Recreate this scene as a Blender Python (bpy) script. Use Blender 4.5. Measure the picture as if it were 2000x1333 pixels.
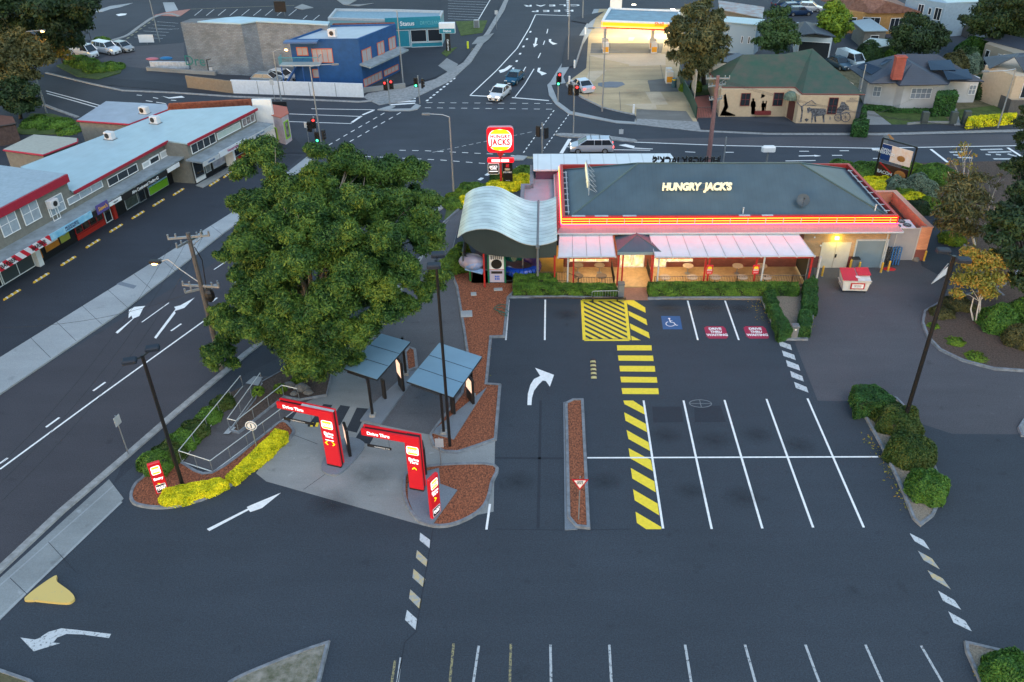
import bpy, math, random
import numpy as np
from mathutils import Vector, Matrix
S = bpy.context.scene
for o in list(bpy.data.objects): bpy.data.objects.remove(o)
COL = S.collection
random.seed(7); RNG = np.random.default_rng(7)
# ---------------------------------------------------------------- camera, sky, sun, exposure
CAM_H = 34.5
FPX = 1660.33
CM = np.array([[0.9994648064242516, 0.027730671688362046, -0.01735253776960324],
               [0.0008523566870395835, -0.5523537084225473, -0.8336094135024734],
               [-0.03270128754974779, 0.8331484805480786, -0.5520817286897084]])
cd = bpy.data.cameras.new('camera'); cam = bpy.data.objects.new('camera', cd); COL.objects.link(cam)
cd.sensor_width = 36; cd.lens = FPX / 2000 * 36; cd.clip_start = .5; cd.clip_end = 2000
cam.matrix_world = Matrix(((CM[0][0], -CM[1][0], -CM[2][0], 0), (CM[0][1], -CM[1][1], -CM[2][1], 0),
                           (CM[0][2], -CM[1][2], -CM[2][2], CAM_H), (0, 0, 0, 1)))
S.camera = cam
S.render.resolution_x = 1024; S.render.resolution_y = 682
W = bpy.data.worlds.new("World"); S.world = W; W.use_nodes = True
nt = W.node_tree; nt.nodes.clear()
sky = nt.nodes.new('ShaderNodeTexSky'); sky.sky_type = 'NISHITA'; sky.sun_disc = False
SUN_EL = math.radians(3.0); SUN_ROT = math.radians(215)
sky.sun_elevation = SUN_EL; sky.sun_rotation = SUN_ROT; sky.altitude = 50
sky.air_density = 1.0; sky.dust_density = .6; sky.ozone_density = 1.8
bg = nt.nodes.new('ShaderNodeBackground'); bg.inputs[1].default_value = .12
wo = nt.nodes.new('ShaderNodeOutputWorld')
nt.links.new(sky.outputs[0], bg.inputs[0]); nt.links.new(bg.outputs[0], wo.inputs[0])
sl = bpy.data.lights.new('sun', 'SUN'); sl.energy = .22; sl.angle = math.radians(40); sl.color = (1, .95, .9)
sun = bpy.data.objects.new('sun', sl); COL.objects.link(sun)
sun.rotation_euler = (math.radians(38), 0, math.radians(-150 + 180))
S.view_settings.view_transform = 'Standard'; S.view_settings.look = 'None'; S.view_settings.gamma = 1
S.view_settings.use_curve_mapping = False
S.view_settings.exposure = 2.95

# ---------------------------------------------------------------- survey helpers
def ray(px, py):
    return np.array([(px - 1000) / FPX, (py - 666.5) / FPX, 1.]) @ CM
def G(px, py, z=0.):
    """point of the photo survey at height z"""
    d = ray(px, py); t = (z - CAM_H) / d[2]
    return Vector((d[0] * t, d[1] * t, z))
def PR(p):
    c = CM @ np.array([p[0], p[1], p[2] - CAM_H]); return c[0] / c[2] * FPX + 1000, c[1] / c[2] * FPX + 666.5
def hz(bx, by, ty):
    g = G(bx, by); lo, hi = 0., 34.
    for _ in range(40):
        m = (lo + hi) / 2
        if PR((g[0], g[1], m))[1] > ty: lo = m
        else: hi = m
    return lo
def RP(px, py, p, n):
    """ray meets plane"""
    d = Vector(ray(px, py)); o = Vector((0, 0, CAM_H)); n = Vector(n)
    return o + d * ((Vector(p) - o).dot(n) / d.dot(n))
class Face:
    """a vertical wall plane through ground points a (left) and b (right), seen from outside"""
    def __init__(s, a, b):
        s.a = Vector((a[0], a[1], 0)); d = Vector((b[0] - a[0], b[1] - a[1], 0)); s.L = d.length
        s.d = d.normalized(); s.n = Vector((s.d.y, -s.d.x, 0))
    def uz(s, px, py, off=0):
        p = RP(px, py, s.a + s.n * off, s.n); return (p - s.a).dot(s.d), p.z
    def P(s, u, z, off=0): return s.a + s.d * u + s.n * off + Vector((0, 0, z))
    def rot(s): return Matrix((s.d, s.n * -1, (0, 0, 1))).transposed().to_4x4()   # local x along, -y outward, z up

# ---------------------------------------------------------------- materials
MATS = {}
def mat(name, col, rough=.7, metal=0., var=.0, vscale=3., emit=None, estr=0., bump=0., bscale=30., col2=None, spec=.5, trans=0., stretch=None, detail=4):
    if name in MATS: return MATS[name]
    m = bpy.data.materials.new(name); m.use_nodes = True; MATS[name] = m
    n = m.node_tree; b = n.nodes['Principled BSDF']
    b.inputs['Base Color'].default_value = (*col, 1); b.inputs['Roughness'].default_value = rough
    b.inputs['Metallic'].default_value = metal; b.inputs['Specular IOR Level'].default_value = spec
    if trans: b.inputs['Transmission Weight'].default_value = trans
    vec = None
    if var or col2 or bump:
        tc = n.nodes.new('ShaderNodeTexCoord'); vec = tc.outputs['Object']
        if stretch:
            mp = n.nodes.new('ShaderNodeMapping'); mp.inputs['Scale'].default_value = stretch
            n.links.new(vec, mp.inputs[0]); vec = mp.outputs[0]
    if var or col2:
        tx = n.nodes.new('ShaderNodeTexNoise'); tx.inputs['Scale'].default_value = vscale; tx.inputs['Detail'].default_value = detail
        tx.inputs['Roughness'].default_value = .65
        n.links.new(vec, tx.inputs['Vector'])
        rp = n.nodes.new('ShaderNodeValToRGB'); rp.color_ramp.elements[0].position = .33; rp.color_ramp.elements[1].position = .67
        c2 = col2 or tuple(min(1, c * (1 + var)) for c in col); c1 = col if col2 else tuple(c * (1 - var) for c in col)
        rp.color_ramp.elements[0].color = (*c1, 1); rp.color_ramp.elements[1].color = (*c2, 1)
        n.links.new(tx.outputs['Fac'], rp.inputs[0]); n.links.new(rp.outputs[0], b.inputs['Base Color'])
    if bump:
        t2 = n.nodes.new('ShaderNodeTexNoise'); t2.inputs['Scale'].default_value = bscale; t2.inputs['Detail'].default_value = 3
        n.links.new(vec, t2.inputs['Vector'])
        bp = n.nodes.new('ShaderNodeBump'); bp.inputs['Strength'].default_value = bump; bp.inputs['Distance'].default_value = .05
        n.links.new(t2.outputs['Fac'], bp.inputs['Height']); n.links.new(bp.outputs[0], b.inputs['Normal'])
    if emit:
        b.inputs['Emission Color'].default_value = (*emit, 1); b.inputs['Emission Strength'].default_value = estr
    return m
def asphalt(name, c, patch=.12, speck=.35, scuff=None, rough=.82):
    """road surface: broad tonal patches, streaks and fine aggregate"""
    m = bpy.data.materials.new(name); m.use_nodes = True; MATS[name] = m
    n = m.node_tree; b = n.nodes['Principled BSDF']; L = n.links.new
    tc = n.nodes.new('ShaderNodeTexCoord')
    def noise(scale, det, sx=1, sy=1, ro=.6):
        mp = n.nodes.new('ShaderNodeMapping'); mp.inputs['Scale'].default_value = (sx, sy, 1); L(tc.outputs['Object'], mp.inputs[0])
        t = n.nodes.new('ShaderNodeTexNoise'); t.inputs['Scale'].default_value = scale; t.inputs['Detail'].default_value = det
        t.inputs['Roughness'].default_value = ro; L(mp.outputs[0], t.inputs['Vector']); return t.outputs['Fac']
    def mr(x, a, bb, lo, hi):
        r = n.nodes.new('ShaderNodeMapRange'); r.inputs[1].default_value = a; r.inputs[2].default_value = bb
        r.inputs[3].default_value = lo; r.inputs[4].default_value = hi; L(x, r.inputs[0]); return r.outputs[0]
    def mul(a, bb):
        r = n.nodes.new('ShaderNodeMath'); r.operation = 'MULTIPLY'; L(a, r.inputs[0]); L(bb, r.inputs[1]); return r.outputs[0]
    f = mul(mr(noise(.09, 4), .3, .7, 1 - patch, 1 + patch), mr(noise(.5, 5, .25, 1.4), .3, .7, 1 - patch * .6, 1 + patch * .6))
    f = mul(f, mr(noise(14, 2, ro=.8), .3, .7, 1 - speck, 1 + speck))
    f = mul(f, mr(noise(1.7, 6), .62, .8, 1, 1 + patch * 2.2))
    f = mul(f, mr(noise(.8, 3), .22, .36, .72, 1))
    vm = n.nodes.new('ShaderNodeVectorMath'); vm.operation = 'SCALE'; vm.inputs[0].default_value = c; L(f, vm.inputs['Scale'])
    L(vm.outputs[0], b.inputs['Base Color']); b.inputs['Roughness'].default_value = rough
    b.inputs['Specular IOR Level'].default_value = .35
    bp = n.nodes.new('ShaderNodeBump'); bp.inputs['Strength'].default_value = .25; bp.inputs['Distance'].default_value = .02
    L(noise(25, 2), bp.inputs['Height']); L(bp.outputs[0], b.inputs['Normal'])
    return m
def worn(name, col, under=(.05, .056, .066), amount=.5, scale=6., rough=.6):
    """paint on tarmac, worn through in flakes"""
    m = bpy.data.materials.new(name); m.use_nodes = True; MATS[name] = m
    n = m.node_tree; b = n.nodes['Principled BSDF']; L = n.links.new
    tc = n.nodes.new('ShaderNodeTexCoord'); t = n.nodes.new('ShaderNodeTexNoise'); t.inputs['Scale'].default_value = scale
    t.inputs['Detail'].default_value = 8; t.inputs['Roughness'].default_value = .75; L(tc.outputs['Object'], t.inputs['Vector'])
    r = n.nodes.new('ShaderNodeValToRGB'); a = .25 + .45 * amount
    r.color_ramp.elements[0].position = a - .04; r.color_ramp.elements[1].position = a + .06
    r.color_ramp.elements[0].color = (*under, 1); r.color_ramp.elements[1].color = (*col, 1)
    L(t.outputs['Fac'], r.inputs[0]); L(r.outputs[0], b.inputs['Base Color']); b.inputs['Roughness'].default_value = rough
    return m
def brick(name, c1, c2, mortar, scale=1., axis='x', bw=.24, bh=.08, base=None):
    m = bpy.data.materials.new(name); m.use_nodes = True; MATS[name] = m
    n = m.node_tree; b = n.nodes['Principled BSDF']; L = n.links.new
    tc = n.nodes.new('ShaderNodeTexCoord'); sx = n.nodes.new('ShaderNodeSeparateXYZ'); cx = n.nodes.new('ShaderNodeCombineXYZ')
    L(tc.outputs['Object'], sx.inputs[0])
    ad = n.nodes.new('ShaderNodeMath'); ad.operation = 'ADD'; L(sx.outputs[0], ad.inputs[0]); L(sx.outputs[1], ad.inputs[1])
    L(ad.outputs[0], cx.inputs[0]); L(sx.outputs[2], cx.inputs[1])
    t = n.nodes.new('ShaderNodeTexBrick'); t.inputs['Scale'].default_value = 1; t.inputs['Brick Width'].default_value = bw
    t.inputs['Row Height'].default_value = bh; t.inputs['Mortar Size'].default_value = bh * .12
    t.inputs['Color1'].default_value = (*c1, 1); t.inputs['Color2'].default_value = (*c2, 1); t.inputs['Mortar'].default_value = (*mortar, 1)
    L(cx.outputs[0], t.inputs['Vector'])
    col = t.outputs['Color']
    if base:
        lt = n.nodes.new('ShaderNodeMath'); lt.operation = 'LESS_THAN'; lt.inputs[1].default_value = base[0]; L(sx.outputs[2], lt.inputs[0])
        mx = n.nodes.new('ShaderNodeMix'); mx.data_type = 'RGBA'; L(lt.outputs[0], mx.inputs[0]); L(col, mx.inputs[6])
        t3 = n.nodes.new('ShaderNodeTexBrick'); t3.inputs['Brick Width'].default_value = bw; t3.inputs['Row Height'].default_value = bh
        t3.inputs['Mortar Size'].default_value = bh * .1; t3.inputs['Scale'].default_value = 1
        t3.inputs['Color1'].default_value = (*base[1], 1); t3.inputs['Color2'].default_value = (*base[2], 1); t3.inputs['Mortar'].default_value = (*base[3], 1)
        L(cx.outputs[0], t3.inputs['Vector']); L(t3.outputs['Color'], mx.inputs[7]); col = mx.outputs[2]
    t2 = n.nodes.new('ShaderNodeTexNoise'); t2.inputs['Scale'].default_value = .8; t2.inputs['Detail'].default_value = 6; L(tc.outputs['Object'], t2.inputs['Vector'])
    mr = n.nodes.new('ShaderNodeMapRange'); mr.inputs[1].default_value = .3; mr.inputs[2].default_value = .7; mr.inputs[3].default_value = .78; mr.inputs[4].default_value = 1.2
    L(t2.outputs['Fac'], mr.inputs[0])
    vm = n.nodes.new('ShaderNodeVectorMath'); vm.operation = 'SCALE'; L(col, vm.inputs[0]); L(mr.outputs[0], vm.inputs['Scale'])
    L(vm.outputs[0], b.inputs['Base Color']); b.inputs['Roughness'].default_value = .85
    return m
def ribbed(name, col, pitch=.6, dirv=(1, 0, 0), depth=.35, rough=.4, metal=.0, var=.12, dark=.6):
    """sheet metal: seams at even spacing along a direction"""
    m = bpy.data.materials.new(name); m.use_nodes = True; MATS[name] = m
    n = m.node_tree; b = n.nodes['Principled BSDF']; L = n.links.new
    tc = n.nodes.new('ShaderNodeTexCoord'); dt = n.nodes.new('ShaderNodeVectorMath'); dt.operation = 'DOT_PRODUCT'
    dt.inputs[1].default_value = dirv; L(tc.outputs['Object'], dt.inputs[0])
    md = n.nodes.new('ShaderNodeMath'); md.operation = 'DIVIDE'; md.inputs[1].default_value = pitch; L(dt.outputs['Value'], md.inputs[0])
    fr = n.nodes.new('ShaderNodeMath'); fr.operation = 'FRACT'; L(md.outputs[0], fr.inputs[0])
    rp = n.nodes.new('ShaderNodeValToRGB'); e = rp.color_ramp.elements
    e[0].position = 0; e[0].color = (dark,) * 3 + (1,); e[1].position = .12; e[1].color = (1, 1, 1, 1)
    L(fr.outputs[0], rp.inputs[0])
    t = n.nodes.new('ShaderNodeTexNoise'); t.inputs['Scale'].default_value = .7; t.inputs['Detail'].default_value = 7; L(tc.outputs['Object'], t.inputs['Vector'])
    mr = n.nodes.new('ShaderNodeMapRange'); mr.inputs[1].default_value = .3; mr.inputs[2].default_value = .7; mr.inputs[3].default_value = 1 - var; mr.inputs[4].default_value = 1 + var
    L(t.outputs['Fac'], mr.inputs[0])
    vm = n.nodes.new('ShaderNodeVectorMath'); vm.operation = 'MULTIPLY'; vm.inputs[0].default_value = col; L(rp.outputs[0], vm.inputs[1])
    v2 = n.nodes.new('ShaderNodeVectorMath'); v2.operation = 'SCALE'; L(vm.outputs[0], v2.inputs[0]); L(mr.outputs[0], v2.inputs['Scale'])
    L(v2.outputs[0], b.inputs['Base Color']); b.inputs['Roughness'].default_value = rough; b.inputs['Metallic'].default_value = metal
    bp = n.nodes.new('ShaderNodeBump'); bp.inputs['Strength'].default_value = depth; bp.inputs['Distance'].default_value = .03
    L(rp.outputs[0], bp.inputs['Height']); L(bp.outputs[0], b.inputs['Normal'])
    return m
def foliage(name, c1, c2, c3=None, scale=.45):
    """leaves: tone drifts over the crown and changes leaf by leaf"""
    m = bpy.data.materials.new(name); m.use_nodes = True; MATS[name] = m
    n = m.node_tree; b = n.nodes['Principled BSDF']; L = n.links.new
    tc = n.nodes.new('ShaderNodeTexCoord'); t = n.nodes.new('ShaderNodeTexNoise'); t.inputs['Scale'].default_value = scale
    t.inputs['Detail'].default_value = 3; L(tc.outputs['Object'], t.inputs['Vector'])
    g = n.nodes.new('ShaderNodeNewGeometry')
    ad = n.nodes.new('ShaderNodeMath'); ad.operation = 'MULTIPLY_ADD'; ad.inputs[1].default_value = .35
    L(g.outputs['Random Per Island'], ad.inputs[0]); L(t.outputs['Fac'], ad.inputs[2])
    rp = n.nodes.new('ShaderNodeValToRGB'); e = rp.color_ramp.elements
    e[0].position = .45; e[0].color = (*c1, 1); e[1].position = .85; e[1].color = (*c2, 1)
    if c3: x = e.new(.65); x.color = (*c3, 1)
    L(ad.outputs[0], rp.inputs[0]); L(rp.outputs[0], b.inputs['Base Color']); b.inputs['Roughness'].default_value = .6
    b.inputs['Specular IOR Level'].default_value = .25
    b.inputs['Subsurface Weight'].default_value = 0
    return m

# ---------------------------------------------------------------- object helpers
ORG = {}
def settags(o, label=None, cat=None, group=None, kind=None):
    if label: o['label'] = label
    if cat: o['category'] = cat
    if group: o['group'] = group
    if kind: o['kind'] = kind
    return o
def thing(name, label, cat, loc=(0, 0, 0), rz=0., group=None):
    o = bpy.data.objects.new(name, None); COL.objects.link(o); o.empty_display_size = .3
    o.location = Vector(loc); o.rotation_euler = (0, 0, rz); ORG[o.name] = Vector(loc)
    return settags(o, label, cat, group)
class MB:
    def __init__(s): s.v = []; s.f = []; s.m = []; s.mi = 0
    def face(s, pts):
        k = len(s.v); s.v += [tuple(p) for p in pts]; s.f.append(tuple(range(k, k + len(pts)))); s.m.append(s.mi); return s
    def mesh(s, vs, fs):
        k = len(s.v); s.v += [tuple(p) for p in vs]; s.f += [tuple(i + k for i in f) for f in fs]; s.m += [s.mi] * len(fs); return s
    def hexa(s, b, t):
        """bottom quad b, top quad t, both counter-clockwise from above"""
        return s.mesh(list(b) + list(t), [(3, 2, 1, 0), (4, 5, 6, 7), (0, 1, 5, 4), (1, 2, 6, 5), (2, 3, 7, 6), (3, 0, 4, 7)])
    def box(s, c, d, rz=0., M=None):
        x, y, z = (k / 2 for k in d); P = [(-x, -y, -z), (x, -y, -z), (x, y, -z), (-x, y, -z), (-x, -y, z), (x, -y, z), (x, y, z), (-x, y, z)]
        R = M if M is not None else Matrix.Rotation(rz, 4, 'Z'); c = Vector(c)
        P = [c + (R.to_3x3() @ Vector(p)) for p in P]; return s.hexa(P[:4], P[4:])
    def bx(s, x0, x1, y0, y1, z0, z1): return s.box(((x0 + x1) / 2, (y0 + y1) / 2, (z0 + z1) / 2), (abs(x1 - x0), abs(y1 - y0), abs(z1 - z0)))
    def bevbox(s, c, d, r=.05, rz=0.):
        """box with chamfered top and vertical edges"""
        x, y = d[0] / 2, d[1] / 2; R = Matrix.Rotation(rz, 3, 'Z'); c = Vector(c); z0, z1 = -d[2] / 2, d[2] / 2
        def ring(k, z): return [c + R @ Vector((p[0], p[1], z)) for p in ((-x + k, -y + r * 0), (x - k, -y), (x, -y + k), (x, y - k), (x - k, y), (-x + k, y), (-x, y - k), (-x, -y + k))]
        a = ring(r, z0); b = ring(r, z1 - r)
        x -= r; y -= r; t = ring(r * .6, z1)
        V = a + b + t; F = [tuple(range(7, -1, -1)), tuple(range(16, 24))]
        for q in (0, 8):
            for i in range(8): F.append((q + i, q + (i + 1) % 8, q + 8 + (i + 1) % 8, q + 8 + i))
        return s.mesh(V, F)
    def prism(s, pts, z0, z1):
        """vertical prism over a ground outline"""
        p = [Vector((q[0], q[1], 0)) for q in pts]
        A = sum(p[i].x * p[(i + 1) % len(p)].y - p[(i + 1) % len(p)].x * p[i].y for i in range(len(p)))
        if A < 0: p.reverse()
        n = len(p); V = [(q.x, q.y, z0) for q in p] + [(q.x, q.y, z1) for q in p]
        return s.mesh(V, [tuple(range(n - 1, -1, -1)), tuple(range(n, 2 * n))] + [(i, (i + 1) % n, n + (i + 1) % n, n + i) for i in range(n)])
    def sheet(s, pts, z):
        p = [Vector((q[0], q[1], z)) for q in pts]
        A = sum(p[i].x * p[(i + 1) % len(p)].y - p[(i + 1) % len(p)].x * p[i].y for i in range(len(p)))
        if A < 0: p.reverse()
        return s.face(p)
    def tube(s, a, b, r0, r1=None, n=8, cap=True):
        a, b = Vector(a), Vector(b); r1 = r0 if r1 is None else r1; d = (b - a)
        if d.length < 1e-6: return s
        d.normalize(); u = d.cross(Vector((0, 0, 1)) if abs(d.z) < .9 else Vector((1, 0, 0))).normalized(); w = d.cross(u)
        A = [a + (u * math.cos(t) + w * math.sin(t)) * r0 for t in (2 * math.pi * i / n for i in range(n))]
        B = [b + (u * math.cos(t) + w * math.sin(t)) * r1 for t in (2 * math.pi * i / n for i in range(n))]
        F = [(i, (i + 1) % n, n + (i + 1) % n, n + i) for i in range(n)]
        if cap: F += [tuple(range(n - 1, -1, -1)), tuple(range(n, 2 * n))]
        return s.mesh(A + B, F)
    def path(s, pts, r, n=6, r1=None):
        for i in range(len(pts) - 1):
            ra = r if r1 is None else r + (r1 - r) * i / (len(pts) - 1); rb = r if r1 is None else r + (r1 - r) * (i + 1) / (len(pts) - 1)
            s.tube(pts[i], pts[i + 1], ra, rb, n)
        return s
    def disc(s, c, r, n=16, ax=(0, 0, 1), ry=None):
        c = Vector(c); ax = Vector(ax).normalized(); u = ax.cross(Vector((0, 0, 1)) if abs(ax.z) < .9 else Vector((1, 0, 0))).normalized(); w = ax.cross(u); ry = ry or r
        return s.face([c + u * math.cos(t) * r + w * math.sin(t) * ry for t in (2 * math.pi * i / n for i in range(n))])
    def ball(s, c, r, n=10, k=6, rz=None, ry=None, z0=-1):
        rz = rz or r; ry = ry or r; V = []; F = []
        for j in range(k + 1):
            ph = math.pi * j / k - math.pi / 2; ph = max(ph, math.asin(max(-1, z0)))
            for i in range(n):
                t = 2 * math.pi * i / n; V.append((c[0] + r * math.cos(ph) * math.cos(t), c[1] + ry * math.cos(ph) * math.sin(t), c[2] + rz * math.sin(ph)))
        for j in range(k):
            for i in range(n): F.append((j * n + i, j * n + (i + 1) % n, (j + 1) * n + (i + 1) % n, (j + 1) * n + i))
        return s.mesh(V, F)
    def strip(s, pts, w, z, closed=False):
        """flat painted line of width w along ground points"""
        p = [Vector((q[0], q[1], 0)) for q in pts]
        for i in range(len(p) - (0 if closed else 1)):
            a, b = p[i], p[(i + 1) % len(p)]; d = (b - a)
            if d.length < 1e-4: continue
            d.normalize(); n_ = Vector((-d.y, d.x, 0)) * w / 2
            s.face([(a - n_)[:2] + (z,), (b - n_)[:2] + (z,), (b + n_)[:2] + (z,), (a + n_)[:2] + (z,)])
        return s
    def kerb(s, pts, w, h, closed=False, z0=0., batter=.04):
        """continuous kerb: mitred strip with a sloped face"""
        p = [Vector((q[0], q[1], 0)) for q in pts]; n = len(p); Ls = []
        for i in range(n):
            if closed: a, b = p[i - 1], p[(i + 1) % n]
            else: a, b = p[max(0, i - 1)], p[min(n - 1, i + 1)]
            d1 = (p[i] - a).normalized() if (p[i] - a).length > 1e-6 else None; d2 = (b - p[i]).normalized() if (b - p[i]).length > 1e-6 else None
            d1 = d1 or d2; d2 = d2 or d1; t = (d1 + d2).normalized(); nn = Vector((-t.y, t.x, 0)); c = max(.45, abs(nn.dot(Vector((-d1.y, d1.x, 0)))))
            Ls.append((p[i], nn / c))
        V = []
        for q, nn in Ls:
            for o, z in ((-w / 2 - batter, z0), (-w / 2, h), (w / 2, h), (w / 2 + batter, z0)): V.append((q.x + nn.x * o, q.y + nn.y * o, z))
        F = []
        for i in range(n if closed else n - 1):
            a, b = i * 4, ((i + 1) % n) * 4
            for k in range(3): F.append((a + k, b + k, b + k + 1, a + k + 1))
        if not closed: F += [(0, 1, 2, 3), ((n - 1) * 4 + 3, (n - 1) * 4 + 2, (n - 1) * 4 + 1, (n - 1) * 4)]
        return s.mesh(V, F)
    def shell(s, V, F, th=.12):
        """roof surface with thickness"""
        V = [Vector(v) for v in V]; n = len(V); E = {}
        for f in F:
            for i in range(len(f)): e = (f[i], f[(i + 1) % len(f)]); E[e] = 1
        fs = list(F) + [tuple(i + n for i in reversed(f)) for f in F]
        for (a, b) in E:
            if (b, a) not in E: fs.append((a, a + n, b + n, b))
        return s.mesh(V + [v - Vector((0, 0, th)) for v in V], fs)
    def xf(s, M): s.v = [tuple(M @ Vector(p)) for p in s.v]; return s
    def build(s, name, m, parent=None, world=False, smooth=False, **tags):
        v = s.v
        if parent is not None and world:
            o = ORG[parent.name]; v = [(a - o.x, b - o.y, c - o.z) for a, b, c in v]
        me = bpy.data.meshes.new(name); me.from_pydata(v, [], s.f)
        for q in (m if isinstance(m, (list, tuple)) else [m]): me.materials.append(q)
        if any(s.m): me.polygons.foreach_set('material_index', s.m)
        if smooth:
            me.polygons.foreach_set('use_smooth', [True] * len(s.f))
            try: me.set_sharp_from_angle(angle=math.radians(40))
            except Exception: pass
        me.validate(); me.update()
        ob = bpy.data.objects.new(name, me); COL.objects.link(ob)
        if parent is not None: ob.parent = parent; ORG[ob.name] = ORG[parent.name] if world else Vector((0, 0, 0))
        else: ORG[ob.name] = Vector((0, 0, 0))
        return settags(ob, **tags)
def struct(name, mb, m, **k): return mb.build(name, m, kind='structure', **k)
def text(s, size, m, parent=None, loc=(0, 0, 0), M=None, ext=.01, bold=0., sx=1., name='lettering', align='CENTER', fit=None, world=False, shear=0., space=1., **tags):
    cu = bpy.data.curves.new(name, 'FONT'); cu.body = s; cu.size = size; cu.extrude = ext; cu.align_x = align; cu.align_y = 'CENTER'
    cu.offset = bold * size; cu.shear = shear; cu.space_character = space; cu.resolution_u = 3; cu.space_line = .8
    t = bpy.data.objects.new('tmp', cu); me = bpy.data.meshes.new_from_object(t); bpy.data.objects.remove(t)
    if fit: xs = [v.co.x for v in me.vertices]; sx = fit / (max(xs) - min(xs))
    me.name = name; T = Matrix.Translation(Vector(loc) - (ORG[parent.name] if (world and parent) else Vector((0, 0, 0))))
    me.transform(T @ (M or Matrix.Identity(4)) @ Matrix.Diagonal((sx, 1, 1, 1)))
    me.materials.clear(); me.materials.append(m)
    o = bpy.data.objects.new(name, me); COL.objects.link(o)
    if parent: o.parent = parent
    return settags(o, **tags)
def UP(rz=0.): return Matrix.Rotation(rz, 4, 'Z') @ Matrix.Rotation(math.pi / 2, 4, 'X')   # text standing upright, read from -y
def copytree(o, loc=None, rz=None, label=None, parent=None, group=None):
    c = o.copy(); COL.objects.link(c); c.parent = parent
    if parent is None:
        if loc is not None: c.location = Vector(loc)
        if rz is not None: c.rotation_euler = (0, 0, rz)
        if label: c['label'] = label
        if group: c['group'] = group
    for ch in list(o.children):
        copytree(ch, parent=c)
    return c
def smooth_pts(P, k=6, closed=False):
    n = len(P); out = []
    P = [Vector((p[0], p[1], 0)) for p in P]
    for i in range(n if closed else n - 1):
        p0 = P[i - 1] if (closed or i > 0) else P[i]; p1 = P[i]; p2 = P[(i + 1) % n]; p3 = P[(i + 2) % n] if (closed or i < n - 2) else p2
        for j in range(k):
            t = j / k; out.append(.5 * ((2 * p1) + (p2 - p0) * t + (2 * p0 - 5 * p1 + 4 * p2 - p3) * t * t + (3 * p1 - p0 - 3 * p2 + p3) * t ** 3))
    if not closed: out.append(P[-1])
    return out
def GP(pts, z=0.): return [G(a, b, z) for a, b in pts]
def light(kind, loc, energy, col, parent=None, size=.3, rot=None, sy=None, spot=None):
    l = bpy.data.lights.new('lamp_light', kind); l.energy = energy; l.color = col
    if kind == 'AREA':
        l.size = size
        if sy: l.shape = 'RECTANGLE'; l.size_y = sy
    else: l.shadow_soft_size = size
    o = bpy.data.objects.new('lamp_light', l); COL.objects.link(o); o.location = Vector(loc)
    if rot: o.rotation_euler = rot
    if parent: o.parent = parent
    return o
# leaf-card foliage -------------------------------------------------
def leafmesh(name, C, N, size, m, parent=None, aspect=2.2, world=True, rand=.5, droop=0., **tags):
    """C leaf centres, N outward directions -> one mesh of small pointed leaves"""
    n = len(C); rng = RNG
    R = rng.normal(size=(n, 3)); Nn = N + rand * R; Nn /= np.linalg.norm(Nn, axis=1, keepdims=True) + 1e-9
    A = rng.normal(size=(n, 3)); A[:, 2] -= droop; A -= (A * Nn).sum(1, keepdims=True) * Nn; A /= np.linalg.norm(A, axis=1, keepdims=True) + 1e-9
    B = np.cross(Nn, A); s = size * rng.uniform(.6, 1.3, (n, 1)); l = A * s * aspect / 2; w = B * s / 2
    V = np.stack([C - l, C + w, C + l, C - w], 1).reshape(-1, 3)
    if parent is not None and world: V = V - np.array(ORG[parent.name])
    me = bpy.data.meshes.new(name); me.vertices.add(4 * n); me.vertices.foreach_set('co', V.astype(np.float32).ravel())
    me.loops.add(4 * n); me.loops.foreach_set('vertex_index', np.arange(4 * n, dtype=np.int32))
    me.polygons.add(n); me.polygons.foreach_set('loop_start', np.arange(0, 4 * n, 4, dtype=np.int32))
    try: me.polygons.foreach_set('loop_total', np.full(n, 4, dtype=np.int32))
    except Exception: pass
    me.materials.append(m); me.update(calc_edges=True)
    o = bpy.data.objects.new(name, me); COL.objects.link(o)
    if parent is not None: o.parent = parent
    return settags(o, **tags)
def clump(c, r, n, rz=None, shell=.55):
    """points in an ellipsoid clump, thicker towards its skin and its top"""
    d = RNG.normal(size=(n, 3)); d /= np.linalg.norm(d, axis=1, keepdims=True)
    d[:, 2] = np.where(d[:, 2] < -.3, -d[:, 2] * .5, d[:, 2])
    k = (shell + (1 - shell) * RNG.random((n, 1)) ** .8) * RNG.uniform(.9, 1.14, (n, 1))
    k *= 1 + .12 * np.sin(d[:, :1] * 7 + c[0]) * np.cos(d[:, 1:2] * 6 + c[1])
    rr = np.array([r, r, rz or r * .75])
    return np.array(c) + d * k * rr, d
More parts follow.
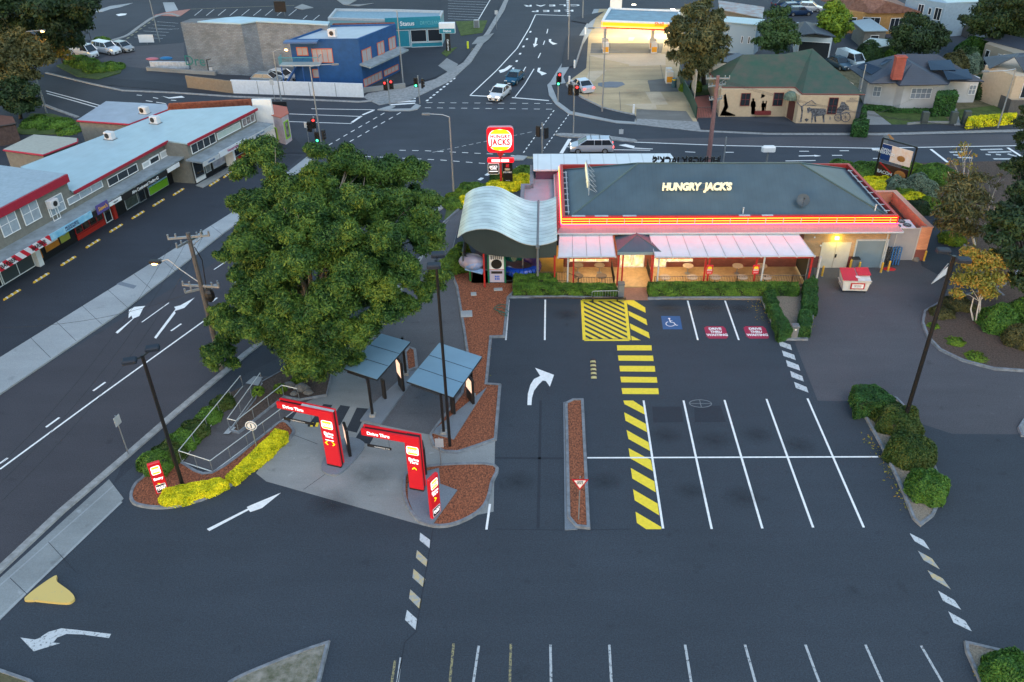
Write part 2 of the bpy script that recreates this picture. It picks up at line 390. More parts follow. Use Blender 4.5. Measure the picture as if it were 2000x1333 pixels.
def tree(name, label, base, clumps, size, m, trunk_m, trunk_r=.25, per=1200, cat='tree', limbs=6, sub=0, aspect=2.4, droop=0., top=None, group=None, rzf=.75, shell=.5, density=None, multi=1):
    t = thing(name, label, cat, base, group=group); b = Vector(base); mb = MB()
    cz = np.mean([c[0][2] for c in clumps]); cc = Vector((np.mean([c[0][0] for c in clumps]), np.mean([c[0][1] for c in clumps]), cz))
    for q in range(multi):
        a = 2 * math.pi * q / multi + .5; off = Vector((math.cos(a), math.sin(a), 0)) * (trunk_r * 1.2 if multi > 1 else 0)
        fork = b + off + (cc - b) * .45 + off * 2.5; fork.z = b.z + (cc.z - b.z) * .5
        mid = b + off + (fork - b) * .5 + Vector((random.uniform(-.2, .2), random.uniform(-.2, .2), 0))
        mb.path([b + off - Vector((0, 0, .1)), mid, fork], trunk_r, 8, trunk_r * .6)
    order = sorted(clumps, key=lambda c: -c[1])[:limbs * 3]; random.shuffle(order)
    for c, r in order[:limbs * 2 + 2]:
        c = Vector(c); m1 = fork.lerp(c, .5) + Vector((0, 0, .1 * (c - fork).length)); mb.path([fork, m1, c], trunk_r * .45, 6, trunk_r * .1)
        for _ in range(2):
            e = c + Vector((random.uniform(-1, 1), random.uniform(-1, 1), random.uniform(-.3, .8))) * r * .8
            mb.path([m1.lerp(c, .4), e], trunk_r * .14, 4, .015)
    mb.build('trunk', trunk_m, t, world=True, smooth=True)
    if sub:
        ex = []
        for c, r in clumps:
            ex.append((c, r * .82))
            for _ in range(sub):
                d = RNG.normal(size=3); d[2] = abs(d[2]) * .8 + .1 if random.random() < .75 else d[2]; d /= np.linalg.norm(d); ex.append((tuple(np.array(c) + d * r * .72 * np.array([1, 1, rzf])), r * random.uniform(.28, .46)))
        clumps = ex
    P = []; N = []
    for c, r in clumps:
        n = max(60, int(per * r * r)) if density is None else int(density * r * r)
        p, d = clump(c, r, n, r * rzf, shell); P.append(p); N.append(d)
    leafmesh('crown', np.concatenate(P), np.concatenate(N), size, m, t, aspect=aspect, droop=droop)
    return t
def autoclumps(c, R, Rz, n, r, seed=1, flat=-.2):
    g = np.random.default_rng(seed); out = []
    for i in range(n):
        d = g.normal(size=3); d /= np.linalg.norm(d); d[2] = abs(d[2]) if d[2] < flat else d[2]
        k = g.uniform(.45, .85); out.append(((c[0] + d[0] * R * k, c[1] + d[1] * R * k, c[2] + d[2] * Rz * k), r * g.uniform(.7, 1.2)))
    return out
def hedge(name, label, pts, h, m, size=.09, dens=260, cat='hedge', lump=.06, group=None, core=None, z0=.1, rounded=.12):
    """clipped hedge over a ground outline: dense core plus leaves on every side"""
    pts = [Vector((p[0], p[1], 0)) for p in pts]; c = sum(pts, Vector()) / len(pts)
    A = sum(pts[i].x * pts[(i + 1) % len(pts)].y - pts[(i + 1) % len(pts)].x * pts[i].y for i in range(len(pts)))
    if A < 0: pts.reverse(); A = -A
    A /= 2
    o = thing(name, label, cat, (c.x, c.y, 0), group=group)
    MB().prism([c + (p - c) * .93 for p in pts], 0, h - .08).build('branches', core or MATS['twig'], o, world=True)
    P = []; N = []
    n = int(A * dens)
    xs = [p.x for p in pts]; ys = [p.y for p in pts]; X = RNG.uniform(min(xs), max(xs), n * 4); Y = RNG.uniform(min(ys), max(ys), n * 4)
    ins = np.zeros(len(X), bool)
    for i in range(len(pts)):
        a, b = pts[i], pts[(i + 1) % len(pts)]
        if a.y != b.y: ins ^= ((a.y > Y) != (b.y > Y)) & (X < (b.x - a.x) * (Y - a.y) / (b.y - a.y) + a.x)
    X, Y = X[ins][:n], Y[ins][:n]; k = len(X)
    Z = h + lump * (np.sin(X * 5.1 + Y * 3) + np.cos(Y * 4.3 - X * 2.2)) * .5 + RNG.normal(0, .02, k)
    # round the shoulders
    dist = np.full(k, 9.)
    for i in range(len(pts)):
        a, b = pts[i], pts[(i + 1) % len(pts)]; e = (b - a); l = e.length or 1; e /= l
        t = np.clip((X - a.x) * e.x + (Y - a.y) * e.y, 0, l); dist = np.minimum(dist, np.hypot(X - a.x - e.x * t, Y - a.y - e.y * t))
    Z -= np.maximum(0, rounded - dist) ** 2 / max(rounded, .01) * 1.0
    P.append(np.stack([X, Y, Z], 1)); N.append(np.tile([0, 0, 1.], (k, 1)))
    for i in range(len(pts)):
        a, b = pts[i], pts[(i + 1) % len(pts)]; e = b - a; l = e.length; q = int(l * h * dens)
        if q < 1: continue
        t = RNG.random(q); zz = z0 * .3 + RNG.random(q) * (h - z0 * .3); nn = Vector((e.y, -e.x, 0)).normalized()
        bul = lump * np.sin(t * l * 4 + zz * 3) + RNG.normal(0, .02, q) - np.maximum(0, zz - (h - rounded)) * .5
        P.append(np.stack([a.x + e.x * t + nn.x * bul, a.y + e.y * t + nn.y * bul, zz], 1)); N.append(np.tile([nn.x, nn.y, .2], (q, 1)))
    leafmesh('leaves', np.concatenate(P), np.concatenate(N), size, m, o, rand=.7)
    return o
def bush(name, label, c, r, h, m, size=.1, dens=330, cat='shrub', group=None, ry=None, seed=3, lobes=5, boxy=0.):
    """rounded shrub sitting on the ground"""
    ry = ry or r; o = thing(name, label, cat, (c[0], c[1], 0), group=group)
    MB().ball((c[0], c[1], 0), r * .88, 14, 7, rz=h * .9, ry=ry * .88, z0=0).build('branches', MATS['twig'], o, world=True, smooth=True)
    g = np.random.default_rng(seed); n = int(dens * (r * ry * 3.1 + (r + ry) * h * 2)); d = g.normal(size=(n, 3)); d /= np.linalg.norm(d, axis=1, keepdims=True); d[:, 2] = abs(d[:, 2])
    if boxy: 
        mx = np.abs(d).max(1, keepdims=True); d = d * (1 - boxy) + d / mx * boxy * .92
    w = 1 + .07 * sum(np.sin(d[:, :1] * f1 + a1) * np.cos(d[:, 1:2] * f2 + a2) for f1, f2, a1, a2 in g.uniform(2, 7, (lobes, 4)))
    P = np.array([c[0], c[1], .05]) + d * w * np.array([r, ry, h]) * (.93 + .1 * g.random((n, 1)))
    leafmesh('leaves', P, d, size, m, o, rand=.6)
    return o
# ---------------------------------------------------------------- shared materials
A_ROAD = asphalt('road_asphalt', (.041, .050, .066), .14, .3)
A_MAIN = asphalt('main_road_asphalt', (.051, .051, .063), .12, .3)
A_LOT = asphalt('car_park_asphalt', (.037, .048, .064), .10, .3)
A_DARK = asphalt('service_road_asphalt', (.031, .038, .052), .14, .35)
A_LANE = asphalt('worn_lane_asphalt', (.074, .075, .088), .13, .3)
A_PATCH = asphalt('tar_patch', (.026, .033, .046), .1, .2)
CONC = asphalt('drive_concrete', (.235, .25, .258), .2, .12)
CONC_L = asphalt('pale_concrete', (.30, .33, .355), .14, .12)
CONC_B = asphalt('slab_concrete', (.155, .185, .225), .12, .12)
CONC_Y = asphalt('forecourt_concrete', (.44, .35, .22), .2, .12)
CONC_Y2 = asphalt('forecourt_bay_concrete', (.50, .42, .31), .16, .12)
CONC_G = asphalt('forecourt_stained_concrete', (.15, .15, .145), .3, .12)
KERB = mat('kerb_concrete', (.17, .19, .22), .85, var=.28, vscale=2.5, bump=.3)
KERB_L = mat('pale_kerb', (.26, .27, .28), .85, var=.25, vscale=2.5, bump=.3)
WHITE = mat('white_line_paint', (.80, .81, .82), .55, var=.1, vscale=4)
WORN = worn('worn_white_paint', (.52, .55, .58), amount=.34)
WORN2 = worn('very_worn_white_paint', (.42, .45, .48), amount=.38, scale=6)
WORNY = worn('worn_yellow_paint', (.50, .40, .22), under=(.30, .33, .36), amount=.5, scale=3)
WORNL = worn('worn_yellow_line', (.30, .26, .13), amount=.5, scale=9)
YEL = mat('yellow_paint', (.85, .64, .03), .55, var=.08, vscale=5)
MULCH = mat('red_bark_mulch', (.045, .016, .010), .95, col2=(.46, .15, .07), vscale=12, bump=1., bscale=40, stretch=(1, .6, 1), detail=9)
MULCH_D = mat('dark_bark_mulch', (.030, .021, .018), .95, col2=(.13, .088, .07), vscale=8, bump=1., bscale=30, detail=9)
GRAVEL = mat('pale_gravel', (.17, .14, .11), .95, col2=(.36, .31, .25), vscale=10, bump=1., bscale=40, detail=8)
GRASS = mat('lawn', (.030, .060, .012), .95, col2=(.085, .135, .028), vscale=1.2, bump=1., bscale=30, detail=9)
DRYG = mat('dry_grass', (.06, .06, .03), .95, col2=(.17, .155, .09), vscale=1.3, bump=1., bscale=30, detail=9)
STONY = mat('stony_verge', (.09, .10, .06), .95, col2=(.30, .28, .25), vscale=2.2, bump=1., bscale=30, detail=9)
SOIL = mat('bare_soil', (.07, .06, .05), .95, col2=(.14, .12, .10), vscale=2, detail=8)
mat('twig', (.012, .016, .008), .95)
BLACK = mat('black_metal', (.010, .011, .013), .4)
BLACKP = mat('black_plastic', (.012, .012, .014), .5)
GALV = mat('galvanised_steel', (.33, .36, .39), .45, .6, var=.1, vscale=3)
STEEL = mat('brushed_steel', (.55, .57, .6), .3, .9)
WOOD = mat('weathered_timber', (.095, .09, .09), .9, var=.3, vscale=6, stretch=(4, 4, .4))
WOOD_R = mat('red_brown_pole_timber', (.22, .12, .12), .9, var=.3, vscale=6, stretch=(4, 4, .4))
PLW = mat('white_painted_metal', (.74, .76, .78), .5, var=.06, vscale=1.5)
RED = mat('red_paint', (.47, .018, .022), .4, var=.06, vscale=1)
REDP = mat('red_post', (.42, .022, .022), .45)
GLASSD = mat('dark_glass', (.018, .024, .032), .08, spec=.8)
GREY = mat('grey_paint', (.16, .175, .19), .6, var=.1)
LGREY = mat('light_grey_paint', (.42, .45, .48), .6, var=.08)
FOL_EUC = foliage('gum_leaves', (.010, .040, .010), (.118, .19, .028), (.038, .098, .019), .6)
FOL_DK = foliage('dark_leaves', (.008, .020, .009), (.030, .060, .020))
FOL_HDG = foliage('box_hedge_leaves', (.024, .070, .012), (.115, .230, .030), scale=1.1)
FOL_HDG2 = foliage('deep_hedge_leaves', (.014, .050, .014), (.050, .140, .032), scale=1.)
FOL_YEL = foliage('golden_leaves', (.26, .32, .010), (.85, .76, .02), (.64, .60, .015), 1.3)
FOL_LIM = foliage('lime_leaves', (.04, .10, .012), (.17, .26, .02), scale=1.)
FOL_OLV = foliage('olive_leaves', (.035, .045, .018), (.115, .105, .035), scale=.5)
FOL_ORG = foliage('autumn_leaves', (.10, .10, .018), (.34, .19, .03), (.19, .20, .03), .7)
FOL_GRY = foliage('grey_green_leaves', (.07, .115, .085), (.17, .235, .165), scale=1.2)
FOL_BRZ = foliage('bronze_green_leaves', (.018, .045, .010), (.085, .105, .022), (.036, .075, .014), .9)
FOL_BRT = foliage('bright_green_leaves', (.02, .075, .012), (.09, .20, .03), scale=.9)
FOL_MID = foliage('mid_green_leaves', (.016, .045, .016), (.055, .105, .03), scale=.6)
FOL_WIL = foliage('fine_olive_leaves', (.035, .050, .020), (.130, .120, .045), (.07, .075, .028), .5)
def emis(name, col, s, base=None): return mat(name, base or col, .4, emit=col, estr=s * .145)
E_RED = emis('sign_red_light', (1., .004, .012), 1., (.5, .01, .02))
E_REDD = emis('totem_red_light', (.70, .004, .010), .38, (.4, .01, .02))
E_YEL = emis('sign_yellow_light', (1., .72, .01), 1.6)
E_WHT = emis('sign_white_light', (1., .93, .97), 1.15)
E_GRN = emis('signal_green', (.05, 1., .35), 4.5)
E_SRED = emis('signal_red', (1., .03, .03), 4.)
E_SOD = emis('sodium_lamp', (1., .42, .10), 22.)
E_TAIL = emis('tail_lamp', (1., .05, .04), 6.)
E_HEAD = emis('head_lamp', (1., .88, .72), 4.)

# ---------------------------------------------------------------- ground, roads, paths
struct('ground', MB().sheet([(-700, -200), (700, -200), (700, 1500), (-700, 1500)], -.02), SOIL)
struct('road', MB().sheet([(-260, 10), (260, 10), (260, 420), (-260, 420)], 0), A_ROAD)
struct('far_ground', MB().sheet(GP([(-2600, -160), (4600, -160), (3500, -60), (-1500, -60)]), .003), DRYG)
def gsheet(name, pts, z, m, curve=False, **k): 
    P = GP(pts) if not curve else smooth_pts(GP(pts), 5, True)
    return struct(name, MB().sheet(P, z), m, **k)
def gslab(name, pts, h, m, curve=False, z0=-.01):
    P = GP(pts, h) if not curve else smooth_pts(GP(pts, h), 5, True)
    return struct(name, MB().prism(P, z0, h), m)
# main road (left, purple-grey) with its two carriageways
gsheet('main_road', [(-900, 1330), (-300, 930), (0, 768), (260, 610), (490, 470), (560, 405), (640, 330), (700, 300), (870, 395), (860, 415), (660, 560), (480, 697), (250, 892), (0, 1113), (-700, 1800)], .004, A_MAIN)
# service road before the shops
gsheet('service_road', [(-900, 1000), (-400, 800), (0, 566), (100, 508), (330, 364), (440, 330), (520, 300), (590, 305), (490, 393), (0, 698), (-500, 1010)], .004, A_DARK)
# pale concrete strip between service road and main road
gslab('footpath', [(-700, 1140), (0, 698), (240, 549), (490, 392), (600, 306), (618, 318), (520, 395), (440, 452), (240, 607), (0, 769), (-700, 1235)], .12, CONC_L)
m = MB()
for k in range(9):
    t = k / 8; m.strip(GP([(60 + 400 * t, 662 - 252 * t), (100 + 400 * t, 702 - 262 * t)]), .03, .126)
struct('footpath_joint', m, A_PATCH); gsheet('footpath_patch', [(237, 553), (268, 561), (262, 567), (228, 558)], .127, CONC_B)
# near kerb and gutter of the main road
kb = GP([(-500, 1560), (0, 1113), (120, 1000), (250, 889), (340, 810), (430, 735), (480, 692), (560, 632), (660, 556), (760, 482), (866, 403), (885, 387)])
struct('kerb', MB().kerb(kb, .45, .10), KERB_L)
fo = GP([(-500, 1560), (0, 1113), (250, 889), (480, 692), (660, 556), (866, 403)])
gsheet('verge_path', [(245, 893), (480, 697), (660, 560), (860, 410), (880, 440), (760, 520), (640, 620), (545, 700), (480, 730), (430, 800), (285, 890), (222, 945)], .006, A_DARK)
# footpath / driveway crossover bottom left
gsheet('driveway_apron', [(-500, 1590), (0, 1130), (213, 937), (242, 975), (0, 1213), (-400, 1620)], .03, asphalt('apron_concrete', (.235, .26, .275), .22, .12))
m = MB(); m.strip(GP([(0, 1145), (222, 950)]), .10, .036); m.strip(GP([(-200, 1410), (0, 1208), (238, 981)]), .16, .036)
struct('driveway_edge', m, CONC_L)
m = MB()
for a, b in (((95, 1060), (150, 1120)), ((20, 1130), (72, 1180))): m.strip(GP([a, b]), .03, .037)
struct('apron_joint', m, A_PATCH)
# car park
gsheet('car_park', [(242, 978), (0, 1217), (-500, 1700), (2700, 1700), (2400, 852), (1860, 848), (1665, 785), (1597, 784), (1553, 672), (1500, 585), (985, 582), (958, 660), (950, 752), (968, 862), (964, 1000), (829, 1028), (520, 941), (320, 985)], .008, A_LOT)
gsheet('service_lane', [(1553, 672), (1597, 783), (1665, 784), (1860, 849), (2400, 853), (2600, 640), (2000, 560), (1870, 440), (1800, 350), (1600, 350), (1590, 420), (1590, 560)], .006, A_LANE)
gsheet('lane_end', [(1700, 430), (1830, 400), (1900, 440), (1985, 560), (1930, 590), (1800, 520), (1790, 470)], .010, A_DARK)
# drive-through lane
gsheet('drive_through_lane', [(520, 941), (829, 1028), (964, 1000), (967, 862), (900, 880), (905, 700), (890, 560), (880, 505), (905, 405), (1020, 362), (1010, 352), (905, 390), (866, 435), (845, 470), (740, 600), (640, 700), (590, 790), (500, 925)], .012, CONC)
gsheet('drive_through_asphalt', [(905, 770), (912, 690), (892, 560), (878, 505), (905, 408), (1020, 364), (1010, 354), (905, 396), (860, 450), (790, 560), (735, 655), (700, 700), (742, 830), (850, 852)], .016, asphalt('worn_drive_asphalt', (.095, .10, .115), .16, .2))
m = MB(); m.sheet(GP([(640, 828), (665, 792), (684, 795), (664, 832)]), .020); m.sheet(GP([(676, 841), (697, 797), (719, 799), (697, 846)]), .020)
m.sheet(GP([(606, 826), (632, 790), (649, 792), (630, 828)]), .020); m.sheet(GP([(690, 864), (712, 828), (742, 834), (722, 868)]), .020)
struct('tar_patch', m, A_PATCH)
m = MB(); m.strip(GP([(593, 957), (652, 915)]), .03, .020); m.strip(GP([(560, 845), (620, 868)]), .03, .020); struct('concrete_joint', m, A_PATCH)

# ---- beds, islands and kerbs
def bed(nm, pts, fill, h=.10, kw=.16, km=None, curve=False, closed=True, kn='kerb'):
    P = GP(pts); P = smooth_pts(P, 4, True) if curve else P
    struct(nm, MB().prism(P, -.01, h), fill)
    struct(kn, MB().kerb(P, kw, h + .05, closed), km or KERB)
bed('mulch_bed', [(885, 512), (878, 523), (893, 562), (906, 640), (914, 695), (903, 770), (850, 838), (841, 852), (848, 873), (868, 884), (894, 885), (928, 874), (967, 860), (976, 754), (949, 752), (958, 660), (984, 659), (992, 583), (1003, 572), (1003, 540), (940, 528)], MULCH)
bed('mulch_bed', [(1106, 790), (1120, 783), (1137, 783), (1149, 1032), (1126, 1030), (1111, 1012)], MULCH, curve=False)
gslab('island_toe', [(1100, 786), (1108, 784), (1106, 792), (1111, 1012), (1128, 1034), (1103, 1035)], .06, CONC_B)
bed('mulch_bed', [(790, 950), (798, 924), (859, 911), (964, 911), (960, 945), (946, 989), (910, 1016), (868, 1029), (829, 1024), (805, 1004), (792, 976)], MULCH, curve=True)
gslab('sign_plinth', [(796, 950), (803, 928), (857, 914), (860, 945), (893, 957), (845, 1024), (829, 1021), (808, 1001), (797, 975)], .165, CONC_B)
bed('mulch_bed', [(284, 931), (266, 947), (257, 968), (262, 983), (281, 990), (313, 993), (355, 988), (408, 972), (460, 943), (499, 914), (539, 880), (572, 850), (567, 834), (549, 826), (512, 855), (415, 926), (355, 906), (320, 885)], MULCH, curve=True)
bed('mulch_bed', [(792, 690), (800, 681), (810, 685), (814, 720), (796, 727)], MULCH)
gslab('canopy_island', [(703, 821), (722, 795), (795, 728), (815, 722), (806, 742), (744, 828)], .14, CONC_B)
gslab('canopy_island', [(846, 846), (852, 836), (950, 757), (886, 858)], .17, CONC_B)
P = smooth_pts(GP([(676, 858), (712, 868), (700, 893), (672, 922), (655, 931), (636, 927), (628, 914), (640, 890)]), 3, True)
struct('sign_plinth', MB().prism(P, -.01, .16), CONC_B)
# ramp path by the road
gsheet('ramp_path', [(356, 905), (417, 925), (549, 825), (600, 785), (640, 768), (600, 740), (510, 735), (470, 757)], .02, asphalt('ramp_asphalt', (.085, .082, .09), .15, .2))
bed('mulch_bed', [(450, 844), (467, 847), (555, 777), (586, 783), (638, 774), (650, 720), (560, 722), (513, 748), (499, 784)], MULCH_D, .12, .06)
gsheet('concrete_pad', [(437, 851), (450, 836), (462, 838), (448, 851)], .14, CONC_L)
gsheet('concrete_pad', [(480, 752), (497, 738), (514, 740), (505, 757)], .14, CONC_L)
gslab('garden_soil', [(288, 892), (325, 858), (440, 772), (470, 757), (356, 903), (300, 925)], .10, MULCH_D)
# front kerb of car park, hedge bed, right beds
gslab('garden_bed', [(1000, 581), (1003, 560), (1205, 563), (1210, 583)], .08, MULCH_D)
struct('kerb', MB().kerb(GP([(992, 582), (1100, 581), (1218, 585)]), .18, .13), KERB)
gslab('garden_bed', [(1268, 584), (1268, 562), (1590, 560), (1590, 582), (1574, 662), (1522, 664), (1496, 585)], .08, GRAVEL)
struct('kerb', MB().kerb(GP([(1265, 585), (1360, 583), (1488, 583), (1500, 610), (1522, 664), (1575, 664), (1588, 612)]), .18, .13), KERB)
gslab('entry_ramp', [(1219, 586), (1218, 561), (1264, 561), (1266, 586)], .05, mat('terracotta_paving', (.26, .13, .09), .8, var=.15, vscale=6))
bed('gravel_bed', [(1668, 790), (1690, 815), (1722, 872), (1755, 940), (1785, 1015), (1797, 1026), (1820, 1008), (1833, 980), (1838, 950), (1812, 880), (1785, 815), (1750, 780), (1700, 765)], GRAVEL, .10, .14)
P = GP([(1905, 1262), (1887, 1258), (1889, 1275), (1915, 1333), (1950, 1420), (2100, 1420), (2080, 1290), (1960, 1275)]); 
struct('gravel_bed', MB().prism(P, -.01, .1), GRAVEL); struct('kerb', MB().kerb(P, .14, .15, True), KERB)
bed('garden_bed', [(1806, 610), (1802, 632), (1812, 660), (1836, 685), (1880, 706), (1940, 722), (2010, 727), (2300, 735), (2500, 560), (2050, 470), (1960, 560), (1900, 575), (1840, 590)], MULCH_D, .12, .15, curve=False)
P = smooth_pts(GP([(1790, 380), (1815, 402), (1850, 440), (1890, 490), (1925, 545), (1960, 580)]), 5)
struct('kerb', MB().kerb(P, .18, .14), KERB)
gslab('garden_bed', [(1795, 380), (1820, 402), (1855, 440), (1893, 490), (1928, 545), (1965, 580), (2300, 560), (2250, 330), (1950, 315), (1660, 322), (1620, 340), (1740, 372)], .10, MULCH_D)
bed('gravel_bed', [(2000, 822), (1990, 838), (1996, 852), (2060, 870), (2100, 800)], CONC, .1, .14)
# bottom dry-grass islands
P = smooth_pts(GP([(640, 1258), (590, 1275), (490, 1315), (450, 1335)]), 3) + GP([(430, 1360), (430, 1500), (615, 1500), (622, 1333)])
struct('dry_verge', MB().prism(P, -.01, .1), STONY); struct('kerb', MB().kerb(P, .14, .15, True), KERB)
P = GP([(-200, 1262), (0, 1312), (60, 1333), (120, 1390), (-300, 1500)])
struct('dry_verge', MB().prism(P, -.01, .1), DRYG); struct('kerb', MB().kerb(P, .14, .15, True), KERB)
# corner garden behind the play area
gslab('grass_verge', [(866, 437), (905, 400), (960, 372), (1045, 350), (1045, 338), (1000, 342), (960, 352), (893, 382), (873, 405)], .10, GRASS)
struct('kerb', MB().kerb(GP([(866, 437), (905, 402), (960, 375), (1040, 358)]), .15, .15), KERB)
# crossroads: islands, kerbs, far footpaths
gslab('traffic_island', [(737, 214), (760, 207), (772, 207), (762, 213), (802, 212), (812, 203), (822, 206), (815, 213), (800, 216), (760, 216)], .12, CONC_L)
gslab('traffic_island', [(1083, 262), (1095, 260), (1160, 262), (1240, 272), (1245, 275), (1236, 277), (1160, 270), (1094, 266)], .12, KERB_L)
gslab('traffic_island', [(992, 308), (1010, 303), (1030, 305), (1022, 312), (1002, 312)], .12, CONC_L)
gslab('footpath', [(1069, 166), (1075, 160), (1150, 40), (1160, 18), (1170, 18), (1155, 60), (1100, 150), (1112, 180), (1180, 215), (1240, 228), (1242, 242), (1205, 240), (1110, 222), (1085, 203), (1072, 185)], .10, CONC_L)
gsheet('footpath_asphalt', [(1077, 168), (1106, 164), (1112, 178), (1175, 212), (1241, 228), (1239, 240), (1200, 237), (1115, 219), (1090, 200)], .112, A_DARK)
gsheet('footpath_asphalt', [(1108, 72), (1141, 71), (1125, 131), (1096, 134)], .112, A_DARK)
gsheet('footpath_asphalt', [(1115, 42), (1128, 34), (1180, 24), (1152, 45), (1150, 48)], .112, A_DARK)
gsheet('forecourt', [(1103, 165), (1145, 134), (1150, 60), (1170, 18), (1340, 18), (1325, 150), (1360, 232), (1367, 256), (1240, 242), (1243, 228), (1180, 214), (1114, 180)], .02, CONC_Y)
for i, (p, mm) in enumerate((([(1155, 85), (1296, 85), (1292, 104), (1153, 105)], CONC_G), ([(1153, 108), (1290, 104), (1300, 119), (1230, 127), (1153, 110)], CONC_Y2),
        ([(1230, 110), (1300, 106), (1300, 128), (1228, 130)], CONC_Y2), ([(1150, 140), (1185, 138), (1160, 160), (1145, 155)], CONC_Y2),
        ([(1260, 180), (1290, 180), (1305, 205), (1275, 206)], CONC_Y2), ([(1218, 204), (1280, 203), (1283, 214), (1262, 216)], CONC_Y2),
        ([(1243, 214), (1340, 218), (1366, 256), (1242, 243)], CONC_G), ([(1168, 163), (1190, 160), (1215, 161), (1221, 166), (1205, 172), (1180, 172), (1168, 168)], CONC_B),
        ([(1265, 158), (1318, 152), (1325, 180), (1270, 180)], CONC_G), ([(1228, 74), (1240, 74), (1236, 81), (1227, 81)], CONC_L), ([(1266, 73), (1275, 73), (1273, 80), (1265, 80)], CONC_L))):
    gsheet('forecourt_bay', p, .024 + i * .002, mm)
m = MB()
for a, b in (((1150, 108), (1300, 104)), ((1145, 185), (1330, 178)), ((1210, 180), (1212, 216)), ((1150, 135), (1320, 132)), ((1180, 158), (1275, 156)), ((1265, 160), (1272, 180)), ((1152, 110), (1149, 190)), ((1290, 128), (1300, 180))): m.strip(GP([a, b]), .06, .05)
struct('concrete_joint', m, CONC_G)
m = MB(); m.kerb(GP([(1107, 168), (1113, 177), (1140, 195), (1175, 212), (1215, 222), (1240, 227)]), .22, .22); m.kerb(GP([(1123, 131), (1142, 72)]), .2, .2)
struct('kerb', m, KERB_L)
gslab('footpath', [(1240, 243), (1367, 257), (1500, 263), (1720, 264), (2000, 257), (2200, 252), (2200, 240), (1990, 250), (1690, 258), (1500, 252), (1366, 238), (1245, 232)], .05, KERB_L)
gsheet('footpath_asphalt', [(1362, 233), (1368, 255), (1500, 261), (1720, 261), (1990, 254), (2200, 249), (2200, 235), (1990, 243), (1700, 246), (1560, 248), (1400, 232)], .112, A_DARK)
# north-west corner lot and road up the middle
gslab('footpath', [(709, 190), (740, 205), (800, 196), (880, 158), (920, 122), (960, 60), (985, 20), (997, -10), (990, -10), (975, 20), (950, 62), (905, 122), (850, 155), (790, 172), (725, 178)], .08, KERB_L)
gsheet('forecourt_lot', [(711, 185), (775, 175), (850, 153), (903, 122), (948, 62), (972, 20), (985, -12), (860, -12), (860, 70), (780, 80), (780, 150)], .09, A_DARK)
gsheet('concrete_patch', [(856, 130), (873, 115), (895, 127), (880, 146)], .094, CONC); gsheet('concrete_patch', [(921, 88), (933, 74), (965, 66), (955, 78), (945, 86)], .094, CONC)
gslab('grass_verge', [(890, 42), (952, 40), (942, 64), (900, 70)], .14, GRASS); gslab('grass_verge', [(862, 104), (870, 97), (893, 92), (880, 104), (872, 111)], .14, GRASS)
gslab('footpath', [(340, 178), (460, 186), (706, 194), (740, 192), (744, 187), (710, 188), (455, 180), (300, 160), (190, 150), (130, 138), (90, 142), (180, 164)], .05, A_DARK)
struct('kerb', MB().kerb(GP([(90, 143), (180, 165), (240, 178), (340, 182), (460, 190), (700, 200), (740, 197)]), .3, .12), KERB_L)
gslab('grass_verge', [(110, 128), (150, 115), (240, 128), (235, 142), (192, 155), (150, 150)], .12, GRASS)
gsheet('bare_lot', [(190, 118), (255, 92), (360, 82), (360, 130), (290, 135), (240, 130)], .012, A_LANE)
struct('kerb', MB().kerb(smooth_pts(GP([(200, 84), (245, 72), (270, 55), (300, 35), (330, 28), (350, 33)]), 4), .5, .14), KERB_L)
gslab('grass_verge', [(30, 255), (60, 222), (100, 222), (158, 238), (150, 262), (40, 262)], .1, GRASS)
struct('kerb', MB().kerb(GP([(85, 205), (110, 215), (152, 230)]), .4, .12), KERB_L)
gslab('footpath_crossing', [(318, 5), (340, 5), (348, 20), (324, 24)], .06, CONC_L); gslab('footpath_corner', [(300, 30), (325, 24), (372, 18), (352, 32)], .06, mat('salmon_paving', (.36, .17, .14), .8, var=.15))
gslab('footpath', [(180, 24), (215, 12), (260, 6), (235, 14), (215, 18), (200, 23)], .06, CONC_L)
gslab('traffic_island', [(575, 15), (590, 8), (612, 15), (590, 19)], .1, CONC); gslab('traffic_island', [(658, 0), (697, 0), (680, 10), (715, 8), (730, 6), (700, 12), (670, 9)], .1, CONC)
gsheet('rear_car_park', [(360, -30), (860, -30), (860, 60), (560, 50), (350, 85), (255, 92), (200, 84), (300, 32)], .014, A_DARK)
# pale driveway, lawns on the right
gslab('lawn', [(1700, 212), (1830, 214), (1868, 250), (1762, 250), (1745, 246)], .10, GRASS)
gslab('lawn', [(1868, 215), (1950, 205), (1960, 226), (1885, 230), (1880, 240)], .10, GRASS)
gslab('driveway', [(1693, 218), (1703, 212), (1755, 252), (1690, 252)], .08, CONC); gslab('garden_path', [(1857, 212), (1869, 212), (1876, 245), (1864, 246)], .13, CONC)
gsheet('back_yards', [(1360, 120), (2300, 120), (2300, 235), (1990, 243), (1700, 246), (1690, 200), (1400, 170), (1340, 150)], .03, DRYG)
gslab('brick_courtyard', [(1354, 190), (1385, 186), (1392, 232), (1360, 233)], .06, mat('red_brick_paving', (.30, .11, .09), .85, var=.2, vscale=8))
gsheet('lawn', [(1360, 170), (1392, 165), (1390, 185), (1358, 188)], .05, GRASS)
# shop yards behind the strip
gsheet('shop_yard', [(-100, 250), (30, 262), (150, 262), (165, 285), (50, 330), (-100, 380)], .02, A_DARK)
gsheet('corner_footpath', [(440, 335), (560, 300), (600, 300), (585, 280), (575, 270), (500, 280), (380, 360)], .05, A_DARK)
gslab('footpath', [(382, 362), (440, 330), (458, 318), (463, 325), (420, 352), (396, 366)], .10, CONC)

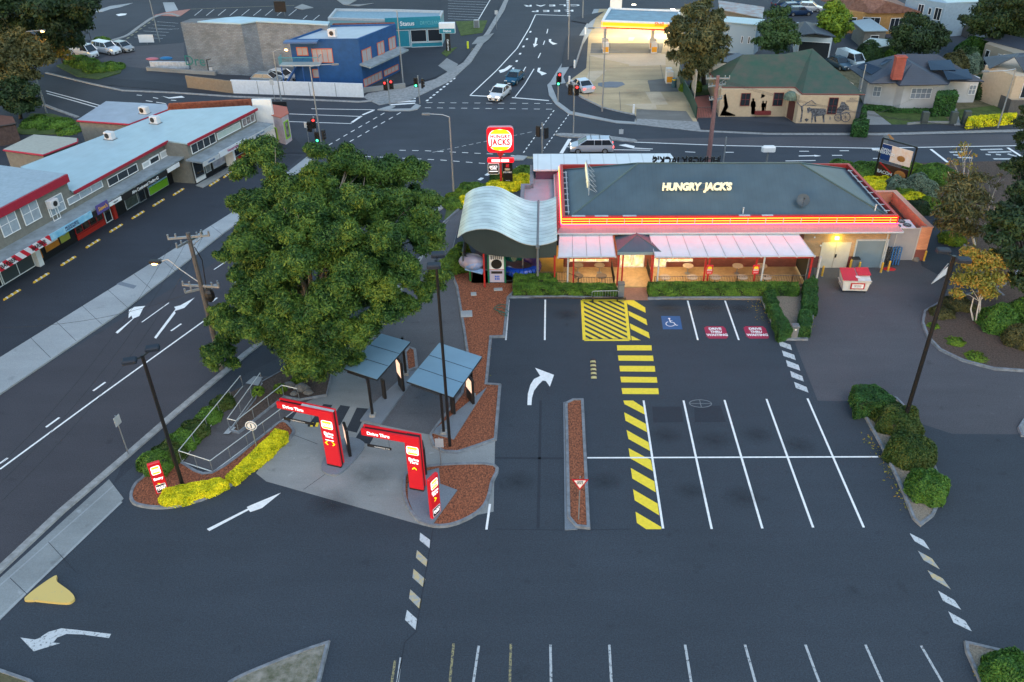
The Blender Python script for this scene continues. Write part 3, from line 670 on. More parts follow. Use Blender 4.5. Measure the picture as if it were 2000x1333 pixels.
# ---------------------------------------------------------------- road markings
def lines(name, segs, w, z, mt=None):
    m = MB()
    for s_ in segs: m.strip(GP(s_), w, z)
    return struct(name, m, mt or WHITE)
def quads(name, qs, z, mt, ox=0, oy=0, k=1):
    m = MB()
    for q in qs: m.sheet(GP([(ox + a * k, oy + b * k) for a, b in q]), z)
    return struct(name, m, mt)
def dash(a, b, n, on=.5):
    out = []
    for i in range(n):
        t0 = i / n; t1 = (i + on) / n; out.append([(a[0] + (b[0] - a[0]) * t0, a[1] + (b[1] - a[1]) * t0), (a[0] + (b[0] - a[0]) * t1, a[1] + (b[1] - a[1]) * t1)])
    return out
ZL = .016
lines('bay_line', [[(1257, 783), (1295, 1033)], [(1335, 783), (1390, 1034)], [(1415, 782), (1489, 1033)], [(1497, 780), (1588, 1031)], [(1577, 779), (1687, 1031)],
                   [(1065, 586), (1064, 665)], [(1343, 588), (1363, 665)], [(1416, 588), (1443, 665)], [(957, 985), (950, 1035)]], .13, ZL)
lines('bay_line', [[(994, 586), (988, 665)]], .13, ZL, WORN)
lines('bay_line', [[(1147, 895), (1715, 893)]], .12, ZL + .003)
lines('bay_line', [[(1075, 1260), (1078, 1420)], [(1190, 1260), (1199, 1420)], [(1338, 1260), (1364, 1420)], [(1455, 1260), (1499, 1420)], [(1573, 1260), (1632, 1420)], [(1690, 1260), (1762, 1420)], [(1799, 1262), (1890, 1420)], [(783, 1285), (765, 1420)], [(935, 1262), (912, 1420)]], .12, ZL, WORN2)
lines('bay_line', [[(998, 1258), (993, 1420)], [(886, 1258), (870, 1420)], [(772, 1290), (752, 1420)]], .12, ZL, WORNL)
lines('tar_line', [[(1056, 783), (1051, 1033)], [(968, 895), (1102, 896)]], .16, ZL, A_PATCH)
quads('tar_patch', [[(1274, 795), (1330, 795), (1335, 825), (1276, 826)], [(1356, 794), (1407, 793), (1418, 825), (1357, 825)]], ZL, A_PATCH)
quads('crosswalk_bar', [[(813, 307), (993, 307), (995, 334), (815, 334)], [(818, 360), (1001, 361), (1004, 389), (822, 387)], [(826, 414), (1010, 415), (1013, 445), (829, 443)], [(831, 471), (1020, 473), (1024, 502), (835, 500)], [(837, 530), (1028, 531), (1032, 562), (842, 561)]], ZL, YEL, 900, 560, .375)
quads('yellow_hatching', [[(846, 595), (897, 595), (951, 630), (958, 668), (853, 614)], [(851, 656), (963, 716), (970, 760), (858, 700)], [(863, 748), (977, 812), (986, 858), (873, 795)], [(874, 843), (990, 905), (1001, 963), (882, 896)],
      [(885, 946), (1008, 1016), (1015, 1073), (893, 1001)], [(897, 1057), (1025, 1132), (1033, 1193), (906, 1115)], [(910, 1174), (1043, 1253), (1045, 1265), (965, 1265), (917, 1232)],
      [(862, 71), (898, 71), (960, 110), (963, 138), (868, 92)], [(872, 128), (966, 172), (972, 203), (877, 152)], [(880, 193), (978, 240), (985, 272), (885, 222)], [(888, 257), (937, 281), (890, 281)]], ZL, YEL, 900, 560, .375)
# loading box: frame and diagonals clipped to it
bxq = GP([(1137, 587), (1221, 587), (1229, 665), (1141, 665)])
def clip(poly, clipq):
    out = poly
    for i in range(len(clipq)):
        a, b = clipq[i], clipq[(i + 1) % len(clipq)]; inp = out; out = []
        def side(p): return (b.x - a.x) * (p.y - a.y) - (b.y - a.y) * (p.x - a.x)
        for j in range(len(inp)):
            p, q = inp[j], inp[(j + 1) % len(inp)]; sp, sq = side(p), side(q)
            if sp >= 0: out.append(p)
            if (sp >= 0) != (sq >= 0): out.append(p + (q - p) * (sp / (sp - sq)))
        if not out: return []
    return out
ccw = list(reversed(bxq)); m = MB(); m.strip(bxq, .22, ZL, True); struct('loading_box', m, YEL)
inn = [p.lerp(sum(ccw, Vector()) / 4, .06) for p in ccw]; m = MB()
d0 = (G(1225, 655) - G(1150, 600)); d0 = (G(1222, 633) - G(1140, 594)).normalized(); nn = Vector((-d0.y, d0.x, 0)); cc = sum(ccw, Vector()) / 4
for k in range(-9, 10):
    a = cc + nn * k * .50; q = [a - d0 * 9 - nn * .14, a + d0 * 9 - nn * .14, a + d0 * 9 + nn * .14, a - d0 * 9 + nn * .14]
    q = clip(q, inn)
    if len(q) > 2: m.sheet(q, ZL + .001)
struct('loading_box_hatching', m, YEL)
quads('worn_give_way_bar', [[(235, 353), (312, 380), (323, 416), (245, 388)], [(257, 417), (337, 446), (347, 480), (267, 453)], [(283, 480), (365, 512), (377, 549), (294, 521)], [(311, 551), (390, 585), (400, 620), (320, 590)], [(336, 622), (418, 656), (430, 692), (348, 661)]], ZL, WORN, 1450, 560, .3)
quads('worn_give_way_bar', [[(850, 437), (935, 480), (973, 538), (880, 485)], [(1022, 783), (1120, 840), (1160, 898), (1052, 845)], [(1083, 907), (1185, 965), (1225, 1028), (1115, 975)]], ZL, WORN, 1500, 900, .325)
quads('worn_give_way_bar', [[(900, 543), (985, 590), (1032, 655), (935, 600)], [(958, 660), (1050, 710), (1098, 775), (990, 712)]], ZL, WORNY, 1500, 900, .325)
quads('worn_give_way_bar', [[(735, 137), (800, 185), (797, 240), (732, 187)], [(650, 640), (715, 700), (705, 770), (637, 705)]], ZL, WORN, 600, 1000, .3)
quads('worn_give_way_bar', [[(715, 250), (785, 315), (778, 362), (708, 300)], [(693, 373), (770, 440), (755, 492), (685, 430)], [(672, 507), (745, 575), (735, 637), (663, 565)]], ZL, WORNY, 600, 1000, .3)
quads('lane_arrow', [[(404, 1034), (409, 1038), (486, 997), (489, 1001), (512, 993), (549, 963), (491, 987), (482, 991), (484, 994)]], ZL, WHITE)
P = [(1030, 792), (1038, 792), (1039, 778), (1043, 764), (1052, 752), (1060, 744), (1066, 745), (1074, 756), (1082, 733), (1045, 719), (1055, 735), (1043, 741), (1036, 752), (1031, 770)]
quads('lane_arrow', [P], ZL, WHITE)
quads('lane_arrow', [[(40, 1246), (66, 1273), (118, 1257), (104, 1256), (112, 1246), (130, 1239), (160, 1240), (213, 1247), (217, 1239), (150, 1231), (120, 1228), (95, 1235), (75, 1248), (68, 1250)]], ZL, WORN)
# disabled bay and waiting bays
def ground_frame(a, b, c):
    """matrix from flat text (x right, y up) to the ground: a centre, b right point, c up point"""
    a, b, c = Vector(a), Vector(b), Vector(c); X = (b - a).normalized(); Y = (c - a).normalized(); return Matrix((X, Y, (0, 0, 1))).transposed().to_4x4()
BLUE = mat('blue_bay_paint', (.005, .085, .25), .55, var=.1); PINK = mat('red_bay_paint', (.36, .010, .055), .55, var=.08)
quads('disabled_bay_panel', [[(1291, 618), (1328, 618), (1333, 644), (1295, 644)]], ZL, BLUE)
c = G(1310, 631); Mg = ground_frame(c, G(1330, 631), G(1307, 615)); 
def gp(u, v): return c + (Mg.to_3x3() @ Vector((u, v, 0)))
m = MB(); m.strip([gp(*q) for q in ((-.05, .5), (-.02, .05), (.22, .02), (.36, -.38), (.5, -.36))], .07, ZL + .004)
m.strip([gp(-.05 + .33 * math.cos(t), -.18 + .33 * math.sin(t)) for t in np.linspace(2.0, 5.9, 12)], .06, ZL + .005); m.strip([gp(-.04, .26), gp(.16, .24)], .06, ZL + .006)
m.sheet([gp(-.06 + .09 * math.cos(t), .58 + .09 * math.sin(t)) for t in np.linspace(0, 5.7, 9)], ZL + .004); struct('wheelchair_symbol', m, WHITE)
for q in ([(1375, 641), (1380, 638), (1412, 638), (1417, 642), (1422, 659), (1419, 662), (1385, 662), (1380, 658)], [(1452, 641), (1456, 638), (1490, 638), (1495, 642), (1502, 659), (1500, 662), (1464, 662), (1458, 658)]):
    quads('waiting_bay_panel', [q], ZL, PINK)
    cx = sum(a for a, b in q) / 8; M_ = ground_frame(G(cx, 650), G(cx + 20, 650), G(cx - 3.5, 638)); cc = G(cx - .5, 649.5)
    for i, (w_, s_) in enumerate((('DRIVE', 1.35), ('THRU', 1.25), ('WAITING', 1.4))):
        o = M_.to_3x3() @ Vector((i * .02, .45 - i * .42, 0))
        text(w_, .40, WHITE, loc=(cc.x + o.x, cc.y + o.y, ZL + .003), M=M_, ext=0.002, bold=.045, sx=s_ * .64, name='bay_lettering', kind='structure')
m = MB(); c = G(1368, 789); m.strip([(c.x + .72 * math.cos(t), c.y + .4 * math.sin(t)) for t in np.linspace(0, 6.283, 25)], .07, ZL + .004)
m.strip([(c.x - .7, c.y), (c.x + .7, c.y)], .05, ZL + .005); m.strip([(c.x, c.y - .38), (c.x, c.y + .38)], .05, ZL + .006); struct('manhole_cover', m, GREY)
# main road lines
lines('lane_line', [[(0, 917), (203, 768), (410, 619)]], .14, .009); lines('lane_line', [[(410, 619), (520, 538), (640, 440)]], .14, .009, WORN)
lines('lane_line', [[(0, 906), (15, 895)], [(90, 835), (116, 816)], [(182, 764), (206, 747)], [(334, 647), (354, 633)], [(458, 552), (474, 540)], [(414, 590), (424, 582)]], .16, .009)
lines('lane_line', [[(277, 630), (330, 592)], [(418, 527), (442, 511)], [(470, 480), (490, 466)]], .10, .009)
quads('lane_arrow', [[(301, 660), (305, 662), (343, 612), (341, 608), (360, 602), (380, 582), (352, 597), (340, 600), (343, 604)]], .009, WHITE)
quads('lane_arrow', [[(225, 650), (230, 652), (262, 622), (272, 618), (280, 602), (284, 598), (263, 600), (252, 606), (251, 622), (257, 617), (259, 623)]], .009, WHITE)
# crossroads
lines('lane_line', dash((780, 294), (830, 295), 2) + dash((830, 295), (975, 302), 6) + dash((975, 302), (1020, 306), 2), .13, .01)
lines('lane_line', dash((712, 306), (860, 313), 6) + dash((860, 313), (960, 321), 4), .13, .01)
lines('lane_line', dash((642, 284), (700, 250), 4) + dash((700, 250), (758, 217), 4) + dash((668, 286), (790, 216), 8), .13, .01)
lines('lane_line', dash((833, 201), (1090, 203), 11) + dash((830, 211), (1090, 214), 11), .12, .01)
lines('lane_line', dash((1082, 216), (1020, 302), 13) + dash((1111, 224), (1056, 300), 12), .12, .01)
lines('lane_line', dash((833, 198), (892, 150), 9), .3, .01); lines('lane_line', dash((882, 389), (976, 325), 7), .4, .01)
lines('lane_line', dash((845, 298), (1044, 257), 14, .6), .06, .01)
lines('lane_line', [[(608, 213), (732, 215)], [(565, 223), (705, 228)], [(565, 238), (687, 242)]], .16, .01); lines('stop_line', [[(687, 240), (706, 227)], [(708, 225), (730, 216)]], .35, .01)
lines('lane_line', [[(918, 187), (970, 138), (1010, 95), (1034, 55), (1046, 29)]], .16, .01); lines('stop_line', [[(918, 187), (960, 189)], [(1000, 191), (1072, 197)]], .3, .01)
lines('stop_line', [[(1046, 29), (1107, 31)]], .25, .01); lines('lane_line', [[(1006, 190), (1025, 165), (1043, 135)]], .14, .01)
lines('lane_line', dash((995, 150), (1042, 50), 7, .22), .3, .01); lines('lane_line', [[(1020, 143), (1027, 131)], [(1051, 114), (1056, 104)], [(1061, 88), (1064, 80)], [(1068, 66), (1070, 57)]], .14, .01)
lines('lane_line', dash((1109, 0), (1111, 34), 9, .5), .5, .01)
Pa = [(1046, 74), (1050, 75), (1047, 87), (1051, 87), (1043, 93), (1041, 86), (1044, 86)]
quads('lane_arrow', [Pa, [(1072, 77), (1077, 77), (1076, 81), (1082, 84), (1089, 86), (1080, 88), (1076, 85), (1072, 82)], [(1051, 133), (1056, 133), (1054, 139), (1060, 141), (1068, 144), (1058, 148), (1055, 144), (1049, 140)],
     [(974, 138), (985, 135), (995, 128), (1001, 129), (992, 137), (984, 141), (977, 143)]], .01, WHITE)
for w_, y, x in (('KEEP', 21.5, 1080), ('CLEAR', 11, 1078)):
    text(w_, 1.9, WHITE, loc=G(x, y, .012), M=Matrix.Rotation(math.pi, 4, 'Z'), ext=.001, bold=.02, sx=1.35, space=1.5, name='road_lettering', kind='structure')
quads('crosswalk_bar', [[(764, 190), (812, 187), (812, 189), (764, 192.5)], [(763, 195), (812, 192), (812, 194), (763, 197.5)], [(763, 199.5), (812, 196.5), (812, 199), (762, 202)], [(762, 204), (811, 201), (811, 203), (762, 206.5)]], .01, WHITE)
quads('crosswalk_bar', [[(1009, 326), (1040, 324), (1040, 328), (1008, 331)], [(1003, 334), (1040, 331), (1040, 336), (1001, 340)]], .01, WHITE); quads('crosswalk_bar', [[(1028, 306), (1045, 307), (1045, 311), (1028, 310)]], .01, WORNL)
# east road
lines('lane_line', [[(1235, 278), (1420, 285), (1700, 290), (1990, 285)]], .18, .01); lines('stop_line', [[(1113, 272), (1096, 300)]], .4, .01)
lines('lane_line', [[(1198, 293), (1270, 294)], [(1105, 287), (1115, 288)], [(1338, 297), (1358, 298)], [(1417, 298), (1433, 298)], [(1488, 297), (1508, 297)], [(1561, 296), (1580, 296)], [(1640, 295), (1658, 295)], [(1534, 315), (1593, 314)], [(1705, 310), (1745, 309)], [(1625, 304), (1645, 304)]], .16, .01)
quads('lane_arrow', [[(1208, 284), (1222, 282), (1240, 286), (1238, 289), (1275, 291), (1275, 292), (1236, 290.5), (1225, 288)], [(1560, 304.5), (1590, 304), (1590, 303), (1604, 305), (1592, 306.5), (1590, 305.5), (1560, 306)]], .01, WHITE)
lines('lane_line', dash((1780, 326), (1860, 325), 4, .6), .2, .01); lines('lane_line', [[(1818, 292), (1854, 320)], [(1968, 289), (1995, 306)], [(1908, 322), (1922, 322), (1962, 360)]], .3, .01)
lines('lane_line', [[(1855, 298), (1880, 297)], [(1862, 303), (1878, 304)], [(1870, 308), (1900, 309)], [(1915, 293), (1958, 292)], [(1930, 298), (1975, 297)], [(1925, 302), (1935, 303)], [(1945, 302), (1955, 303)], [(1968, 301), (1985, 306)], [(1940, 311), (1990, 311)]], .35, .01, WORN)
gsheet('road_patch', [(1245, 272), (1500, 268), (2200, 260), (2200, 283), (1990, 284), (1700, 289), (1420, 284), (1232, 277)], .005, A_LANE)
# west road & rear car park
lines('lane_line', [[(267, 186), (277, 187)], [(285, 197), (298, 199)], [(299, 191), (309, 193)], [(334, 196), (344, 197)], [(305, 200), (324, 203)], [(90, 178), (150, 194), (200, 208)], [(92, 183), (150, 199), (195, 212)]], .18, .01)
quads('lane_arrow', [[(316, 188), (330, 191), (355, 188), (361, 191), (330, 193)], [(226, 29), (236, 27), (248, 27), (245, 30), (232, 32)]], .01, WHITE)
lines('bay_line', dash((232, 88), (305, 35), 9), .35, .02, WORNL)
lines('bay_line', [[(380 + i * 23, 31), (395 + i * 23, 19)] for i in range(9)] + [[(592, 38), (600, 31)], [(612, 40), (624, 30)]], .15, .02, WORN)
lines('bay_line', [[(372, 18.5), (575, 11)]], .2, .02, WORNL); lines('bay_line', [[(262 + i * 9, 73 - i * 6), (318 + i * 6, 76 - i * 6)] for i in range(6)] + [[(306, 58), (350, 57)]], .12, .02, WORN2)
lines('bay_line', [[(875 + i * 0, 38 - i * 5), (935 + i * 2.5, 41 - i * 5)] for i in range(9)], .12, .1, WORN); lines('bay_line', [[(935, 39), (958, 0)]], .15, .1, WHITE)
lines('tar_line', [[(846, 1032), (812, 1235), (790, 1256), (765, 1400)], [(1150, 1036), (1230, 1034)], [(968, 1034), (1100, 1036)]], .05, ZL, A_PATCH)
ST = bpy.data.materials.new('oil_stain'); ST.use_nodes = True; n = ST.node_tree; b_ = n.nodes['Principled BSDF']; tc = n.nodes.new('ShaderNodeTexCoord'); gr = n.nodes.new('ShaderNodeTexGradient'); gr.gradient_type = 'SPHERICAL'; n.links.new(tc.outputs['Object'], gr.inputs[0])
nz = n.nodes.new('ShaderNodeTexNoise'); nz.inputs['Scale'].default_value = 2.5; nz.inputs['Detail'].default_value = 6; n.links.new(tc.outputs['Object'], nz.inputs['Vector']); mu = n.nodes.new('ShaderNodeMath'); mu.operation = 'MULTIPLY'; n.links.new(gr.outputs['Fac'], mu.inputs[0]); n.links.new(nz.outputs['Fac'], mu.inputs[1]); m2 = n.nodes.new('ShaderNodeMath'); m2.operation = 'MULTIPLY'; m2.inputs[1].default_value = .6; n.links.new(mu.outputs[0], m2.inputs[0]); mu = m2
n.links.new(mu.outputs[0], b_.inputs['Alpha']); b_.inputs['Base Color'].default_value = (.012, .012, .014, 1); b_.inputs['Roughness'].default_value = .5
for px, py, r in ((1303, 601, 1.3), (1381, 600, 1.5), (1446, 604, 1.2), (1300, 850, 1.2), (1395, 860, 1.3), (1480, 850, 1.2), (1105, 615, 1.2), (1560, 870, 1.3), (1350, 960, 1.1), (1450, 970, 1.3), (1010, 940, 1.3), (720, 930, 1.8), (650, 985, 1.6), (1180, 940, 1.2), (1240, 185, 2.5), (1300, 195, 3.)):
    o = struct('oil_stain', MB().disc((0, 0, 0), .98, 20), ST); o.location = G(px, py, .032 if py > 300 else .056); o.scale = (r, r * .8, 1)
# ---------------------------------------------------------------- the restaurant
BRK = brick('tan_brick', (.42, .25, .12), (.50, .31, .16), (.30, .24, .18), bw=.30, bh=.10, base=(1.05, (.17, .045, .04), (.22, .06, .05), (.10, .05, .05)))
BRKR = brick('red_brown_brick', (.20, .05, .035), (.26, .075, .05), (.14, .07, .06), bw=.30, bh=.10)
BRKO = brick('glow_tinted_orange_brick', (.60, .23, .12), (.68, .29, .15), (.38, .26, .2), bw=.30, bh=.10, base=(1.05, (.17, .045, .04), (.22, .06, .05), (.10, .05, .05)))  # yard brick, colour pushed redder to carry the orange-red glow inside the yard
ROOFG = ribbed('grey_green_roof_sheet', (.058, .098, .13), .35, (1, 0, 0), .3, .5, var=.12, dark=.82)
SKIRT = ribbed('neon_glow_tinted_skirt_roof', (.34, .17, .20), .3, (1, 0, 0), .3, .5, var=.1, dark=.8)  # grey sheet tinted dusty pink: the neon's glow is put into the base colour
WHTROOF = mat('white_canopy_sheet', (.62, .66, .70), .38, var=.06, vscale=1.2, detail=8)
E_NEON = emis('neon_tube', (1., .34, .02), 4.)
E_BAND = emis('neon_backing_glow', (1., .004, .010), 1.8, (.5, .01, .01))
REDPAR = mat('red_parapet', (.42, .035, .028), .5, var=.1, vscale=2)
TILE = mat('terrace_tile', (.46, .33, .17), .5, var=.16, vscale=4)
E_WIN = emis('warm_lit_window', (1., .66, .30), 1.5, (.5, .4, .3))
def window_glow(name, c1, c2, s):
    m = bpy.data.materials.new(name); m.use_nodes = True; n = m.node_tree; b = n.nodes['Principled BSDF']; L = n.links.new
    tc = n.nodes.new('ShaderNodeTexCoord'); t = n.nodes.new('ShaderNodeTexNoise'); t.inputs['Scale'].default_value = 3.5; t.inputs['Detail'].default_value = 5
    L(tc.outputs['Object'], t.inputs['Vector']); r = n.nodes.new('ShaderNodeValToRGB'); r.color_ramp.elements[0].position = .38; r.color_ramp.elements[1].position = .62
    r.color_ramp.elements[0].color = (*c1, 1); r.color_ramp.elements[1].color = (*c2, 1); L(t.outputs['Fac'], r.inputs[0])
    L(r.outputs[0], b.inputs['Emission Color']); b.inputs['Emission Strength'].default_value = s; b.inputs['Base Color'].default_value = (.1, .1, .1, 1)
    b.inputs['Roughness'].default_value = .1; return m
LITWIN = window_glow('lit_interior', (.95, .50, .16), (1., .80, .48), .19)
rest = thing('restaurant', 'fast food restaurant with grey green hip roof, red neon band and tan brick walls', 'restaurant', (15, 63, 0))
WY = 63.2; F1 = Face((2., WY), (28.5, WY))
w = MB(); w.prism([(2., WY), (28.5, WY), (28.0, 74.0), (2., 74.4)], 0, 3.45); w.build('wall', BRK, rest, world=True)
MB().bx(2.05, 21.55, WY - .05, WY - .003, .12, 3.3).build('terrace_wall', BRKR, rest, world=True)
# skirt roof: eave ring up to the parapet foot
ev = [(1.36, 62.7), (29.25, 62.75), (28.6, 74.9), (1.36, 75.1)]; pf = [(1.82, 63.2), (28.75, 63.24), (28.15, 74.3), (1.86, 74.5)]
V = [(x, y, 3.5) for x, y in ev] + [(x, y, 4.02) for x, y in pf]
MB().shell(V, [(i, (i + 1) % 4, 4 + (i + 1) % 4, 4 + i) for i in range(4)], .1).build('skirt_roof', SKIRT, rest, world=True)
m = MB()
for i in range(4):
    a, b = Vector(ev[i] + (3.43,)), Vector(ev[(i + 1) % 4] + (3.43,)); m.tube(a, b, .09, n=6)
m.build('gutter', LGREY, rest, world=True)
def ringwall(P, t, z0, z1):
    n = len(P); c = sum((Vector(p) for p in P), Vector((0, 0))) / n; Q = []
    for p in P:
        v = Vector(p); Q.append(Vector((v.x + (t if v.x < c.x else -t), v.y + (t if v.y < c.y else -t))))
    V = [(p[0], p[1], z0) for p in P] + [(p[0], p[1], z1) for p in P] + [(q.x, q.y, z1) for q in Q] + [(q.x, q.y, z0) for q in Q]
    Fs = []
    for i in range(n):
        j = (i + 1) % n; Fs += [(i, j, n + j, n + i), (n + i, n + j, 2 * n + j, 2 * n + i), (2 * n + i, 2 * n + j, 3 * n + j, 3 * n + i)]
    return V, Fs
V, Fs = ringwall(pf, .24, 3.95, 4.72)
par = MB().mesh(V, Fs).build('parapet', REDPAR, rest, world=True)
# glowing band and three neon lines on front and left
MB().bx(1.80, 28.77, 63.17, 63.197, 4.03, 4.66).bx(1.79, 1.817, 63.17, 74.4, 4.03, 4.66).build('sign_band', E_BAND, par, world=True)
for z in (4.12, 4.34, 4.56):
    m = MB(); m.path([(1.74, 74.3, z), (1.74, 63.30, z), (1.84, 63.13, z), (28.66, 63.17, z), (28.80, 63.35, z), (28.22, 74.2, z)], .024, 6)
    m.build('neon_tube', E_NEON, par, world=True)
m = MB(); m.path([(1.72, 74.3, 4.05), (1.72, 63.1, 4.05), (28.82, 63.12, 4.05), (28.25, 74.3, 4.05)], .03, 6); m.build('red_neon_tube', emis('red_neon', (1., .010, .05), 20., (.5, .02, .03)), par, world=True)
m = MB()
for i in range(19): m.box((2.6 + i * 1.42, 63.14, 4.33), (.05, .05, .5))
m.build('tube_clip', LGREY, par, world=True)
# main hip roof
r0 = [(2.08, 63.45, 4.25), (28.5, 63.48, 4.25), (27.9, 74.05, 4.25), (2.1, 74.2, 4.25), (8.3, 68.6, 7.1), (21.8, 68.45, 7.1)]
roof = MB().shell(r0, [(0, 1, 5, 4), (1, 2, 5), (2, 3, 4, 5), (3, 0, 4)], .12).build('roof', ROOFG, rest, world=True)
m = MB()
for a, b in ((0, 4), (1, 5), (2, 5), (3, 4), (4, 5)):
    m.tube(Vector(r0[a]) + Vector((0, 0, .03)), Vector(r0[b]) + Vector((0, 0, .03)), .07, n=5)
m.build('ridge_cap', mat('dark_green_cap', (.055, .10, .105), .5), roof, world=True)
# brackets along the parapet inside
for sd in (0, 1):
    m = MB(); m.path([(28.12, 64, 4.6), (27.72, 73, 4.6)] if sd else [(2.35, 64, 4.6), (2.35, 73, 4.6)], .05)
    for i in range(8): y = 64.3 + i * 1.2; m.box((28.28 - (y - 63) * .05 if sd else 2.2, y, 4.65), (.5, .07, .05))
    m.build('parapet_bracket', LGREY, par, world=True)
m = MB(); 
for px in (1130, 1175, 1455, 1500, 1230): 
    p = G(px, 423, 4.74); m.box((p.x, 63.32, 4.74), (1.1 if px < 1300 else .9, .2, .05))
m.build('cap_plate', LGREY, par, world=True)
# roof letters
nrm = Vector((0, -2.85, 5.15)).normalized(); E_LET = emis('cream_letter', (1., .88, .55), .5, (.78, .76, .52))
p0 = RP(1292, 378, (10, 63.5, 4.25), nrm); p1 = RP(1427, 377, (10, 63.5, 4.25), nrm); cx = (p0.x + p1.x) / 2
sg = thing('roof_sign', 'cream HUNGRY JACK\'S letters standing on the front slope of the grey green roof', 'sign', (cx, p0.y, p0.z))
text("HUNGRY  JACK'S", .86, E_LET, sg, (0, 0, .55), UP(), ext=.06, bold=.045, fit=p1.x - p0.x, space=.97, shear=.04)
m = MB(); 
for z in (.3, .8): m.bx(-2.6, 2.6, .09, .13, z - .02, z + .02)
for x in (-2.5, -1.2, 0, 1.2, 2.5): m.tube((x, .11, -.05), (x, .11, .9), .03); m.tube((x, .11, .8), (x, 1.0, .5), .02)
m.build('support_rail', GREY, sg)
# side-facing roof sign
a = G(1151, 330, 6.0); b = G(1158, 378, 5.4)
sg = thing('roof_sign', 'letter sign seen edge on, standing on the left slope of the grey green roof', 'sign', (4.05, 68.6, 5.1))
text("HUNGRY JACK'S", .9, E_LET, sg, (-.05, 0, .95), UP(-math.pi / 2), ext=.06, bold=.03, sx=.62)
m = MB(); m.bx(-.02, .02, -2.3, 2.3, .5, 1.45)
for y in (-2.2, -1.1, 0, 1.1, 2.2): m.tube((.05, y, -.1), (.05, y, 1.4), .035); m.tube((.05, y, 1.2), (.75, y, .35), .025); m.tube((.05, y, .7), (.7, y, .3), .02)
m.build('support_frame', LGREY, sg)
# back sign and white canopy behind the building
c = G(1340, 314, 5.6); sg = thing('roof_sign', 'black backs of HUNGRY JACK\'S letters facing the street behind the roof ridge', 'sign', (G(1340, 314, 6.3).x, G(1340, 314, 6.3).y, 4.9))
text("HUNGRY JACK'S", 1.0, BLACKP, sg, (0, 0, 1.35), UP(math.pi), ext=.06, bold=.03, sx=.78); m = MB()
for z in (1.0, 1.6): m.bx(-3, 3, -.13, -.09, z - .03, z + .03)
for x in (-2.9, 0, 2.9): m.tube((x, -.11, -1.8), (x, -.11, 1.9), .04)
m.build('support_rail', BLACK, sg)
can = thing('canopy', 'long white flat canopy behind the restaurant beside the crossroads', 'canopy', (6, 77, 0))
q = [G(1041, 301, 4.), G(1309, 300, 4.), Vector((13.2, 74.9, 4.)), G(1042, 332, 4.)]
MB().prism(q, 3.85, 4.).build('roof_sheet', ribbed('white_back_canopy', (.62, .66, .70), 1.25, (1, 0, 0), .3, .35, dark=.72, var=.05), can, world=True)
m = MB()
for x, y in ((-.3, 78.8), (4, 78.8), (8.5, 78.7), (12.6, 78.6)): m.tube((x, y, 0), (x, y, 3.85), .08)
m.build('post', LGREY, can, world=True)
# play-room annex on the left with stepped parapet
an = thing('side_annex', 'low lilac grey annex with stepped parapet left of the restaurant', 'building', (0, 72, 0))
LIL = ribbed('lilac_roof_sheet', (.36, .33, .38), .25, (0, 1, 0), .3, .5, dark=.8); PARA = mat('grey_render', (.20, .21, .24), .8, var=.12)
MB().prism([(-.1, 68), (1.7, 68), (1.7, 78.2), (-.6, 78.2), (-.6, 73.2), (-1.4, 73.2), (-1.4, 68)], 0, 2.9).build('roof', LIL, an, world=True)
m = MB(); m.bx(-1.75, -1.4, 67.9, 73.0, 0, 3.3); m.bx(-1.75, -.85, 73.0, 73.35, 0, 3.3); m.bx(-.95, -.6, 73.35, 77.9, 0, 3.3); m.bx(-.6, 1.8, 77.6, 77.9, 0, 3.3)
m.build('wall', PARA, an, world=True)
MB().bx(-.4, 1.75, 75.3, 75.6, 2.9, 3.8).build('plum_panel', mat('plum_panel', (.11, .05, .09), .6), an, world=True)
MB().bx(1.40, 1.52, 67.9, 75.6, 2.9, 3.3).build('flashing', LGREY, an, world=True)
# openings in the front wall
def boxon(mb, F, u0, u1, z0, z1, o0, o1):
    a, b = F.P(u0, z0, o0), F.P(u1, z0, o0); c, d = F.P(u1, z0, o1), F.P(u0, z0, o1)
    up = Vector((0, 0, z1 - z0)); return mb.hexa([d, c, b, a], [d + up, c + up, b + up, a + up])
def win(F, u0, u1, z0, z1, nx, nz, fm, gm, parent, off=.0, name='window', bar=.06, dep=.07):
    m = MB()
    boxon(m, F, u0, u0 + bar, z0, z1, off, off + dep); boxon(m, F, u1 - bar, u1, z0, z1, off, off + dep)
    boxon(m, F, u0 + bar, u1 - bar, z0, z0 + bar, off, off + dep); boxon(m, F, u0 + bar, u1 - bar, z1 - bar, z1, off, off + dep)
    for i in range(1, nx): u = u0 + (u1 - u0) * i / nx; boxon(m, F, u - bar * .4, u + bar * .4, z0 + bar, z1 - bar, off, off + dep * .8)
    for i in range(1, nz): z = z0 + (z1 - z0) * i / nz; boxon(m, F, u0 + bar, u1 - bar, z - bar * .4, z + bar * .4, off, off + dep * .7)
    o = m.build(name, fm, parent, world=True)
    boxon(MB(), F, u0 + bar * .5, u1 - bar * .5, z0 + bar * .5, z1 - bar * .5, off + .005, off + dep * .45).build('pane', gm, o, world=True)
    return o
def uzr(F, x0, y0, x1, y1, off=.05):
    """wall rectangle from two photo corners (upper-left, lower-right)"""
    a = F.uz(x0, y0, off); b = F.uz(x1, y1, off); return min(a[0], b[0]), max(a[0], b[0]), min(a[1], b[1]), max(a[1], b[1])
T = F1
u0, u1, z0, z1 = uzr(T, 1112, 500, 1189, 511); win(T, u0, u1, z0, z1 + .9, 3, 1, PLW, LITWIN, rest, .06)
u0, u1, z0, z1 = uzr(T, 1302, 500, 1353, 511); win(T, u0, u1, z0, z1 + .9, 2, 1, PLW, LITWIN, rest, .06)
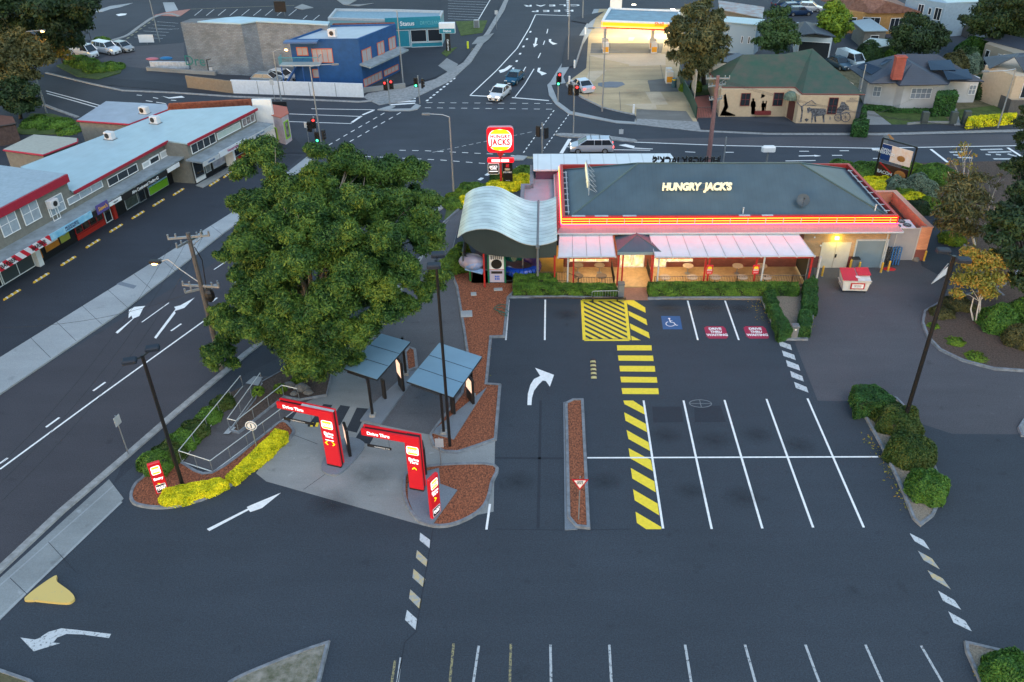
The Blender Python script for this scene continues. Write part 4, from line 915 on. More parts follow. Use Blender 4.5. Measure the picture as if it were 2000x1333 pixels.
u0, u1, _, _ = uzr(T, 1211, 496, 1257, 524); dr = win(T, u0, u1, .13, 2.3, 2, 1, PLW, LITWIN, rest, .06, 'entrance_door', .10)
MB().tube(T.P((u0 + u1) / 2 - .12, .9, .2), T.P((u0 + u1) / 2 - .12, 1.6, .2), .02).tube(T.P((u0 + u1) / 2 + .12, .9, .2), T.P((u0 + u1) / 2 + .12, 1.6, .2), .02).build('handle', BLACK, dr, world=True)
u0, u1, _, _ = uzr(T, 1277, 496, 1300, 524); win(T, u0, u1, .13, 2.3, 1, 2, PLW, LITWIN, rest, .06, 'side_door', .08)
u0, u1, _, _ = uzr(T, 1606, 476, 1652, 525); m = MB(); boxon(m, T, u0, (u0 + u1) / 2 - .015, 0.02, 2.35, 0, .06); boxon(m, T, (u0 + u1) / 2 + .015, u1, .02, 2.35, 0, .06)
dd = m.build('double_door', mat('cream_door', (.52, .50, .44), .55, var=.05), rest, world=True)
MB().box(T.P((u0 + u1) / 2 + .1, 1.15, .1), (.12, .05, .3)).build('handle', BLACK, dd, world=True)
u0, u1, _, _ = uzr(T, 1673, 471, 1722, 525); m = MB()
boxon(m, T, u0 + .1, u1 - .1, 0.02, 2.5, .005, .05); rd = m.build('roller_door', ribbed('roller_slats', (.16, .22, .27), .12, (0, 0, 1), .5, .45, dark=.6), rest, world=True)
m = MB(); boxon(m, T, u0 - .02, u0 + .1, 0, 2.62, 0, .10); boxon(m, T, u1 - .1, u1 + .02, 0, 2.62, 0, .10); boxon(m, T, u0 + .1, u1 - .1, 2.5, 2.62, 0, .10); m.build('door_frame', LGREY, rd, world=True)
m = MB(); m.path([T.P(26.25, 3.4, .25), T.P(26.25, 3.1, .1), T.P(26.25, 0, .1)], .06); m.build('downpipe', LGREY, rest, world=True)
u, z = T.uz(1635, 466, .1); m = MB(); boxon(m, T, u - .16, u + .16, z - .11, z + .13, 0, .16); wl = m.build('wall_lamp', emis('yellow_lamp', (1., .78, .08), 14.), rest, world=True)
light('POINT', T.P(u, z - .15, .45), 7, (1, .78, .05), size=.12)
m = MB(); 
for px, py in ((1591, 464), (1603, 480)): u, z = T.uz(px, py, .05); boxon(m, T, u - .06, u + .06, z - .05, z + .05, 0, .1)
m.build('sensor', PLW, rest, world=True)
# satellite dish, vent pipes
d = RP(1566, 408, (10, 63.5, 4.25), nrm); o = thing('satellite_dish', 'grey round satellite dish on the right of the front roof slope', 'satellite dish', d)
m = MB(); ax = Vector((-.1, -.75, .6)).normalized(); c = Vector((0, .05, .75)); u = ax.cross(Vector((0, 0, 1))).normalized(); w_ = ax.cross(u); V = [c - ax * .12]; Fs = []
for k in (1, 2, 3):
    for i in range(20): t = 2 * math.pi * i / 20; V.append(c + (u * math.cos(t) + w_ * math.sin(t)) * .52 * k / 3 + ax * (.12 * (k / 3) ** 2 - .12))
for i in range(20): Fs.append((0, 1 + i, 1 + (i + 1) % 20))
for k in range(2):
    for i in range(20): a = 1 + k * 20 + i; b = 1 + k * 20 + (i + 1) % 20; Fs.append((a, a + 20, b + 20, b))
m.shell(V, Fs, .03).build('dish', mat('slate_dish', (.05, .07, .09), .5), o, smooth=True); MB().tube((0, .1, 0), (0, .08, .65), .035).build('mast', GREY, o); MB().path([c - ax * .1 + w_ * .45, c + ax * .45], .015).box(c + ax * .45, (.08, .08, .12)).build('receiver', BLACK, o)
for px, py, h, lb in ((1451, 418, .5, 'thin white vent pipe low on the front roof slope below the cream letters'), (1709, 412, .5, 'short white vent pipe at the right corner of the roof')):
    d = RP(px, py, (10, 63.5, 4.25), nrm); o = thing('vent_pipe', lb, 'vent pipe', d); MB().tube((0, 0, -.1), (0, 0, h), .05).build('pipe', PLW, o); MB().tube((0, 0, h), (0, 0, h + .06), .08).build('cap', LGREY, o)
# terrace: floor, canopy, posts, railings
struct('terrace_floor', MB().prism([(1.3, 59.75), (21.6, 60.2), (21.6, 63.2), (1.3, 63.2)], -.005, .12), TILE)
struct('entrance_walk', MB().prism(GP([(1219, 563), (1264, 563), (1262, 524), (1212, 524)]), .0, .128), mat('warm_tile', (.50, .34, .16), .45, var=.18, vscale=3))
def canopy(name, label, x0, x1, xb0, xb1, n):
    c = thing(name, label, 'canopy', ((x0 + x1) / 2, 61.3, 0))
    V = [(x0, 59.5, 2.97), (x1, 59.6, 2.97), (xb1, 62.9, 3.32), (xb0, 62.9, 3.32)]
    MB().shell(V, [(0, 1, 2, 3)], .05).build('roof_sheet', WHTROOF, c, world=True)
    m = MB()
    for i in range(n + 1):
        t = i / n; a = Vector(V[0]).lerp(Vector(V[1]), t); b = Vector(V[3]).lerp(Vector(V[2]), t); up = Vector((0, 0, .02)); m.tube(a + up, b + up, .028, n=5); m.box(a + Vector((0, 0, -.02)), (.12, .08, .14))
    m.build('seam', LGREY, c, world=True)
    MB().tube(V[0], V[1], .06, n=6).tube(Vector(V[3]) + Vector((0, 0, .05)), Vector(V[2]) + Vector((0, 0, .05)), .05).build('gutter', LGREY, c, world=True)
    MB().bx(x0 + .1, x1 - .1, 59.72, 59.8, 2.72, 2.9).build('beam', REDP, c, world=True)
    return c
cl = canopy('canopy', 'short white terrace canopy left of the porch', 1.44, 5.95, 1.6, 5.9, 4)
cr = canopy('canopy', 'long white terrace canopy right of the porch', 9.05, 21.45, 8.9, 20.9, 9)
for cano, posts in ((cl, [(1083, 562, 0), (1119, 562, 0), (1108, 561, 1)]), (cr, [(1271, 560, 0), (1371, 558, 0), (1378, 557, 0), (1468, 557, 0), (1571, 553, 0), (1480, 557, 1), (1583, 551, 1), (1281, 560, 1)])):
    for px, py, g in posts:
        p = G(px, py); p.y = 59.62 if g else 59.9
        MB().bx(p.x - .06, p.x + .06, p.y - .06, p.y + .06, 0, 2.9).build('post', LGREY if g else REDP, cano, world=True)
SIGNR = emis('small_red_sign', (.8, .01, .02), .12, (.5, .02, .03))
for px in (1383.5, 1473.5):
    p = G(px, 520, 1.75); o = thing('logo_sign', 'small red logo sign on a red terrace post, ' + ('nearer the porch' if px < 1400 else 'nearer the delivery doors'), 'sign', (p.x, 59.7, 1.35), group='red logo signs on terrace posts')
    MB().bevbox((0, 0, .4), (.52, .05, .85), .02).build('panel', SIGNR, o)
    m = MB(); m.mi = 0; m.face([(-.17 + 0, -.03, .42), (.17, -.03, .42), (.17, -.03, .6), (.1, -.03, .68), (-.1, -.03, .68), (-.17, -.03, .6)]); m.build('logo_bun', YEL, o)
    MB().bx(-.19, .19, -.034, -.031, .28, .46).build('logo_band', PLW, o); text('HUNGRY\nJACKS', .12, RED, o, (0, -.037, .37), UP(), .001, .02)
    text('JACKS', .12, PLW, o, (0, -.03, .12), UP(), .001, .02)
# porch
pr = thing('entrance_porch', 'hip roofed grey green entrance porch between the white terrace canopies', 'porch', (7.5, 61, 0))
pl = G(1206, 492, 3.05); pR = G(1291, 492, 3.05); ap = G(1244, 458, 4.0)
V = [(pl.x, pl.y, 3.05), (pR.x, pR.y, 3.05), (pR.x, 63.1, 3.05), (pl.x, 63.1, 3.05), ((pl.x + pR.x) / 2, 62.35, 3.5), ((pl.x + pR.x) / 2, 63.1, 3.5)]
rf = MB().shell(V, [(0, 1, 4), (1, 2, 5, 4), (3, 0, 4, 5)], .08).build('roof', ROOFG, pr, world=True)
MB().path([V[0], V[4], V[1]], .04).path([V[4], V[5]], .04).build('ridge_cap', MATS['dark_green_cap'], rf, world=True)
MB().bx(pl.x, pR.x, pl.y - .06, pl.y + .06, 2.78, 3.02).build('fascia', mat('fascia_grey_blue', (.20, .27, .30), .5), pr, world=True)
for px, py in ((1205, 560), (1214, 552), (1270, 552)):
    p = G(px, py); MB().bx(p.x - .06, p.x + .06, p.y - .06, p.y + .06, 0, 2.8).build('post', REDP, pr, world=True)
def railing(name, label, pts, h=1.0, gap=.13, m_=None, cat='railing'):
    o = thing(name, label, cat, (sum(p[0] for p in pts) / len(pts), sum(p[1] for p in pts) / len(pts), 0)); m_ = m_ or BLACK
    r = MB(); b = MB(); P_ = MB()
    for i in range(len(pts) - 1):
        a, c = Vector((pts[i][0], pts[i][1], 0)), Vector((pts[i + 1][0], pts[i + 1][1], 0)); L_ = (c - a).length
        for z in (h, .18): r.tube(a + Vector((0, 0, z)), c + Vector((0, 0, z)), .025, n=4)
        for k in range(int(L_ / gap)): q = a.lerp(c, k * gap / L_); b.tube(q + Vector((0, 0, .15)), q + Vector((0, 0, h)), .015, n=4)
        for k in range(int(L_ / 2.2) + 1): q = a.lerp(c, min(1, k * 2.2 / L_)); P_.tube(q, q + Vector((0, 0, h + .04)), .028, n=5)
    r.build('rail', m_, o, world=True); b.build('balusters', m_, o, world=True); P_.build('post', m_, o, world=True); return o
railing('railing', 'black bar railing along the left terrace behind the hedge', [(-3.2, 60.7), (2.2, 60.7), (3.1, 59.85), (5.9, 59.8)])
railing('railing', 'black bar railing along the right terrace behind the hedge', [(9.2, 59.9), (21.3, 60.1)])
railing('railing', 'black railing on the left side of the entrance walk', [(6.0, 59.9), (5.95, 63)]); railing('railing', 'black railing on the right side of the entrance walk', [(9.0, 59.9), (8.9, 63)])
o = thing('privacy_screen', 'dark screen closing the right end of the terrace', 'screen', (21.3, 61.6, 0)); MB().bx(21.28, 21.34, 60.3, 63.1, .3, 2.4).build('panel', mat('dark_mesh', (.03, .035, .03), .8), o, world=True); MB().path([(21.3, 60.3, 0), (21.3, 60.3, 2.6), (21.3, 63.1, 2.6)], .04).build('frame', GREY, o, world=True)
# tables
TT = mat('speckled_table_top', (.42, .36, .30), .4, var=.15, vscale=12); TD = mat('dark_table_top', (.13, .10, .075), .4)
def table(mt):
    t = thing('cafe_table', 'round cafe table', 'table', (0, 0, .12)); m = MB(); m.tube((0, 0, .70), (0, 0, .74), .44, n=20); m.build('table_top', mt, t)
    m = MB(); m.tube((0, 0, 0), (0, 0, .70), .035, n=8); m.build('pedestal', GALV, t); MB().tube((0, 0, 0), (0, 0, .03), .22, n=12).build('foot', GALV, t); return t
tl, td = table(TT), table(TD); used = set()
for px, py, src, lb in ((1129, 518, td, 'left table against the wall under the left canopy'), (1171, 518, td, 'right table against the wall under the left canopy'), (1129, 539, td, 'front left table under the left canopy'), (1175, 539, td, 'front right table under the left canopy'),
        (1344, 519, tl, 'brightly lit table below the window under the long canopy'), (1441, 519, tl, 'middle table at the back under the long canopy'), (1488, 519, tl, 'back table half hidden by a post under the long canopy'),
        (1299, 541, tl, 'front table nearest the porch under the long canopy'), (1352, 541, tl, 'second front table from the porch under the long canopy'), (1397, 541, tl, 'pinkish middle front table under the long canopy'), (1450, 541, tl, 'fourth front table from the porch under the long canopy'), (1496, 541, tl, 'front table farthest from the porch under the long canopy')):
    p = G(px, py, .86); p.z = .12; L_ = 'round cafe table, ' + lb
    if src.name not in used: used.add(src.name); src.location = p; src['label'] = L_; src['group'] = 'round cafe tables on the terrace'
    else: copytree(src, p, 0, L_, group='round cafe tables on the terrace')
# terrace lamps (fixtures under the canopies)
for x, y, e, wh in ((2.9, 61.6, 60, 'left end of the left canopy'), (4.9, 61.6, 60, 'right end of the left canopy'), (7.5, 61.4, 120, 'entrance porch'), (10.6, 61.6, 100, 'long canopy nearest the porch'), (12.6, 61.6, 55, 'long canopy above the lit table'), (15.4, 61.6, 40, 'middle of the long canopy'), (18.2, 61.6, 28, 'right half of the long canopy')):
    o = thing('ceiling_lamp', 'round ceiling lamp under the ' + wh, 'lamp', (x, y, 2.9), group='ceiling lamps under the terrace roof'); MB().tube((0, 0, -.03), (0, 0, .06), .12, n=12).build('lens', emis('warm_lens', (1., .72, .38), 8.), o)
    light('POINT', (0, 0, -.15), e * .15, (1, .64, .30), o, .12)
# service yard
yd = thing('service_yard', 'open topped orange brick service yard at the right end of the restaurant', 'enclosure', (30.5, 68, 0)); m = MB()
m.hexa([(31.95, 64.35, 0), (32.3, 64.35, 0), (31.85, 71.75, 0), (31.5, 71.75, 0)], [(31.95, 64.35, 3.1), (32.3, 64.35, 3.1), (31.85, 71.75, 3.1), (31.5, 71.75, 3.1)])
m.bx(28.3, 31.5, 71.45, 71.75, 0, 3.1); m.bx(31.4, 31.95, 64.35, 64.6, 0, 3.1); m.build('wall', BRKO, yd, world=True)
m = MB(); m.hexa([(31.9, 64.3, 3.1), (32.36, 64.3, 3.1), (31.9, 71.8, 3.1), (31.44, 71.8, 3.1)], [(31.9, 64.3, 3.16), (32.36, 64.3, 3.16), (31.9, 71.8, 3.16), (31.44, 71.8, 3.16)]); m.bx(28.3, 31.44, 71.42, 71.8, 3.1, 3.16); m.build('coping', mat('salmon_coping', (.50, .28, .20), .7, var=.1), yd, world=True)
GATE = ribbed('gate_slats', (.30, .31, .35), .11, (0, 0, 1), .5, .5, dark=.55)
FG = Face((28.5, 64.45), (31.4, 64.45)); m = MB(); boxon(m, FG, .02, 1.0, .05, 2.9, 0, .05); boxon(m, FG, 1.06, 2.88, .05, 3.0, 0, .05); m.build('gate', GATE, yd, world=True)
m = MB(); boxon(m, FG, 1.0, 1.06, .05, 3.0, 0, .09); boxon(m, FG, 2.82, 2.9, .05, 3.05, 0, .09); boxon(m, FG, 1.1, 2.8, 2.95, 3.03, .051, .09); m.build('gate_frame', LGREY, yd, world=True)
ACW = mat('air_conditioner_white', (.60, .60, .63), .5, var=.05)
def acunit(x0, x1, y0, y1, z, h, fans, lb, grp='air conditioners on the service yard'):
    o = thing('air_conditioner', lb, 'air conditioner', ((x0 + x1) / 2, (y0 + y1) / 2, z), group=grp); w, d = (x1 - x0), (y1 - y0)
    MB().bevbox((0, 0, h / 2), (w, d, h), .03).build('casing', ACW, o)
    for fx, fy, r in fans:
        f = MB().tube((fx, fy, h), (fx, fy, h + .05), r, n=18).build('fan_grille', BLACKP, o); m = MB()
        for k in range(5): t = k * 1.257; m.box((fx + math.cos(t) * r * .5, fy + math.sin(t) * r * .5, h + .06), (r * .8, r * .25, .01), t)
        m.tube((fx, fy, h + .05), (fx, fy, h + .07), r * .2, n=8).build('fan_blades', GREY, f)
    return o
acunit(29.3, 31.2, 64.8, 66.4, 0, 2.85, [(-.55, .35, .34), (.1, .42, .34), (.35, -.3, .34), (-.5, -.42, .3)], 'large white air conditioner with dark fans nearest the yard gate')
acunit(29.3, 30.4, 67.2, 69.2, 0, 2.5, [(-.1, -.45, .36), (-.15, .45, .36)], 'white two fan air conditioner in the middle of the service yard')
acunit(29.1, 30.4, 70.0, 71.2, 0, 2.7, [(-.32, 0, .27), (.32, 0, .27)], 'small white air conditioner against the far wall of the yard')
m = MB(); m.path([(31.2, 71, 2.3), (31.4, 65.3, 2.3)], .09); o = thing('pipe_run', 'dark pipe run along the inside of the yard wall', 'pipe', (31.3, 68, 2.3)); m.build('pipe', BLACKP, o, world=True)
# bollards
BOL = mat('yellow_bollard_paint', (.62, .36, .05), .5, var=.12, vscale=5)
bl = thing('bollard', '', 'bollard', (0, 0, 0)); MB().tube((0, 0, 0), (0, 0, .92), .085, n=12).tube((0, 0, .92), (0, 0, .96), .085, .05, n=12).build('post', BOL, bl); MB().tube((0, 0, -.01), (0, 0, .03), .13, n=12).build('base', GREY, bl)
for i, (px, py, lb) in enumerate(((1605, 540, 'in front of the left edge of the cream double door'), (1659, 528, 'behind the dumpster beside a shorter dark drum'), (1672, 527, 'left one before the left edge of the roller door'), (1676, 532, 'before the left edge of the roller door, behind the dumpster lid'), (1720, 533, 'at the right edge of the roller door'), (1734, 530, 'beside the red bag and blue trays'), (1804, 510, 'at the outer corner of the service yard'))):
    p = G(px, py); L_ = 'yellow steel bollard ' + lb
    if i == 0: bl.location = p; bl['label'] = L_; bl['group'] = 'yellow bollards by the delivery doors'
    else: copytree(bl, p, 0, L_, group='yellow bollards by the delivery doors')
# blue trays, red bag, rock, bin
for k in range(6):
    c_ = (BLACKP if k < 2 else mat('blue_plastic', (.012, .10, .28), .45)); x = 28.75 + k * .22
    o = thing('bakery_tray', ('black' if k < 2 else 'blue') + ' plastic tray leaning by the yard gate, number %s from the left of its row' % ('first', 'second', 'third', 'fourth', 'fifth', 'sixth')[k], 'tray', (x, 63.7, 0), group='plastic trays leaning by the yard')
    m = MB(); R_ = Matrix.Rotation(math.radians(-18), 4, 'X') @ Matrix.Rotation(.12, 4, 'Y')
    for z in np.linspace(.05, 1.45, 8): m.box((0, 0, z), (.05, .5, .035))
    for y in (-.25, .25): m.box((0, y, .75), (.09, .04, 1.5))
    m.xf(R_).build('tray', c_, o)
p = G(1737, 526); o = thing('red_bag', 'flat red plastic bag lying beside the blue trays', 'bag', p); m = MB(); m.ball((0, 0, .0), .55, 12, 4, rz=.10, ry=.35, z0=0).build('bag', mat('red_plastic', (.50, .02, .02), .35), o, smooth=True)
p = G(1788, 509); o = thing('boulder', 'round grey rock at the foot of the grey yard gate', 'rock', p); m = MB(); m.ball((0, 0, .05), .36, 9, 5, rz=.33, ry=.28)
m.v = [(x * (1 + .15 * math.sin(7 * y + 3 * z)), y * (1 + .12 * math.cos(9 * x)), z) for x, y, z in m.v]; m.build('rock', mat('grey_rock', (.16, .15, .14), .9, var=.25, vscale=5), o, smooth=True)
p = G(1663, 520); o = thing('drum', 'dark grey bin standing by the brick wall between the delivery doors', 'bin', (p.x, 62.9, 0)); MB().bevbox((0, 0, .5), (.6, .45, 1.0), .05).build('body', GREY, o); MB().bevbox((0, 0, 1.03), (.64, .5, .06), .02).build('lid', BLACKP, o)
# dumpster
p = G(1666, 568); DW = mat('dumpster_white', (.62, .63, .62), .5, var=.12, vscale=2); o = thing('dumpster', 'white wheeled dumpster with red lid half open before the roller door', 'dumpster', (p.x, p.y + .25, 0), math.radians(-3))
m = MB(); m.hexa([(-.92, -.6, .18), (.95, -.6, .18), (.95, .65, .18), (-.92, .65, .18)], [(-1.05, -.72, 1.15), (1.08, -.72, 1.15), (1.08, .75, 1.45), (-1.05, .75, 1.45)]); body = m.build('body', DW, o)
m = MB(); m.bx(-1.1, 1.12, -.78, -.72, 1.08, 1.18); m.tube((-1.12, -.5, .8), (-1.12, .4, .8), .05).tube((1.14, -.5, .8), (1.14, .4, .8), .05); m.bx(-.35, .65, -.69, -.66, .45, .95); m.build('rim', mat('dumpster_rim', (.5, .5, .5), .5), o)
MB().bx(-.42, .66, -.755, -.70, .42, .94).build('sign_border', RED, o); MB().bx(-.32, .56, -.765, -.75, .50, .86).build('sign_panel', PLW, o); text('GENERAL\nWASTE', .15, GREY, o, (.12, -.772, .68), UP(), .001, .01)
LID = ribbed('red_lid', (.45, .025, .05), .18, (1, 0, 0), .6, .4, dark=.75)
MB().shell([(-1.08, -.78, 1.2), (.05, -.78, 1.2), (.05, .76, 1.52), (-1.08, .76, 1.52)], [(0, 1, 2, 3)], .06).build('lid', LID, o)
MB().shell([(.12, -.25, 1.42), (1.12, -.25, 1.46), (1.12, .80, 1.56), (.12, .80, 1.54)], [(0, 1, 2, 3)], .06).build('lid', LID, o)
MB().bx(.12, 1.02, -.66, .6, 1.0, 1.14).build('rubbish', mat('cardboard', (.20, .13, .08), .9, var=.4, vscale=6), o); MB().bx(-.05, .25, -.5, -.2, 1.30, 1.32).build('label_plate', PLW, o)
for x in (-.8, .85):
    for y in (-.5, .5): MB().tube((x - .04, y, .1), (x + .04, y, .1), .1, n=12).build('wheel', BLACKP, o)
# bin and bike barrier by the entrance
p = G(1212, 578); o = thing('litter_bin', 'dark grey litter bin left of the entrance walk', 'bin', p); MB().bevbox((0, 0, .55), (.5, .5, 1.1), .06).build('body', GREY, o); MB().bevbox((0, 0, 1.15), (.56, .56, .1), .04).build('lid', mat('bin_lid', (.09, .10, .11), .5), o)
p = G(1549, 660); o = thing('litter_bin', 'grey litter bin at the tip of the gravel island between hedges', 'bin', p); MB().bevbox((0, 0, .5), (.5, .5, 1.0), .06).build('body', GREY, o); MB().bevbox((0, 0, 1.06), (.56, .56, .12), .04).build('lid', mat('bin_lid2', (.10, .12, .13), .5), o); MB().disc((0, -.26, .85), .07, ax=(0, -1, 0)).build('sticker', PLW, o)
a, b = G(1156, 583), G(1208, 582); o = thing('bike_rack', 'galvanised hoop rack at the top of the yellow hatched box', 'rack', a.lerp(b, .5)); a -= Vector(o.location); b -= Vector(o.location); m = MB()
m.path([a, a + Vector((.0, 0, .55)), a + Vector((.12, 0, .65)), b + Vector((-.12, 0, .65)), b + Vector((0, 0, .55)), b], .03)
for k in range(1, 10): q = a.lerp(b, k / 10); m.tube(q, q + Vector((0, 0, .65)), .014, n=5)
m.build('hoop', GALV, o)
p0, p1 = G(1142, 590), G(1222, 591); o = thing('wheel_stop', 'long black barrier bar across the yellow hatched box', 'barrier', p0.lerp(p1, .5)); L_ = (p1 - p0).length; MB().box((0, 0, .34), (L_, .14, .14)).build('bar', BLACK, o)
for x in (-.3, .3): MB().box((x * L_, .25, .12), (.09, .5, .3)).build('foot', BLACK, o)
# speed hump
a, b = G(1158, 702), G(1160, 740); o = thing('speed_hump', 'short yellow and black rubber speed hump left of the yellow crosswalk', 'speed hump', a.lerp(b, .5)); d_ = (b - a); n_ = 10
for k in range(n_):
    q = a.lerp(b, (k + .5) / n_) - Vector(o.location); l_ = d_.length / n_ * .98
    MB().mesh([(q.x - .2, q.y - l_ / 2, 0.005), (q.x + .2, q.y - l_ / 2, .005), (q.x + .2, q.y + l_ / 2, .005), (q.x - .2, q.y + l_ / 2, .005), (q.x - .1, q.y - l_ / 2, .06), (q.x + .1, q.y - l_ / 2, .06), (q.x + .1, q.y + l_ / 2, .06), (q.x - .1, q.y + l_ / 2, .06)], [(4, 5, 6, 7), (0, 1, 5, 4), (1, 2, 6, 5), (2, 3, 7, 6), (3, 0, 4, 7)]).build('hump_segment', mat('pale_yellow_rubber', (.50, .44, .20), .6, var=.2) if k % 2 else BLACKP, o)
# ---------------------------------------------------------------- play area with the wavy roof
YF, YB = 59.9, 68.2
fr = [(893, 464), (901, 458), (910, 453), (920, 450), (930, 448), (940, 447), (950, 447), (960, 448.5), (970, 451), (980, 455.5), (990, 461), (1000, 466), (1010, 471), (1020, 475), (1030, 477.5), (1040, 479), (1050, 479), (1060, 478), (1070, 476), (1080, 473), (1088, 469)]
PF = [RP(x, y, (0, YF, 0), (0, 1, 0)) for x, y in fr]
pa = thing('play_area', 'play area under a silver wave shaped roof left of the restaurant', 'play structure', (-3, 63.5, 0))
n = len(PF); back = []
for i, p in enumerate(PF): back.append(Vector((p.x + .05, YB, p.z)))
WAVE = ribbed('curved_metal_roof', (.55, .59, .57), .62, (0, 1, 0), .6, .25, .3, var=.22, dark=.38)
MB().shell(PF + back, [(i, i + 1, n + i + 1, n + i) for i in range(n - 1)], .07).build('roof', WAVE, pa, world=True, smooth=True)
m = MB(); i = 16; p, q = PF[i] + Vector((0, -.1, .03)), back[i] + Vector((0, 0, .03)); m.tube(p, q, .09, n=6); m.bx(p.x - .15, p.x + .15, p.y - .1, p.y + .15, p.z - .25, p.z - .05)
m.tube((p.x, YF + .05, 0), (p.x, YF + .05, p.z - .2), .09, n=8); m.build('gutter', GREY, pa, world=True)
# dark fabric gable
low = [(905, 470), (915, 478), (930, 489), (945, 497), (975, 501), (1010, 504), (1045, 505), (1086, 503)]
LP = [RP(x, y, (0, YF + .12, 0), (0, 1, 0)) for x, y in low]
m = MB(); TP = [Vector((p.x, YF + .12, p.z - .08)) for p in PF[1:]]
pts = TP + list(reversed(LP)); k = len(pts); m.mesh(pts + [p + Vector((0, .06, 0)) for p in pts], [tuple(range(k)), tuple(range(2 * k - 1, k - 1, -1))] + [(i, k + i, k + (i + 1) % k, (i + 1) % k) for i in range(k)])
m.build('gable', ribbed('dark_green_cladding', (.030, .048, .050), .25, (1, 0, 0), .3, .6, dark=.8), pa, world=True)
MB().bx(-6.2, -6.1, YF + .3, YB, 2.2, 3.2).build('side_cladding', MATS['dark_green_cladding'], pa, world=True)
# posts: red pair, green one
for px, py, mt, h in ((947, 563, REDP, 3.1), (1083, 547, REDP, 3.6)):
    p = G(px, py); MB().tube(p, p + Vector((0, 0, h)), .08, n=10).build('post', mt, pa, world=True)
p = G(919, 551); MB().tube(p, p + Vector((0, 0, 2.3)), .09, n=10).build('post', mat('green_post', (.012, .17, .05), .4), pa, world=True)
MB().tube((-6.0, YB, 0), (-6.0, YB, 3.3), .08).tube((.9, YB, 0), (.9, YB, 3), .08).build('post', GREY, pa, world=True)
# yellow wall and dark interior floor
MB().bx(-.1, 1.95, 62.2, 62.35, 0, 2.6).build('yellow_wall', mat('yellow_render', (.52, .30, .06), .7, var=.08), pa, world=True)
struct('play_floor', MB().prism([(-5.6, 60.5), (1.9, 60.5), (1.9, 68), (-5.6, 68)], -.005, .10), mat('rubber_floor', (.07, .055, .05), .9, var=.2, vscale=4))
# climbing tower panel
tw = thing('climbing_tower', 'blue and white climbing tower with round porthole panels by the red post', 'play tower', G(971, 555)); o = Vector(tw.location)
MB().bx(-.68, .68, .05, 1.3, 0, 2.75).build('tower_box', mat('play_blue', (.02, .09, .24), .4), tw)
MB().bx(-.74, -.62, -.05, .07, 0, 2.8).bx(.62, .74, -.05, .07, 0, 2.8).build('corner_post', mat('play_green', (.01, .16, .08), .4), tw)
MB().bevbox((0, 0, 2.05), (1.2, .06, 1.35), .04).build('panel', PLW, tw); MB().bevbox((0, 0, .75), (1.2, .06, 1.15), .04).build('panel', mat('lilac_panel', (.45, .44, .58), .4), tw)
m = MB(); m.disc((0, -.04, 1.85), .44, 24, (0, -1, 0)); m.build('porthole', mat('black_dome', (.02, .02, .02), .25), tw)
m = MB()
for k in range(6): m.bx(-.45 + k * .16, -.37 + k * .16, -.045, -.032, 2.32 - abs(k - 2.5) * .02, 2.62)
m.bx(-.45, .45, -.045, -.032, .98, 1.2).build('slot_pattern', BLACKP, tw)
m = MB()
for x, z in ((-.12, .5), (.02, .5), (.16, .5), (-.12, .72), (.02, .72), (.16, .72)): m.bx(x - .05, x + .05, -.045, -.032, z - .09, z + .07)
m.build('blue_pattern', mat('bright_play_blue', (.02, .12, .6), .4), tw); MB().bx(-.6, .6, -.03, .0, 1.33, 1.37).build('red_strip', RED, tw)
# slide: turning tube
sl_ = thing('tube_slide', 'curved plastic tube slide, blue below and green above, beside the climbing tower', 'slide', (-2.2, 61.7, 0)); cols = [mat('slide_blue', (.008, .05, .36), .25), mat('slide_purple', (.06, .035, .16), .3), mat('slide_green', (.01, .12, .10), .3)]
cx, cy = G(1021, 528, .9).x, 61.6
def arc(a0, a1, z0, z1, r=1.15, k=10): return [Vector((cx + r * math.cos(a0 + (a1 - a0) * i / k), cy + .85 * math.sin(a0 + (a1 - a0) * i / k), z0 + (z1 - z0) * i / k)) for i in range(k + 1)]
for j, (a0, a1, z0, z1) in enumerate(((math.pi * 1.05, math.pi * 1.85, .75, .95), (math.pi * 1.85, math.pi * 2.5, .95, 1.5), (math.pi * 2.5, math.pi * 3.3, 1.5, 2.3))):
    m = MB(); m.path(arc(a0, a1, z0, z1), .40, 12); m.build('tube_section', cols[j], sl_, world=True, smooth=True)
MB().tube((cx, cy, 0), (cx, cy, 2.6), .06).build('mast', GALV, sl_, world=True)
# painted capsule on a green post at the left end
p = G(919, 500, 2.2); cp = thing('play_capsule', 'white and blue painted play capsule jutting out at the left end', 'play capsule', (p.x + .1, 60.7, 1.75)); m = MB(); m.ball((0, 0, .25), 1.05, 16, 8, rz=.62, ry=.75); m.build('shell', mat('capsule_white', (.26, .25, .34), .35), cp, smooth=True)
m = MB(); m.ball((.12, -.22, .12), .85, 14, 6, rz=.5, ry=.6); m.build('blue_markings', mat('capsule_blue', (.10, .25, .55), .35, col2=(.3, .3, .42), vscale=2.5, detail=2), cp, smooth=True); MB().shell([(-.5, -.6, -.12), (.9, -.75, -.45), (1.0, -.35, -.3), (-.3, -.2, 0)], [(0, 1, 2, 3)], .1).build('peak', mat('capsule_peak', (.20, .36, .62), .4), cp)
MB().tube((-.25, .1, .75), (-.25, .1, .82), .35, n=14).build('hatch', BLACKP, cp)
